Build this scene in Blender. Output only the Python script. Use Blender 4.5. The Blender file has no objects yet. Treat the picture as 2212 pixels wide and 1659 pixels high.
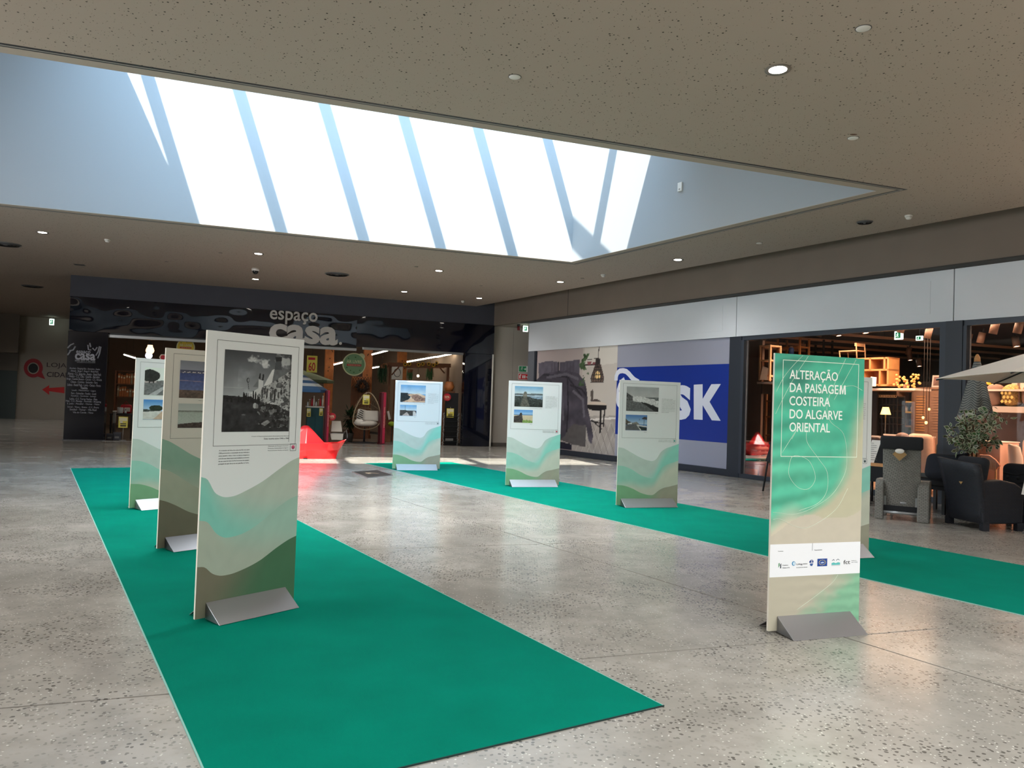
import bpy, bmesh, math, random
import numpy as np
from mathutils import Vector, Matrix
R = math.radians
random.seed(7); np.random.seed(7)
SC = bpy.context.scene
COL = SC.collection
# ---------------------------------------------------------------- camera, sky, sun, exposure
F_PX, PITCH, ROLL, CAM_H = 1666.7, .02512, .03441, 1.59
A1, A2 = -.55353, 1.23153          # headings of the two building axes
cam_d = bpy.data.cameras.new('camera'); cam = bpy.data.objects.new('camera', cam_d); COL.objects.link(cam)
cam_d.sensor_fit = 'HORIZONTAL'; cam_d.sensor_width = 36; cam_d.lens = 36 * F_PX / 2212; cam_d.clip_end = 300
fw = Vector((0, math.cos(PITCH), math.sin(PITCH))); up = Vector((0, -math.sin(PITCH), math.cos(PITCH))); rt = Vector((1, 0, 0))
c_, s_ = math.cos(ROLL), math.sin(ROLL)
CX = rt * c_ + up * s_; CU = up * c_ - rt * s_; CF = fw
cam.matrix_world = Matrix(((CX.x, CU.x, -CF.x, 0), (CX.y, CU.y, -CF.y, 0), (CX.z, CU.z, -CF.z, CAM_H), (0, 0, 0, 1)))
SC.camera = cam
SC.view_settings.view_transform = 'Standard'; SC.view_settings.look = 'None'
SC.view_settings.exposure = EXPO = 0.93
SC.view_settings.gamma = 1; SC.view_settings.use_curve_mapping = False
SC.cycles.max_bounces = 10; SC.cycles.diffuse_bounces = 6; SC.cycles.glossy_bounces = 5; SC.cycles.transparent_max_bounces = 24
SC.cycles.sample_clamp_indirect = 6; SC.cycles.use_denoising = True
SC.cycles.caustics_reflective = False; SC.cycles.caustics_refractive = False
W = bpy.data.worlds.new('sky'); SC.world = W; W.use_nodes = True
wn = W.node_tree.nodes; bg = wn['Background']
bg.inputs[0].default_value = (.48, .72, 1., 1); bg.inputs[1].default_value = 6.2     # even, clear daytime sky
sun_d = bpy.data.lights.new('sun', 'SUN'); sun = bpy.data.objects.new('sun', sun_d); COL.objects.link(sun)
sun_d.energy = 10; sun_d.color = (1, .95, .87); sun_d.angle = R(.55)
SUN_AB = (.525, .79)               # travel of the sunlight per metre of fall, along the two axes
# ---------------------------------------------------------------- geometry of the place
n1 = np.array([math.cos(A1), -math.sin(A1)]); m2 = np.array([-math.cos(A2), math.sin(A2)])
d1 = np.array([math.sin(A1), math.cos(A1)]); d2 = np.array([math.sin(A2), math.cos(A2)])
MI = np.linalg.inv(np.array([n1, m2]))
def AB(a, b): return MI @ np.array([a, b])
RZB = math.pi / 2 - A2             # things that face the hall from the far wall
RZA = math.atan2(-d1[1], -d1[0])   # things that face the hall from the right wall
HC = 5.05                          # ceiling height
sx, sy = AB(*SUN_AB)
sun.rotation_euler = Vector((sx, sy, -1)).to_track_quat('-Z', 'Y').to_euler()
CAM = np.array([0, 0, CAM_H])
def area(name, a, b, z, sa, sb, watts, rgb, spread=180, rot=None):
    d = bpy.data.lights.new(name, 'AREA'); o = bpy.data.objects.new(name, d); COL.objects.link(o); d.shape = 'RECTANGLE'; d.size = sa; d.size_y = sb
    d.energy = watts; d.color = rgb; d.spread = R(spread); o.location = (*AB(a, b), z); o.rotation_euler = rot or (0, 0, RZB); return o
area('skylight_fill', 5.0, 11.5, 8.02, 8.5, 3.8, 270, (.93, .97, 1), 85)     # added lamp under the roof glazing, strengthening the sky light
area('rear_fill', 4.6, -3.4, 5.02, 10, 6, 860, (.93, .97, 1), 150)     # added fill from behind the camera; no skylight is built there
area('left_fill', -9.7, 8., 2.6, 11, 4.4, 600, (.95, .98, 1), 170, (R(90), 0, RZA))     # added fill from the left, out of view; no entrance is built
area('warm_right_fill', 14.2, 2.6, 1.9, 5.2, 2.6, 80, (1, .76, .54), 150, (R(128), 0, RZA + math.pi))      # added warm fill for the right side of the ceiling, out of view
def spot(name, a, b, z, watts, rgb, deg=140, r=.08):
    d = bpy.data.lights.new(name, 'SPOT'); o = bpy.data.objects.new(name, d); COL.objects.link(o); d.energy = watts; d.color = rgb; d.spot_size = R(deg); d.spot_blend = 1; d.shadow_soft_size = r
    o.location = (*AB(a, b), z); return o
DL = [(0, 19.72), (4.53, 19.9), (9.01, 19.97), (12.43, 19.96), (12.54, 15.54), (6.24, 6.41), (9.93, 24.42), (12.43, 24.51), (5.49, 24.34)]     # the lit downlights in view
for a_, b_ in DL + [(12.5, 6.4), (1.75, 6.4), (-2.7, 6.4), (-8, 12), (-8, 19.8), (12.5, 1.9), (7.9, 1.9), (3.4, 1.9), (-1.1, 1.9), (-1.5, 29), (-1.5, 34), (.3, 40)]: spot('downlight_and_fill', a_, b_, 4.99, 120, (1, .98, .95))  # positions listed after DL are unseen lamps, added to brighten hall and passage
def ray(px, py):
    return np.array(CX * ((px - 1106) / F_PX) + CU * ((829.5 - py) / F_PX) + CF)
def onZ(px, py, z=0.):
    d = ray(px, py); return CAM + d * ((z - CAM_H) / d[2])
def onB(px, py, b):
    d = ray(px, py); return CAM + d * (b / (m2 @ d[:2]))
def onA(px, py, a):
    d = ray(px, py); return CAM + d * (a / (n1 @ d[:2]))
# ---------------------------------------------------------------- materials
def lin(c):
    c = np.asarray(c, float) / 255.
    return np.where(c <= .04045, c / 12.92, ((c + .055) / 1.055) ** 2.4)
MATS = {}
def mat(name, rgb, rough=.6, metal=0., noise=0., nscale=8., bump=0., bscale=60., spec=.5, emit=None, es=0., alpha=None, coat=0.):
    """plain procedural material: colour broken by noise, optional bump, optional lamp emission"""
    if name in MATS: return MATS[name]
    m = bpy.data.materials.new(name); m.use_nodes = True; N = m.node_tree.nodes; L = m.node_tree.links
    p = N['Principled BSDF']; c = [*lin(rgb), 1]
    p.inputs['Base Color'].default_value = c; p.inputs['Roughness'].default_value = rough; p.inputs['Metallic'].default_value = metal
    p.inputs['Specular IOR Level'].default_value = spec
    if coat: p.inputs['Coat Weight'].default_value = coat
    tc = N.new('ShaderNodeTexCoord')
    if noise:
        t = N.new('ShaderNodeTexNoise'); t.inputs['Scale'].default_value = nscale; t.inputs['Detail'].default_value = 4
        L.new(tc.outputs['Object'], t.inputs['Vector'])
        r = N.new('ShaderNodeMapRange'); r.inputs['From Min'].default_value = .3; r.inputs['From Max'].default_value = .7
        r.inputs['To Min'].default_value = 1 - noise; r.inputs['To Max'].default_value = 1 + noise
        L.new(t.outputs['Fac'], r.inputs['Value'])
        x = N.new('ShaderNodeMix'); x.data_type = 'RGBA'; x.blend_type = 'MULTIPLY'; x.inputs['Factor'].default_value = 1
        x.inputs['A'].default_value = c; L.new(r.outputs[0], x.inputs['B']); L.new(x.outputs['Result'], p.inputs['Base Color'])
    if bump:
        t = N.new('ShaderNodeTexNoise'); t.inputs['Scale'].default_value = bscale; L.new(tc.outputs['Object'], t.inputs['Vector'])
        b = N.new('ShaderNodeBump'); b.inputs['Strength'].default_value = bump; b.inputs['Distance'].default_value = .01
        L.new(t.outputs['Fac'], b.inputs['Height']); L.new(b.outputs[0], p.inputs['Normal'])
    if es:
        p.inputs['Emission Color'].default_value = [*lin(emit), 1]; p.inputs['Emission Strength'].default_value = es
    MATS[name] = m; return m
def vcol_mat(name, rough=.5, coat=0.):
    """flat print: the inks are stored as a colour attribute on the printed sheet"""
    if name in MATS: return MATS[name]
    m = bpy.data.materials.new(name); m.use_nodes = True; N = m.node_tree.nodes; p = N['Principled BSDF']
    a = N.new('ShaderNodeAttribute'); a.attribute_name = 'ink'; m.node_tree.links.new(a.outputs['Color'], p.inputs['Base Color'])
    p.inputs['Roughness'].default_value = rough; p.inputs['Coat Weight'].default_value = coat; p.inputs['Specular IOR Level'].default_value = .25
    MATS[name] = m; return m
def glass_mat(name, tint=(1, 1, 1), ior=1.5):
    m = bpy.data.materials.new(name); m.use_nodes = True; N = m.node_tree.nodes; L = m.node_tree.links
    N.remove(N['Principled BSDF']); o = N['Material Output']
    t = N.new('ShaderNodeBsdfTransparent'); t.inputs[0].default_value = [*tint, 1]
    g = N.new('ShaderNodeBsdfGlossy'); g.inputs['Roughness'].default_value = 0.0
    f = N.new('ShaderNodeFresnel'); f.inputs[0].default_value = ior
    x = N.new('ShaderNodeMixShader'); L.new(f.outputs[0], x.inputs[0]); L.new(t.outputs[0], x.inputs[1]); L.new(g.outputs[0], x.inputs[2])
    L.new(x.outputs[0], o.inputs[0]); MATS[name] = m; return m
# ---------------------------------------------------------------- mesh building
class MB:
    def __init__(s): s.v = []; s.f = []; s.sm = []
    def add(s, vs, fs, smooth=False):
        k = len(s.v); s.v += [tuple(map(float, p)) for p in vs]; s.f += [[i + k for i in f] for f in fs]; s.sm += [smooth] * len(fs); return s
    def box(s, x0, x1, y0, y1, z0, z1):
        v = [(x, y, z) for z in (z0, z1) for y in (y0, y1) for x in (x0, x1)]
        return s.add(v, [(0, 2, 3, 1), (4, 5, 7, 6), (0, 1, 5, 4), (2, 6, 7, 3), (0, 4, 6, 2), (1, 3, 7, 5)])
    def rbox(s, x0, x1, y0, y1, z0, z1, r=.02, n=3):
        """box with rounded vertical and horizontal edges (superellipsoid-like cushion)"""
        b = bmesh.new(); bmesh.ops.create_cube(b, size=1)
        for v in b.verts: v.co = ((x0 + x1) / 2 + v.co.x * (x1 - x0), (y0 + y1) / 2 + v.co.y * (y1 - y0), (z0 + z1) / 2 + v.co.z * (z1 - z0))
        bmesh.ops.bevel(b, geom=b.edges[:], offset=min(r, (x1 - x0) * .49, (y1 - y0) * .49, (z1 - z0) * .49), segments=n, profile=.5, affect='EDGES')
        b.verts.index_update(); s.add([v.co[:] for v in b.verts], [[v.index for v in f.verts] for f in b.faces], True); b.free(); return s
    def prism(s, pts, y0, y1, smooth=False):
        """outline in (x, z) given real depth from y0 to y1"""
        n = len(pts); v = [(p[0], y0, p[1]) for p in pts] + [(p[0], y1, p[1]) for p in pts]
        f = [list(range(n)), list(range(2 * n - 1, n - 1, -1))] + [[i, n + i, n + (i + 1) % n, (i + 1) % n] for i in range(n)]
        return s.add(v, f, smooth)
    def zprism(s, pts, z0, z1):
        n = len(pts); v = [(p[0], p[1], z0) for p in pts] + [(p[0], p[1], z1) for p in pts]
        f = [list(range(n - 1, -1, -1)), list(range(n, 2 * n))] + [[i, (i + 1) % n, n + (i + 1) % n, n + i] for i in range(n)]
        return s.add(v, f)
    def tube(s, pts, r, seg=8, closed=False, flat=1.):
        P = [Vector(p) for p in pts]; n = len(P); rings = []; rr = r if hasattr(r, '__len__') else [r] * n
        prev = None
        for i in range(n):
            if closed: t = P[(i + 1) % n] - P[i - 1]
            else: t = P[min(i + 1, n - 1)] - P[max(i - 1, 0)]
            t.normalize()
            if prev is None: u = t.orthogonal().normalized()
            else: u = (prev - t * prev.dot(t)).normalized()
            prev = u; w = t.cross(u)
            rings.append([P[i] + (u * math.cos(2 * math.pi * k / seg) + w * math.sin(2 * math.pi * k / seg) * flat) * rr[i] for k in range(seg)])
        v = [q for g in rings for q in g]; f = []
        for i in range(n if closed else n - 1):
            j = (i + 1) % n
            f += [[i * seg + k, i * seg + (k + 1) % seg, j * seg + (k + 1) % seg, j * seg + k] for k in range(seg)]
        if not closed: f += [list(range(seg - 1, -1, -1)), [(n - 1) * seg + k for k in range(seg)]]
        return s.add(v, f, True)
    def lathe(s, prof, seg=20, c=(0, 0, 0), sx=1., sy=1., a0=0., a1=2 * math.pi, smooth=True):
        full = abs(a1 - a0) > 6.28; m = seg if full else seg + 1; v = []; f = []
        for (r, z) in prof:
            for k in range(m):
                a = a0 + (a1 - a0) * k / seg; v.append((c[0] + r * math.cos(a) * sx, c[1] + r * math.sin(a) * sy, c[2] + z))
        for i in range(len(prof) - 1):
            for k in range(seg):
                k2 = (k + 1) % m; f.append([i * m + k, i * m + k2, (i + 1) * m + k2, (i + 1) * m + k])
        return s.add(v, f, smooth)
    def ball(s, c, rx, ry=None, rz=None, seg=14, rings=9, e=1.):
        ry = rx if ry is None else ry; rz = rx if rz is None else rz; v = []; f = []
        p = lambda t: math.copysign(abs(t) ** e, t)
        for i in range(rings + 1):
            th = math.pi * i / rings
            for k in range(seg):
                a = 2 * math.pi * k / seg
                v.append((c[0] + rx * p(math.sin(th)) * p(math.cos(a)), c[1] + ry * p(math.sin(th)) * p(math.sin(a)), c[2] + rz * p(math.cos(th))))
        for i in range(rings):
            for k in range(seg): f.append([i * seg + k, (i + 1) * seg + k, (i + 1) * seg + (k + 1) % seg, i * seg + (k + 1) % seg])
        return s.add(v, f, True)
    def cyl(s, c, r, h, seg=16, r2=None):
        r2 = r if r2 is None else r2
        s.lathe([(0, 0), (r, 0)], seg, c, smooth=False); s.lathe([(r, 0), (r2, h)], seg, c); return s.lathe([(r2, h), (0, h)], seg, c, smooth=False)
    def xf(s, M, start=0):
        s.v[start:] = [tuple(M @ Vector(p)) for p in s.v[start:]]; return s
    def mesh(s, name):
        me = bpy.data.meshes.new(name); me.from_pydata(s.v, [], s.f); me.polygons.foreach_set('use_smooth', s.sm); me.update()
        return me
    def build(s, name, m, parent=None, bevel=0., label=None, fix=True):
        me = s.mesh(name)
        if fix:
            b = bmesh.new(); b.from_mesh(me); bmesh.ops.remove_doubles(b, verts=b.verts, dist=1e-6); bmesh.ops.recalc_face_normals(b, faces=b.faces); b.to_mesh(me); b.free()
        o = link(me, name, m, parent, label)
        if bevel:
            bv = o.modifiers.new('edge', 'BEVEL'); bv.width = bevel; bv.segments = 2; bv.limit_method = 'ANGLE'
        return o
def link(me, name, m, parent=None, label=None):
    o = bpy.data.objects.new(name, me); COL.objects.link(o)
    if m: me.materials.append(MATS[m] if isinstance(m, str) else m)
    if parent: o.parent = parent
    if label: o['label'] = label
    return o
def tag(o, label, cat, group=None):
    o['label'] = label; o['category'] = cat
    if group: o['group'] = group
    return o
def thing(name, label, cat, loc=(0, 0, 0), rz=0., group=None):
    o = bpy.data.objects.new(name, None); COL.objects.link(o); o.location = loc; o.rotation_euler = (0, 0, rz); o.empty_display_size = .1
    return tag(o, label, cat, group)
def struct(o): o['kind'] = 'structure'; return o
def stuff(o): o['kind'] = 'stuff'; return o
def dup(root, loc=None, rz=None, label=None, group=None, scale=None):
    r = root.copy(); COL.objects.link(r)
    if loc is not None: r.location = loc
    if rz is not None: r.rotation_euler = (0, 0, rz)
    if scale is not None: r.scale = scale
    if label: r['label'] = label
    if group: r['group'] = group
    for ch in list(root.children):
        c = ch.copy(); COL.objects.link(c); c.parent = r
        for g in ch.children:
            d = g.copy(); COL.objects.link(d); d.parent = c
    return r
class Fr:
    """a thing standing in a vertical plane (parallel to the far wall 'B' or the right wall 'A') at depth k; L() gives its local metres"""
    def __init__(s, side, k, px, py, name=None, label=None, cat=None, group=None, ground=False):
        s.on = (lambda x, y: onB(x, y, k)) if side == 'B' else (lambda x, y: onA(x, y, k))
        s.e = d2 if side == 'B' else -d1; s.rz = RZB if side == 'B' else RZA
        p = s.on(px, py)
        if ground: p = np.array([p[0], p[1], 0.])
        s.p = p; s.root = thing(name, label, cat, p, s.rz, group) if name else None
    def L(s, px, py):
        q = s.on(px, py) - s.p; return (float(q[:2] @ s.e), float(q[2]))
    def P(s, *pts): return [s.L(*p) for p in pts]
    def T(s, y, *pts): return [(lambda q: (q[0], y, q[1]))(s.L(*p)) for p in pts]
def font_mesh(body, w=None, h=None, size=1., bold=0., ext=.004, align='LEFT', sp=1., ls=1.):
    c = bpy.data.curves.new('lettering', 'FONT'); c.body = body; c.size = size; c.offset = bold; c.extrude = ext; c.align_x = align; c.resolution_u = 3; c.space_character = sp; c.space_line = ls
    o = bpy.data.objects.new('lettering', c); COL.objects.link(o); bpy.context.view_layer.update()
    me = bpy.data.meshes.new_from_object(o.evaluated_get(bpy.context.evaluated_depsgraph_get())); bpy.data.objects.remove(o); bpy.data.curves.remove(c)
    n = len(me.vertices); co = np.empty(n * 3, np.float32); me.vertices.foreach_get('co', co); co = co.reshape(-1, 3)
    if n:
        lo, hi = co.min(0), co.max(0)
        k1 = w / (hi[0] - lo[0]) if w else None; k2 = h / (hi[1] - lo[1]) if h else None
        if k1 or k2:
            a, b = k1 or k2, k2 or k1; co[:, 0] = (co[:, 0] - lo[0]) * a; co[:, 1] = (co[:, 1] - lo[1]) * b
    out = np.stack([co[:, 0], -co[:, 2], co[:, 1]], 1); me.vertices.foreach_set('co', out.ravel()); me.update(); me.materials.clear()
    return me
def text(body, x, z, y, m, parent, name='lettering', **k):
    me = font_mesh(body, **k); v = np.empty(len(me.vertices) * 3, np.float32); me.vertices.foreach_get('co', v); v = v.reshape(-1, 3); v += np.array([x, y, z], np.float32)
    me.vertices.foreach_set('co', v.ravel()); me.update()
    return link(me, name, m, parent)
# ---------------------------------------------------------------- flat prints
def vnoise(h, w, cells, seed=0, octv=3):
    rg = np.random.RandomState(seed); out = np.zeros((h, w)); amp = 1.; tot = 0
    for o in range(octv):
        c = cells * 2 ** o; cw = max(2, int(c * w / h)) + 2; g = rg.rand(c + 2, cw); yy = np.linspace(0, c, h); xx = np.linspace(0, cw - 2, w)
        y0 = yy.astype(int); x0 = xx.astype(int); fy = (yy - y0)[:, None]; fx = (xx - x0)[None]; fy = fy * fy * (3 - 2 * fy); fx = fx * fx * (3 - 2 * fx)
        out += amp * ((g[y0][:, x0] * (1 - fx) + g[y0][:, x0 + 1] * fx) * (1 - fy) + (g[y0 + 1][:, x0] * (1 - fx) + g[y0 + 1][:, x0 + 1] * fx) * fy); tot += amp; amp *= .5
    return out / tot - .5
class Canvas:
    """a picture in 8-bit ink values; u runs right and t runs down, both 0..1"""
    def __init__(s, w, h, c): s.w, s.h = w, h; s.a = np.empty((h, w, 3)); s.a[:] = c; s.U, s.T = np.meshgrid((np.arange(w)) / (w - 1), (np.arange(h)) / (h - 1))
    def mask(s, pts):
        inside = np.zeros((s.h, s.w), bool); n = len(pts)
        for i in range(n):
            (x0, y0), (x1, y1) = pts[i], pts[(i + 1) % n]
            if y0 == y1: continue
            c = ((y0 > s.T) != (y1 > s.T)) & (s.U < (x1 - x0) * (s.T - y0) / (y1 - y0) + x0); inside ^= c
        return inside
    def fill(s, m, c, n=0., cells=12, seed=1):
        c = np.asarray(c, float)
        if n: c = c * (1 + n * 2 * vnoise(s.h, s.w, cells, seed))[..., None]; s.a[m] = c[m]
        else: s.a[m] = c
        return s
    def poly(s, pts, c, n=0., cells=12, seed=1): return s.fill(s.mask(pts), c, n, cells, seed)
    def ell(s, u, t, ru, rt, c, n=0., cells=12, seed=1): return s.fill(((s.U - u) / ru) ** 2 + ((s.T - t) / rt) ** 2 < 1, c, n, cells, seed)
    def grad(s, t0, t1, c0, c1, n=0., cells=10, seed=3):
        m = (s.T >= t0) & (s.T <= t1); k = np.clip((s.T - t0) / max(t1 - t0, 1e-6), 0, 1)[..., None]; c = np.asarray(c0, float) * (1 - k) + np.asarray(c1, float) * k
        if n: c = c * (1 + n * 2 * vnoise(s.h, s.w, cells, seed))[..., None]
        s.a[m] = c[m]; return s
    def line(s, pts, wd, c):
        for (x0, y0), (x1, y1) in zip(pts[:-1], pts[1:]):
            asp = s.h / s.w; dx, dy = x1 - x0, (y1 - y0) * asp; l2 = dx * dx + dy * dy + 1e-9
            k = np.clip(((s.U - x0) * dx + (s.T - y0) * asp * dy) / l2, 0, 1); d = np.hypot(s.U - x0 - k * dx, (s.T - y0) * asp - k * dy); s.a[d < wd] = c
        return s
    def build(s, name, corners, parent, m='print', label=None):
        """corners: local points (top-left, top-right, bottom-left)"""
        tl, tr, bl = [np.array(c, float) for c in corners]; v = tl + s.U[..., None] * (tr - tl) + s.T[..., None] * (bl - tl)
        return grid_mesh(name, v, s.a, parent, m, label)
def grid_mesh(name, v, ink, parent, m, label=None):
    h, w = v.shape[:2]; me = bpy.data.meshes.new(name); me.vertices.add(h * w); me.vertices.foreach_set('co', v.astype(np.float32).ravel())
    i = np.arange(h * w).reshape(h, w); q = np.stack([i[1:, :-1], i[1:, 1:], i[:-1, 1:], i[:-1, :-1]], -1).reshape(-1, 4); nf = len(q)
    me.loops.add(nf * 4); me.loops.foreach_set('vertex_index', q.ravel().astype(np.int32)); me.polygons.add(nf); me.polygons.foreach_set('loop_start', np.arange(0, nf * 4, 4, dtype=np.int32))
    me.update(calc_edges=True); me.validate()
    at = me.color_attributes.new('ink', 'FLOAT_COLOR', 'POINT'); c = np.ones((h * w, 4), np.float32); c[:, :3] = lin(np.clip(ink, 0, 255)).reshape(-1, 3); at.data.foreach_set('color', c.ravel())
    return link(me, name, m, parent, label)
# ---------------------------------------------------------------- materials of the place
def terrazzo():
    m = bpy.data.materials.new('terrazzo'); m.use_nodes = True; N = m.node_tree.nodes; L = m.node_tree.links; p = N['Principled BSDF']
    tc = N.new('ShaderNodeTexCoord')
    def noise(sc, det=3, rough=.5):
        t = N.new('ShaderNodeTexNoise'); t.inputs['Scale'].default_value = sc; t.inputs['Detail'].default_value = det; t.inputs['Roughness'].default_value = rough; L.new(tc.outputs['Object'], t.inputs['Vector']); return t.outputs['Fac']
    def mr(v, a, b, c, d):
        r = N.new('ShaderNodeMapRange'); L.new(v, r.inputs[0]); r.inputs[1].default_value = a; r.inputs[2].default_value = b; r.inputs[3].default_value = c; r.inputs[4].default_value = d; return r.outputs[0]
    def math_(op, a, b):
        n = N.new('ShaderNodeMath'); n.operation = op
        for i, x in enumerate((a, b)):
            if isinstance(x, float): n.inputs[i].default_value = x
            else: L.new(x, n.inputs[i])
        return n.outputs[0]
    def mix(f, a, b):
        x = N.new('ShaderNodeMix'); x.data_type = 'RGBA'
        L.new(f, x.inputs['Factor'])
        for k, c in (('A', a), ('B', b)):
            if isinstance(c, tuple): x.inputs[k].default_value = [*lin(c), 1]
            else: L.new(c, x.inputs[k])
        return x.outputs['Result']
    base = mix(mr(noise(.9, 5, .6), .35, .65, 0, 1), (146, 141, 132), (170, 164, 155))
    base = mix(mr(noise(4.5, 4, .6), .42, .68, 0, .55), base, (134, 129, 121))
    def chips(sc, thr, lo, hi):
        v = N.new('ShaderNodeTexVoronoi'); v.inputs['Scale'].default_value = sc; v.inputs['Randomness'].default_value = 1
        w = N.new('ShaderNodeVectorMath'); w.operation = 'ADD'
        nn = N.new('ShaderNodeTexNoise'); nn.inputs['Scale'].default_value = 30; L.new(tc.outputs['Object'], nn.inputs['Vector'])
        s = N.new('ShaderNodeVectorMath'); s.operation = 'SCALE'; s.inputs['Scale'].default_value = .02; L.new(nn.outputs['Color'], s.inputs[0])
        L.new(tc.outputs['Object'], w.inputs[0]); L.new(s.outputs[0], w.inputs[1]); L.new(w.outputs[0], v.inputs['Vector'])
        sp = N.new('ShaderNodeSeparateColor'); L.new(v.outputs['Color'], sp.inputs[0])
        a = math_('LESS_THAN', v.outputs['Distance'], thr); b = math_('MULTIPLY', math_('GREATER_THAN', sp.outputs[0], lo), math_('LESS_THAN', sp.outputs[0], hi)); return math_('MULTIPLY', a, b)
    patch = mr(noise(1.3, 3, .6), .42, .56, .12, 1)
    dark = math_('MULTIPLY', chips(38., .37, .0, .5), patch)
    c = mix(math_('MULTIPLY', dark, .8), base, (66, 62, 56))
    c = mix(math_('MULTIPLY', chips(60., .3, .88, 1.), .7), c, (222, 216, 204))
    st = mr(noise(.55, 2, .4), .60, .66, 0., .16); c = mix(st, c, (110, 104, 97))
    L.new(c, p.inputs['Base Color'])
    L.new(mr(noise(.9, 3, .5), .3, .7, .17, .22), p.inputs['Roughness']); p.inputs['Specular IOR Level'].default_value = .5
    b = N.new('ShaderNodeBump'); b.inputs['Strength'].default_value = .006; b.inputs['Distance'].default_value = .002; L.new(noise(7, 3), b.inputs['Height']); L.new(b.outputs[0], p.inputs['Normal'])
    MATS['terrazzo'] = m
terrazzo()
def acoustic():
    """perforated acoustic plaster: scattered small round holes"""
    m = bpy.data.materials.new('acoustic'); m.use_nodes = True; N = m.node_tree.nodes; L = m.node_tree.links; p = N['Principled BSDF']
    tc = N.new('ShaderNodeTexCoord'); mp = N.new('ShaderNodeMapping'); mp.inputs['Rotation'].default_value = (0, 0, RZB); mp.inputs['Scale'].default_value = (1, 1, 0); L.new(tc.outputs['Object'], mp.inputs[0])
    holes = None
    for sc, thr, rnd in ((25, .27, .8), (38, .2, .9)):
        v = N.new('ShaderNodeTexVoronoi'); v.inputs['Scale'].default_value = sc; v.inputs['Randomness'].default_value = rnd; L.new(mp.outputs[0], v.inputs['Vector'])
        sp = N.new('ShaderNodeSeparateColor'); L.new(v.outputs['Color'], sp.inputs[0])
        r = N.new('ShaderNodeMapRange'); L.new(sp.outputs[0], r.inputs[0]); r.inputs[1].default_value = .2; r.inputs[2].default_value = 1; r.inputs[3].default_value = .02; r.inputs[4].default_value = thr
        a = N.new('ShaderNodeMath'); a.operation = 'LESS_THAN'; L.new(v.outputs['Distance'], a.inputs[0]); L.new(r.outputs[0], a.inputs[1])
        if holes is None: holes = a.outputs[0]
        else:
            o = N.new('ShaderNodeMath'); o.operation = 'MAXIMUM'; L.new(holes, o.inputs[0]); L.new(a.outputs[0], o.inputs[1]); holes = o.outputs[0]
    x = N.new('ShaderNodeMix'); x.data_type = 'RGBA'; x.inputs['A'].default_value = [*lin((165, 151, 139)), 1]; x.inputs['B'].default_value = [*lin((62, 56, 50)), 1]; L.new(holes, x.inputs['Factor'])
    L.new(x.outputs['Result'], p.inputs['Base Color']); p.inputs['Roughness'].default_value = .8; p.inputs['Specular IOR Level'].default_value = .2
    b = N.new('ShaderNodeBump'); b.invert = True; b.inputs['Strength'].default_value = .6; b.inputs['Distance'].default_value = .012; L.new(holes, b.inputs['Height']); L.new(b.outputs[0], p.inputs['Normal'])
    MATS['acoustic'] = m
acoustic()
def carpet_mat():
    m = mat('carpet', (0, 116, 96), .95, noise=.08, nscale=2.2, bump=.35, bscale=260, spec=.04)
    m.node_tree.nodes['Principled BSDF'].inputs['Sheen Weight'].default_value = 0.
carpet_mat()
mat('plaster', (166, 154, 142), .85, spec=.2); mat('shaft', (150, 153, 155), .8, spec=.2)
mat('joint', (60, 57, 53), .9); mat('slot', (38, 38, 42), .5); mat('slot_light', (150, 146, 138), .5)
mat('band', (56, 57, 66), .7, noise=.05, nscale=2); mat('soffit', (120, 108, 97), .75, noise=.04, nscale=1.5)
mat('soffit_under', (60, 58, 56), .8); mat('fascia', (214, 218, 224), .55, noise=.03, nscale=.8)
mat('navy', (6, 8, 22), .03, spec=.62); mat('navy_flat', (5, 7, 20), .1, spec=.5)
mat('steel', (165, 165, 165), .35, metal=.9); mat('anthracite', (42, 48, 58), .45); mat('anth2', (52, 59, 70), .45)
mat('beige_wall', (176, 168, 158), .8, noise=.03, nscale=1.2); mat('loja_wall', (168, 158, 144), .5, noise=.03, nscale=1.)
mat('skirting', (92, 86, 80), .6); mat('outer', (150, 145, 138), .9); mat('black', (14, 14, 16), .5)
glass_mat('glass', (.97, .98, .98)); glass_mat('skyglass', (.96, .98, .98), 1.3)
mat('white', (236, 236, 234), .5); mat('offwhite', (214, 209, 200), .5); mat('dark_metal', (30, 30, 33), .4)
vcol_mat('print', .42); vcol_mat('poster', .5)
def abquad(mb, a0, a1, b0, b1, z0, z1):
    P = [AB(a0, b0), AB(a1, b0), AB(a1, b1), AB(a0, b1)]
    return mb.zprism(P, z0, z1)
# ---------------------------------------------------------------- floor
fl = struct(abquad(MB(), -12, 40, -10, 46, -.08, -.012).build('floor', 'joint'))
AJ = [-10, -2.5, 5., 12.5, 14.4]; BJ = [-9, -3.05, .7, 4.45, 8.2, 11.95, 15.7, 19.45, 23.2, 26.6]
g = .008
for i in range(4):
    for j in range(9):
        abquad(MB(), AJ[i] + g, AJ[i + 1] - g, BJ[j] + g, BJ[j + 1] - g, -.011, 0).build('slab', 'terrazzo', fl)
for (a0, a1) in ((-10, -2.5), (-2.5, 1.84), (1.84, 9)):
    for (b0, b1) in ((26.6, 35.2), (35.2, 43.9)): abquad(MB(), a0 + g, a1 - g, (b0 if a0 < 1 else max(b0, 39.3)) + g, b1 - g, -.011, 0).build('slab', 'terrazzo', fl) if a0 < 1 or b1 > 39.3 else None
abquad(MB(), 14.1, 22, 24.9, 26.9, -.011, -.001).build('slab', 'terrazzo', fl)
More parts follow.
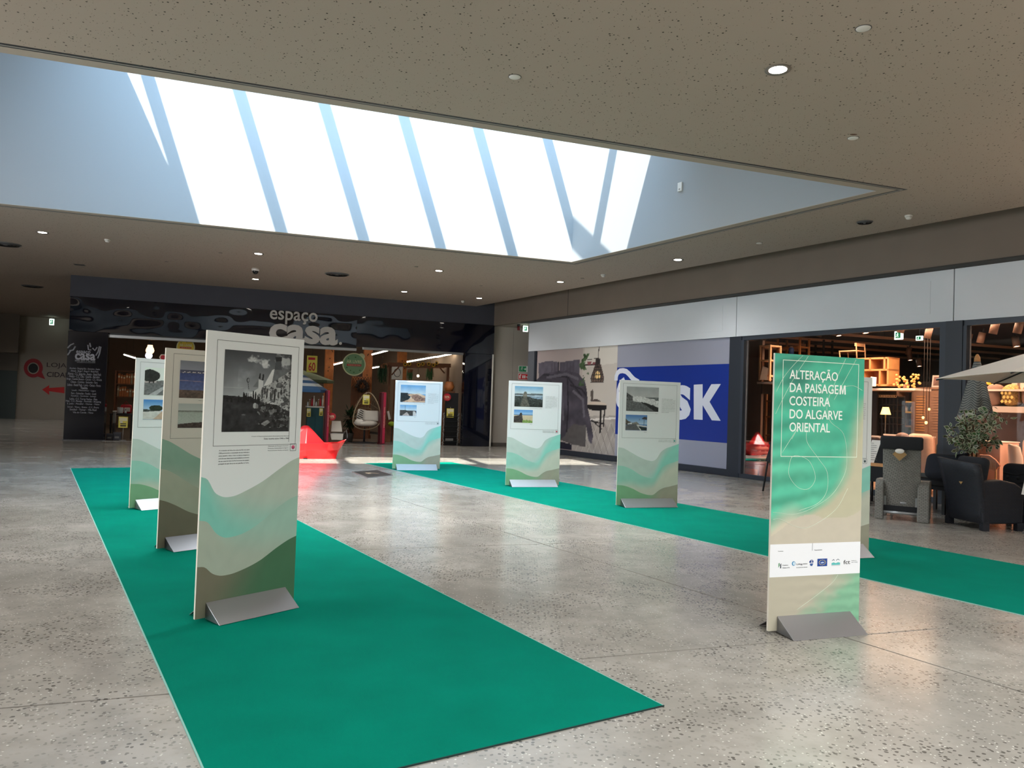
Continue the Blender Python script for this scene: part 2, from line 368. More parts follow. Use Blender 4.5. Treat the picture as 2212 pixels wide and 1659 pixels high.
# ---------------------------------------------------------------- ceiling and skylight shaft
SA0, SA1, SB0, SB1 = -6., 10.885, 9.29, 17.04
cb = MB()
for (a0, a1, b0, b1) in ((-10, 13.435, -9, SB0 - .27), (-10, 13.435, SB1 + .27, 26.67), (-10, SA0 - .27, SB0 - .27, SB1 + .27), (SA1 + .27, 13.435, SB0 - .27, SB1 + .27), (-10, 1.9, 26.67, 39.3), (-10, 12, 39.3, 43.9)):
    abquad(cb, a0, a1, b0, b1, HC, HC + .12)
ceil = struct(cb.build('ceiling', 'acoustic'))
rim = MB()
for (a0, a1, b0, b1) in ((SA0 - .18, SA1 + .18, SB0 - .18, SB0), (SA0 - .18, SA1 + .18, SB1 + .001, SB1 + .18), (SA0 - .18, SA0 - .001, SB0, SB1), (SA1 + .001, SA1 + .18, SB0, SB1)):
    abquad(rim, a0, a1, b0, b1, HC, HC + .008)
rim.build('skylight_border', 'plaster', ceil)
t = struct(MB().build('trim_1', 'slot')) if False else None
sl = MB(); s2 = MB()
for k, (m_, o0, o1) in enumerate(((sl, .18, .215), (s2, .215, .232), (sl, .232, .27))):
    for (a0, a1, b0, b1) in ((SA0 - o1, SA1 + o1, SB0 - o1, SB0 - o0), (SA0 - o1, SA1 + o1, SB1 + o0, SB1 + o1), (SA0 - o1, SA0 - o0, SB0 - o0, SB1 + o0), (SA1 + o0, SA1 + o1, SB0 - o0, SB1 + o0)):
        abquad(m_, a0, a1, b0, b1, HC + (-.002 if m_ is sl else -.006), HC + .1)
tr1 = struct(s2.build('trim_1', 'slot_light')); sl.build('slot_groove', 'slot', tr1)
ZF, B1, KS = 8.04, 12.5, .75
def zroof(b): return ZF + KS * (b - B1)
shaft = MB(); th = .15
shaft.add([(*AB(a, b), z) for (a, b, z) in ((SA0, SB1, HC + .008), (SA1, SB1, HC + .008), (SA1, SB1, zroof(SB1) + .3), (SA0, SB1, zroof(SB1) + .3), (SA0, SB1 + th, HC + .008), (SA1 + th, SB1 + th, HC + .008), (SA1 + th, SB1 + th, zroof(SB1) + .3), (SA0, SB1 + th, zroof(SB1) + .3))],
          [(0, 1, 2, 3), (7, 6, 5, 4), (3, 2, 6, 7), (0, 4, 5, 1), (0, 3, 7, 4), (1, 5, 6, 2)])
shaft_back = struct(shaft.build('wall_skylight_back', 'shaft'))
def abslab(pts, z0, z1):   # pts (a,b); z0,z1 heights or functions of b
    f0 = z0 if callable(z0) else (lambda b: z0); f1 = z1 if callable(z1) else (lambda b: z1); n = len(pts)
    v = [(*AB(a, b), f0(b)) for a, b in pts] + [(*AB(a, b), f1(b)) for a, b in pts]
    return v, [list(range(n - 1, -1, -1)), list(range(n, 2 * n))] + [[i, (i + 1) % n, n + (i + 1) % n, n + i] for i in range(n)]
top = lambda b: (ZF if b <= B1 else zroof(b)) + .05
for nm, (a0, a1) in (('wall_skylight_right', (SA1, SA1 + th)), ('wall_skylight_left', (SA0 - th, SA0))):
    mb = MB()
    for (b0, b1) in ((SB0, B1), (B1, SB1)): mb.add(*abslab([(a0, b0), (a1, b0), (a1, b1), (a0, b1)], HC + .008, top))
    struct(mb.build(nm, 'shaft'))
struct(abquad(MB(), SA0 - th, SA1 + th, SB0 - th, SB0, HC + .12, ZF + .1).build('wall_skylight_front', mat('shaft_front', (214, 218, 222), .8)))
rf = MB(); abquad(rf, SA0 - th, SA1 + th, SB0 - th, B1, ZF, ZF + .1)
gl = lambda b: .835 + (b - 12.5) * (-.35 - .835) / 4.54        # slanted left end of the glazing
for pts in ([(SA0 - th, B1), (gl(B1), B1), (gl(SB1), SB1), (SA0 - th, SB1)], [(9.12, B1), (SA1, B1), (SA1, 13.63)]):
    rf.add(*abslab(pts, lambda b: zroof(b), lambda b: zroof(b) + .1))
abquad(rf, SA0 - 1, SA1 + 1, SB1, SB1 + .4, zroof(SB1) + .2, zroof(SB1) + .3)
roof_s = struct(rf.build('roof_skylight', mat('shaft_roof', (112, 114, 116), .8)))
RC = [.495 + 1.7 * i for i in range(6)]
for a in RC:
    m_ = MB(); m_.add(*abslab([(a - .115, B1), (a + .115, B1), (a + .115, SB1), (a - .115, SB1)], zroof, lambda b: zroof(b) + .09)); m_.build('rafter', 'shaft', roof_s)
m_ = MB(); m_.add(*abslab([(8.86, 13.36), (9.02, 13.36 - .12), (10.885, 14.86), (10.885, 15.06)], zroof, lambda b: zroof(b) + .09)); m_.build('rafter', 'shaft', roof_s)
edges = [gl(14.7) - 1.2] + RC + [SA1]
for i in range(len(edges) - 1):
    m_ = MB(); m_.add(*abslab([(edges[i], B1), (edges[i + 1], B1), (edges[i + 1], SB1), (edges[i], SB1)], lambda b: zroof(b) + .095, lambda b: zroof(b) + .103)); m_.build('pane', 'skyglass', roof_s)
# the roof over everything keeps the sky out except through the glass
rr = MB()
for (a0, a1, b0, b1) in ((-12, 40, -10, SB0 - th), (-12, 40, SB1 + th, 46), (-12, SA0 - th, SB0 - th, SB1 + th), (SA1 + th, 40, SB0 - th, SB1 + th)): abquad(rr, a0, a1, b0, b1, 6.1, 6.2)
struct(rr.build('roof_slab', 'outer'))
out = MB()
for (a0, a1, b0, b1) in ((-12.2, -12, -10, 46), (40, 40.2, -10, 46), (-12, 40, -10.2, -10), (-12, 40, 46, 46.2)): abquad(out, a0, a1, b0, b1, -.08, 6.2)
struct(out.build('wall_outer', 'outer'))
# ---------------------------------------------------------------- side and rear walls of the hall (behind the camera and down the left passage)
struct(abquad(MB(), -10.2, -10, -9, 43.9, 0, HC).build('wall_left', 'beige_wall'))
struct(abquad(MB(), -10, 14.4, -9.2, -9, 0, 6).build('wall_rear', 'beige_wall'))
# ---------------------------------------------------------------- right wall: soffit, pale fascia panels, shop front
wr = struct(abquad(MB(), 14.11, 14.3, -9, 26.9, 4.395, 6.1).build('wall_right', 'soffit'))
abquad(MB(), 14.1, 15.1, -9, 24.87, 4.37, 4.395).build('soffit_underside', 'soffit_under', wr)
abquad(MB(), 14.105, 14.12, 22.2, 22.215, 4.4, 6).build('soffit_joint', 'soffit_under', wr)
AW = 14.405
for (b0, b1) in ((15.83, 24.87), (10.74, 15.81), (5.4, 10.72), (0, 5.38), (-9, -.02)):
    p_ = abquad(MB(), AW, AW + .12, b0, b1, 3.398, 4.365).build('fascia_panel', 'fascia', wr)
    abquad(MB(), AW - .006, AW + .01, b0 + .42, b1 - .42, 3.56, 4.19).build('inset_panel', 'fascia', wr)
# piers and frame of the shop front
fr = MB()
abquad(fr, AW - .0, AW + .3, 24.49, 24.87, 0, 3.398); wr2 = fr.build('end_pier', mat('pier', (96, 99, 105), .6), wr)
fr = MB(); abquad(fr, AW + .01, AW + .12, 15.66, 24.49, 0, .165); abquad(fr, AW + .01, AW + .12, 15.66, 16.02, .165, 3.398); abquad(fr, AW + .01, AW + .12, 24.42, 24.49, .165, 3.398)
fr.build('shopfront_frame', 'anthracite', wr)
abquad(MB(), AW + .06, AW + .16, 16.0, 24.45, .1, 3.4).build('shopfront_backing', 'anth2', wr)
def window(n, b0, b1, posts):
    f = MB(); w0, w1 = AW + .03, AW + .13
    abquad(f, w0, w1, b0, b1, 0, .10); abquad(f, w0, w1, b0, b1, 3.30, 3.398)
    for (p0, p1) in posts: abquad(f, w0 - .02, w1, p0, p1, .10, 3.30)
    o = struct(f.build('window_%d' % n, 'anth2'))
    abquad(MB(), w0 + .05, w0 + .062, b0, b1, .10, 3.30).build('pane', 'glass', o); return o
window(1, 10.86, 15.66, [(15.58, 15.66), (10.86, 10.98)])
window(2, 5.4, 10.56, [(5.4, 5.5), (10.50, 10.56)])
post = struct(abquad(MB(), AW - .01, AW + .16, 10.56, 10.86, 0, 3.398).build('trim_2', 'anthracite'))
abquad(MB(), AW - .0, AW + .3, -9, 5.4, 0, 3.398).build('shop_wall', 'fascia', wr)
# side passage between the two shops
pb = 26.95
sp_ = struct(abquad(MB(), 14.2, 24, pb, pb + .15, .13, 4.40).build('wall_passage', 'beige_wall'))
abquad(MB(), 15.02, 15.024, pb - .003, pb, .13, 4.4).build('wall_seam', 'skirting', sp_)
struct(abquad(MB(), 14.2, 24, pb - .02, pb + .1, 0, .13).build('baseboard_passage', 'skirting'))
struct(abquad(MB(), 14.3, 24, 24.87, pb + .1, 4.40, 4.5).build('ceiling_passage', 'beige_wall'))
struct(abquad(MB(), 14.7, 24, 24.72, 24.87, 0, 4.5).build('wall_passage_near', 'beige_wall'))
# ---------------------------------------------------------------- far left wall of the passage beside the home store
BL = 43.9
lw = struct(abquad(MB(), -.75, 12, BL, BL + .15, 0, HC).build('wall_far', 'loja_wall'))
ld = MB(); abquad(ld, -10, -.75, BL - 1.2, BL + .15, 3.2, HC); abquad(ld, -10, -2.2, BL - 1.2, BL, 0, 3.2)
struct(ld.build('wall_far_left', mat('lintel', (120, 110, 98), .7)))
dr = MB(); abquad(dr, -2.2, -.75, BL - .3, BL - .2, 0, 2.35)
d_ = struct(dr.build('door_1', mat('door_green', (60, 72, 70), .4)))
abquad(MB(), -2.2, -.75, BL - .32, BL - .2, 2.35, 3.2).build('door_header', mat('door_head', (112, 104, 94), .6), d_)
abquad(MB(), -2.02, -1.96, BL - .36, BL - .3, 0, 2.35).build('door_jamb', 'loja_wall', d_)
# ---------------------------------------------------------------- home store: front
BC = 26.67
cw = MB(); abquad(cw, .8, 14.11, BC, BC + .25, 4.40, 6.1); abquad(cw, 1.7, 1.9, BC + .2, 39.3, 4.9, 6.1)
wc = struct(cw.build('wall_home_store', 'band'))
struct(abquad(MB(), 1.66, 1.84, BC + .36, 39.2, 0, 5.3).build('wall_home_store_side', 'beige_wall'))
fz = Fr('B', BC, 152, 760, 'store_fascia', 'long glossy navy shop sign board over the home store opening', 'sign')
def wavy(name, p0, p1, z0, z1, nx, nz, amp, seed):
    x0 = fz.L(p0, 700)[0]; x1 = fz.L(p1, 700)[0]; X, Z = np.meshgrid(np.linspace(x0, x1, nx), np.linspace(z1, z0, nz))
    n = vnoise(nz * 4, nx * 4, 2, seed, 2)[::4, ::4][:nz, :nx]
    Y = -.03 + amp * n
    v = np.stack([X, Y, Z - fz.p[2]], -1); return grid_mesh(name, v, np.zeros((nz, nx, 3)) + 10, fz.root, 'navy')
w1 = wavy('panel', 150, 771, 3.345, 4.40, 110, 24, .028, 5); w2 = wavy('panel', 771, 1068, 3.345, 4.40, 60, 20, .012, 9)
for w_ in (w1, w2):
    w_.data.polygons.foreach_set('use_smooth', [True] * len(w_.data.polygons))
xa, xb = fz.L(152, 700)[0], fz.L(1066, 700)[0]
MB().box(xa, xb, .005, .1, 3.345 - fz.p[2], 4.40 - fz.p[2]).build('backing', 'navy_flat', fz.root)
mat('letters', (176, 172, 166), .35)
def fit(body, pl, pr, pt, pb_, bold, ext=.04):
    x0, z1 = fz.L(pl, pt); x1, _ = fz.L(pr, pt); _, z0 = fz.L(pl, pb_)
    return text(body, x0, z0, -.09, 'letters', fz.root, w=x1 - x0, h=z1 - z0, bold=bold, ext=ext)
fit('espaço', 583, 686, 670, 699, .012); fit('casa', 582, 730, 698.5, 739, .035)
MB().cyl((0, 0, 0), .05, .03, 14).xf(Matrix.Translation((fz.L(735, 740)[0], -.05, fz.L(735, 742)[1])) @ Matrix.Rotation(R(90), 4, 'X')).build('trademark_dot', 'letters', fz.root)
# pillars either side of the opening
pl = Fr('B', BC, 136, 954, 'store_pillar', 'glossy black pillar printed with white lines of town names', 'pillar', ground=True)
x1 = pl.L(228, 850)[0]; MB().box(0, x1, 0, .35, 0, 3.345).build('cladding', 'navy_flat', pl.root, bevel=.01)
MB().box(-.02, x1 + .02, -.02, .36, 0, .03).build('plinth', 'dark_metal', pl.root)
mat('ptxt', (158, 158, 166), .5)
def ptext(body, cx, y, wpx, hpx, bold=0., nm='lettering'):
    xl, z = pl.L(cx - wpx / 2, y + hpx / 2); xr, z1 = pl.L(cx + wpx / 2, y - hpx / 2); return text(body, xl, z, -.004, 'ptxt', pl.root, nm, w=xr - xl, h=z1 - z, bold=bold, ext=.002)
ptext('espaço', 180, 762, 31, 7, .01); ptext('casa', 184, 771, 45, 12, .03); ptext('ideias para a sua casa', 184, 780, 44, 4)
q = MB(); a_, b_ = pl.L(166, 783), pl.L(206, 784); q.tube([(a_[0], -.003, a_[1]), (b_[0], -.003, b_[1])], .006, 5)
for pts in ([(146, 752), (153, 745), (160, 742)], [(150, 758), (158, 756), (163, 748)], [(146, 767), (150, 762), (153, 757)], [(190, 745), (191, 755), (197, 756)], [(194, 741), (196, 750)], [(200, 752), (205, 757), (210, 750)], [(215, 748), (212, 760), (207, 768)], [(218, 749), (215, 764), (211, 774)]):
    q.tube(pl.T(-.003, *pts), .022, 5)
q.build('scroll_motif', 'ptxt', pl.root)
towns = ['Alcochete - Shopping Alto - Amoreiras - Aveiro', 'Almada - Braga I - Braga II - Retail Park', 'Alverca - C.C. Santa Iria - Aveiro - Retail Park', 'Aveiro - C.C. Oita - Guarda - Barcelos', 'Braga - Castelo Branco - Cascais - C.C. Almada', 'Chaves - Coimbra - Santarém - Faro', 'Lisboa - Retail Park - Leiria - Oeiras - Porto', 'Tavira',
         'Loulé - Matosinhos - Lagos', 'Faro - Guimarães - Fundão - Lousã', 'Famalicão - Gondomar - Lamego', 'Leiria - C.C. Torres Vedras - Maia', 'Maia - C.C. Montijo - Portimão - Shopping', 'S. João - Penafiel - Oeiras - Viana', 'Seixal - Viseu - Sintra - C.C. Évora', 'Setúbal - Tomar - Vila Real', 'Vila do Conde - Viseu']
ys = [797, 802.5, 808, 813.5, 820, 825.5, 832, 838, 844, 850, 856, 862, 867.5, 873, 879, 885, 891]
wd = [66, 60, 72, 66, 76, 58, 72, 16, 52, 54, 54, 60, 76, 70, 68, 58, 44]
for s_, y, w_ in zip(towns, ys, wd): ptext(s_, 183 - (y - 797) * .04, y, w_, 5 if s_ == 'Tavira' else 2.6, .02 if s_ == 'Tavira' else 0)
pr_ = Fr('B', BC, 998, 957, 'store_pillar', 'glossy navy pillar at the passage end of the home store', 'pillar', ground=True)
x1 = pr_.L(1057, 957)[0]; MB().box(0, x1, 0, .3, 0, 3.345).build('cladding', 'navy', pr_.root, bevel=.01)
MB().box(x1, x1 + .05, -.01, .3, 0, 3.345).build('edge_strip', 'offwhite', pr_.root)
for (xa, xb, y0, y1, gp) in ((232, 770, 722.5, 751, 0), (783, 1001, 749, 764, 1)):
    rl = Fr('B', BC + .1, xa, y0 + 3, 'shutter_rail', 'grey shutter bottom rail over the %s of the home store opening' % ('longer left stretch' if not gp else 'shorter right stretch'), 'shutter')
    L_ = rl.L(xb, y1 + 3)[0]; MB().box(0, L_, -.02, .06, -.05, .05).build('bar', 'steel', rl.root, bevel=.01)
    MB().box(0, L_, .0, .04, .05, .2).build('shutter_curtain', 'dark_metal', rl.root)
# ---------------------------------------------------------------- home store: room
cf = struct(abquad(MB(), 1.84, 13.0, BC - .07, 39, -.011, .0).build('floor_home_store', mat('casa_floor', (120, 108, 98), .25, noise=.08, nscale=1)))
abquad(MB(), 1.84, 13.0, BC - .05, BC - .0, 0, .004).build('threshold', 'steel', cf)
struct(abquad(MB(), 1.7, 14.0, 39, 39.2, 0, 5.3).build('wall_home_store_back', mat('casa_wall', (150, 128, 108), .8, noise=.06, nscale=1)))
struct(abquad(MB(), 13.9, 14.1, BC + .2, 39, 0, 5.3).build('wall_home_store_right', 'casa_wall'))
struct(abquad(MB(), 1.7, 14.0, BC + .25, 39, 5.2, 5.3).build('ceiling_home_store', mat('casa_ceiling', (120, 106, 92), .8)))
# ---------------------------------------------------------------- carpet runners
def runner(name, a0, a1, t0, t1, label):
    o = thing(name, label, 'carpet', (0, 0, 0), 0)
    P = [n1 * a + d1 * t for a, t in ((a0, t0), (a1, t0), (a1, t1), (a0, t1))]
    m = MB(); m.zprism(P, 0, .006); m.build('pile', 'carpet', o)
    e = MB(); e.zprism([n1 * a + d1 * t for a, t in ((a0 - .006, t0 - .006), (a1 + .006, t0 - .006), (a1 + .006, t0), (a0 - .006, t0))], 0, .0065)
    e.build('cut_edge', mat('carpet_edge', (10, 42, 38), .9), o)
    for (b0, b1) in ((a0 - .008, a0), (a1, a1 + .008)):
        e = MB(); e.zprism([n1 * a + d1 * t for a, t in ((b0, t0), (b1, t0), (b1, t1), (b0, t1))], 0, .005); e.build('selvedge', mat('selvedge', (128, 178, 168), .9), o)
    return o
tt = lambda x, y: float(onZ(x, y)[:2] @ d1)
runner('carpet_runner', .6775, 2.926, tt(1430, 1526), tt(152, 1012), 'left green carpet runner, its cut end nearest the camera, under three display boards')
runner('carpet_runner', 6.9476, 9.3117, tt(2212, 1330) - 2.5, tt(786, 1001), 'right green carpet runner passing behind the teal title board')
CARPETS = .0075
# ---------------------------------------------------------------- display boards
mat('board_edge', (222, 216, 202), .6); mat('plate', (176, 176, 180), .32, metal=.85); mat('plate_dark', (112, 113, 116), .34, metal=.85)
mat('ink', (52, 52, 54), .6); mat('rule', (96, 98, 98), .6); mat('pale_rule', (226, 240, 222), .6); mat('foam', (40, 40, 42), .8)
mat('board_face', (226, 226, 222), .45)
BH = 2.0
def curve(pts):
    u = np.array([p[0] for p in pts]); t = np.array([p[1] for p in pts])
    m_ = np.gradient(t, u)
    def f(x):
        x = np.asarray(x, float); i = np.clip(np.searchsorted(u, x) - 1, 0, len(u) - 2); h = u[i + 1] - u[i]; s = (x - u[i]) / h
        return (2 * s ** 3 - 3 * s ** 2 + 1) * t[i] + (s ** 3 - 2 * s ** 2 + s) * h * m_[i] + (-2 * s ** 3 + 3 * s ** 2) * t[i + 1] + (s ** 3 - s ** 2) * h * m_[i + 1]
    return f
def board(name, label, o, az, w, plate='plate', gap=.02, z0=0.):
    r = thing(name, label, 'display board', (o[0], o[1], z0), math.pi / 2 - R(az), None)
    MB().box(0, w, 0, .019, gap, gap + BH).build('panel', 'board_edge', r, bevel=.002)
    x0, x1 = .075, w - .085
    for sgn, nm in ((-1, 'front_foot'), (1, 'rear_foot')):
        y0 = 0 if sgn < 0 else .019; m = MB(); th = .003
        A_, B_, C_ = (y0 + sgn * .002, .012), (y0 + sgn * .004, .125), (y0 + sgn * .185, .002)
        v = []
        for x in (x0, x1):
            v += [(x, A_[0], A_[1]), (x, B_[0], B_[1]), (x, C_[0], C_[1]), (x, C_[0] - sgn * .006, C_[1]), (x, B_[0] + sgn * .002, B_[1] - .012), (x, A_[0] + sgn * .003, A_[1])]
        n = 6; m.add(v, [list(range(n)), list(range(2 * n - 1, n - 1, -1))] + [[i, n + i, n + (i + 1) % n, (i + 1) % n] for i in range(n)]); m.build(nm, plate, r, bevel=.0015)
    m = MB(); m.box(x0 + .05, x1 - .05, -.02, .039, 0, gap); m.build('foot_bar', 'dark_metal', r)
    return r, w, gap
class Face:
    """printed face of a board: u right, t down, metres in front of the panel"""
    def __init__(s, B): s.r, s.w, s.g = B
    def p(s, u, t, y=-.0006): return (u * s.w, y, s.g + BH * (1 - t))
    def region(s, name, top, bot, ink, nx=48, nz=14, y=-.0008, label=None, u0=0., u1=1.):
        u = np.linspace(u0, u1, nx); k = np.linspace(0, 1, nz)[:, None]
        T = (top(u) if callable(top) else np.full(nx, top))[None] * (1 - k) + (bot(u) if callable(bot) else np.full(nx, bot))[None] * k
        U = np.repeat(u[None], nz, 0); T = np.clip(T, 0, 1)
        v = np.stack([U * s.w, np.full_like(U, y), s.g + BH * (1 - T)], -1); return grid_mesh(name, v, ink(U, k + 0 * U, T), s.r, 'print', label)
    def rect_line(s, u0, t0, u1, t1, m='rule', wd=.003, y=-.0016, name='rule'):
        b = MB(); w = wd; x0, x1 = u0 * s.w, u1 * s.w; z1, z0 = s.g + BH * (1 - t0), s.g + BH * (1 - t1)
        for q in ((x0, x1, z1 - w, z1), (x0, x1, z0, z0 + w), (x0, x0 + w, z0, z1), (x1 - w, x1, z0, z1)): b.box(q[0], q[1], y - .0004, y, q[2], q[3])
        return b.build(name, m, s.r)
    def photo(s, cv, u0, t0, u1, t1, y=-.002, label=None): return cv.build('photo', (s.p(u0, t0, y), s.p(u1, t0, y), s.p(u0, t1, y)), s.r, 'print', label)
    def text(s, body, u, t, wu, hz, m='ink', name='lettering', bold=0., y=-.0018, **k):
        return text(body, u * s.w, s.g + BH * (1 - t), y, m, s.r, name, w=wu * s.w if wu else None, h=hz, bold=bold, ext=.0004, **k)
    def lines(s, rows, u, t, wu, dt, hz=.012, m='ink', widths=None):
        for i, b in enumerate(rows): s.text(b, u, t + dt * (i + 1), wu * (widths[i] if widths else 1), hz, m, 'text_line')
def blend(c0, c1, k): return np.asarray(c0, float) * (1 - k[..., None]) + np.asarray(c1, float) * k[..., None]
def mixer(c0, c1, lo=.2, hi=.8, tilt=0., n=.03, seed=4):
    def f(U, K, T): k = np.clip((U + tilt * (K - .5) - lo) / (hi - lo), 0, 1); k = k * k * (3 - 2 * k); return blend(c0, c1, k) * (1 + n * 2 * vnoise(U.shape[0], U.shape[1], 3, seed))[..., None]
    return f
WHITE = (230, 232, 232)
def waves(fc, A_, B_, C_, cA, cB, cC, white=WHITE):
    A_, B_, C_ = curve(A_), curve(B_), curve(C_)
    fc.region('ground_print', 0., A_, lambda U, K, T: np.zeros(U.shape + (3,)) + white, nz=3)
    fc.region('wave_print', A_, B_, cA); fc.region('wave_print', B_, C_, cB); fc.region('wave_print', C_, 1., cC)
WIDE = dict(A_=[(0, .54), (.08, .545), (.2, .575), (.35, .615), (.5, .642), (.58, .645), (.64, .625), (.7, .575), (.76, .55), (.88, .525), (1, .503)],
            B_=[(0, .685), (.1, .69), (.22, .712), (.38, .76), (.52, .783), (.6, .783), (.66, .75), (.73, .70), (.82, .672), (.92, .655), (1, .64)],
            C_=[(0, .84), (.12, .846), (.25, .868), (.4, .905), (.52, .92), (.6, .918), (.67, .89), (.74, .868), (.86, .853), (1, .835)])
wide_cols = (mixer((196, 208, 200), (146, 212, 196), .55, .85, .3), mixer((158, 206, 190), (205, 204, 188), .2, .75, .9), mixer((134, 178, 138), (166, 160, 142), .45, .75))
NAR = dict(A_=[(0, .51), (.06, .52), (.13, .565), (.2, .583), (.3, .586), (.45, .567), (.6, .54), (.8, .492), (.92, .466), (1, .455)],
           B_=[(0, .66), (.08, .67), (.16, .71), (.23, .728), (.33, .73), (.45, .72), (.6, .69), (.8, .637), (.92, .612), (1, .603)],
           C_=[(0, .82), (.07, .825), (.14, .85), (.2, .861), (.3, .864), (.45, .853), (.6, .833), (.8, .79), (.92, .768), (1, .758)])
flip = lambda D: {k: [(1 - u, t) for u, t in reversed(v)] for k, v in D.items()}
nar_cols = (mixer((132, 200, 184), (182, 194, 180), .05, .75, -.5), mixer((172, 180, 164), (160, 192, 176), .3, .9, -.6), mixer((118, 112, 94), (72, 112, 82), .05, .7, .2))
def stamp(fc, col, u1=.95, t=.585):
    x = fc.w; s_ = .055; b = MB(); z = fc.g + BH * (1 - t); xx = u1 * x
    for q in ((xx - s_, xx, z - .003, z), (xx - s_, xx, z - s_, z - s_ + .003), (xx - s_, xx - s_ + .003, z - s_, z), (xx - .003, xx, z - s_, z)): b.box(q[0], q[1], -.0022, -.0016, q[2], q[3])
    b.build('stamp_box', 'rule', fc.r)
    MB().lathe([(0, 0), (.015, 0), (.015, .0008), (0, .0008)], 16).xf(Matrix.Translation((xx - s_ / 2, -.0014, z - s_ / 2)) @ Matrix.Rotation(R(90), 4, 'X')).build('stamp_dot', col, fc.r)
    fc.lines(['Alteração da Paisagem Costeira', 'Promotor: Universidade do Algarve', 'Financiamento: fundos europeus'], (xx - s_) / x - .24, t + .002, .22, .008, .008, 'rule')
mat('pink_dot', (206, 84, 120), .6); mat('teal_dot', (70, 150, 140), .6); mat('red_dot', (180, 40, 70), .6); mat('dark_dot', (70, 90, 96), .6)
# ---- photographs printed on the boards
def im_wall():
    H, Wd = 236, 214; c = Canvas(Wd, H, (120, 122, 124)); c.grad(0, .62, (74, 77, 81), (170, 174, 176), .10, 5, 2); n1_ = vnoise(H, Wd, 7, 21, 4); n2_ = vnoise(H, Wd, 26, 5, 3); n3_ = vnoise(H, Wd, 60, 31, 2)
    c.a *= (1 + .5 * np.clip(n1_, 0, 1) * (c.U > .2))[..., None]
    for (u, t, a, b) in ((.42, .095, .1, .04), (.54, .115, .1, .045), (.60, .16, .06, .035), (.9, .12, .12, .08)):
        d = ((c.U - u) / a) ** 2 + ((c.T - t) / b) ** 2 + 3.2 * n2_ + 1.2 * n1_; k = np.clip(1.25 - d, 0, 1)[..., None] * .85; c.a = c.a * (1 - k) + np.array((206, 208, 208)) * k
    c.poly([(0, .455), (.3, .45), (.26, .465), (0, .462)], (158, 162, 163)); c.poly([(0, .57), (.1, .565), (.2, .575), (.4, .56), (1, .6), (1, 1), (0, 1)], (40, 41, 43), .6, 16, 8)
    c.poly([(.0, .555), (.15, .56), (.3, .57), (.3, .62), (0, .60)], (28, 28, 30), .8, 40, 3)
    c.poly([(.42, .44), (.5, .34), (.56, .34), (.57, .44)], (108, 110, 112)); c.poly([(.5, .34), (.57, .36), (.57, .46), (.5, .46)], (196, 197, 197)); c.poly([(.5, .33), (.515, .26), (.53, .27), (.53, .34)], (30, 30, 32)); c.poly([(.55, .35), (.56, .27), (.58, .28), (.575, .35)], (34, 34, 36))
    c.poly([(.58, .42), (.7, .215), (.735, .2), (.735, .40)], (206, 207, 205), .05); c.poly([(.735, .2), (.86, .205), (1, .18), (1, .27), (.7, .4)], (104, 107, 109), .12, 20); c.poly([(.75, .095), (.835, .09), (.85, .205), (.735, .21)], (74, 77, 80), .1); c.poly([(.74, .045), (.845, .035), (.84, .095), (.75, .1)], (40, 42, 44)); c.poly([(.76, .0), (.82, .0), (.83, .04), (.75, .045)], (120, 122, 124), .4, 30)
    w = c.mask([(.38, .52), (.5, .455), (.6, .43), (.8, .32), (1, .2), (1, .74), (.78, .68), (.6, .64), (.42, .58)]); c.fill(w, (168, 169, 168), .22, 20, 6); m = w & (n2_ > .10); c.fill(m, (96, 97, 98), .3, 30, 9); m = w & (n3_ > .17); c.fill(m, (64, 65, 66)); m = w & (c.U + .25 * n1_ < .52); c.fill(m, (196, 197, 196), .08)
    rr = random.Random(4)
    for (u, t, h, ww) in ((.56, .47, .13, .03), (.60, .45, .10, .02), (.635, .46, .13, .026), (.69, .5, .1, .018), (.72, .47, .12, .02), (.755, .46, .16, .024), (.81, .50, .08, .02), (.85, .47, .07, .028), (.9, .46, .05, .02)):
        c.poly([(u - ww * .5, t), (u + ww * .6, t - .012), (u + ww * rr.uniform(.2, .9), t + h * rr.uniform(.7, 1)), (u + ww * rr.uniform(-.1, .3), t + h), (u - ww * rr.uniform(.3, .8), t + h * rr.uniform(.5, .9))], (44 + rr.randint(0, 34),) * 3, .5, 30, int(u * 100))
    c.ell(.345, .36, .022, .03, (56, 58, 60)); c.ell(.35, .36, .013, .02, (130, 133, 135)); c.line([(.345, .39), (.36, .47)], .004, (50, 50, 52))
    for u, t, h in [(.12, .58, .06), (.29, .53, .10), (.305, .545, .1), (.33, .54, .07), (.36, .54, .08), (.40, .55, .08), (.43, .51, .13), (.465, .52, .12), (.5, .56, .1), (.06, .58, .05), (.22, .575, .06), (.52, .58, .07)]: c.poly([(u - .01, t), (u + .01, t), (u + .016, t + h), (u - .014, t + h)], (16, 16, 18), .3, 30); c.ell(u, t - .01, .009, .012, (34, 34, 36))
    for u in (.36, .38, .395): c.poly([(u, .5), (u + .012, .5), (u + .014, .56), (u, .56)], (190, 192, 192))
    m = c.mask([(.5, .68), (.62, .64), (.8, .66), (1, .76), (1, .95), (.62, .95), (.48, .9), (.6, .84), (.5, .76)]); c.fill(m, (40, 40, 41), .9, 30, 11); c.fill(m & (n2_ > .12), (104, 105, 105), .4, 30); c.poly([(.56, .90), (.66, .85), (.7, .88), (.62, .93)], (150, 150, 150), .3, 20); c.ell(.46, .675, .028, .035, (168, 170, 170)); c.ell(.49, .68, .02, .03, (120, 122, 122)); c.ell(.30, .79, .03, .008, (96, 96, 98)); c.line([(.985, 0), (.985, 1)], .004, (60, 60, 60))
    k = 1 - .5 * np.clip(np.hypot(c.U - .5, c.T - .5) - .35, 0, 1); c.a *= k[..., None]; return c
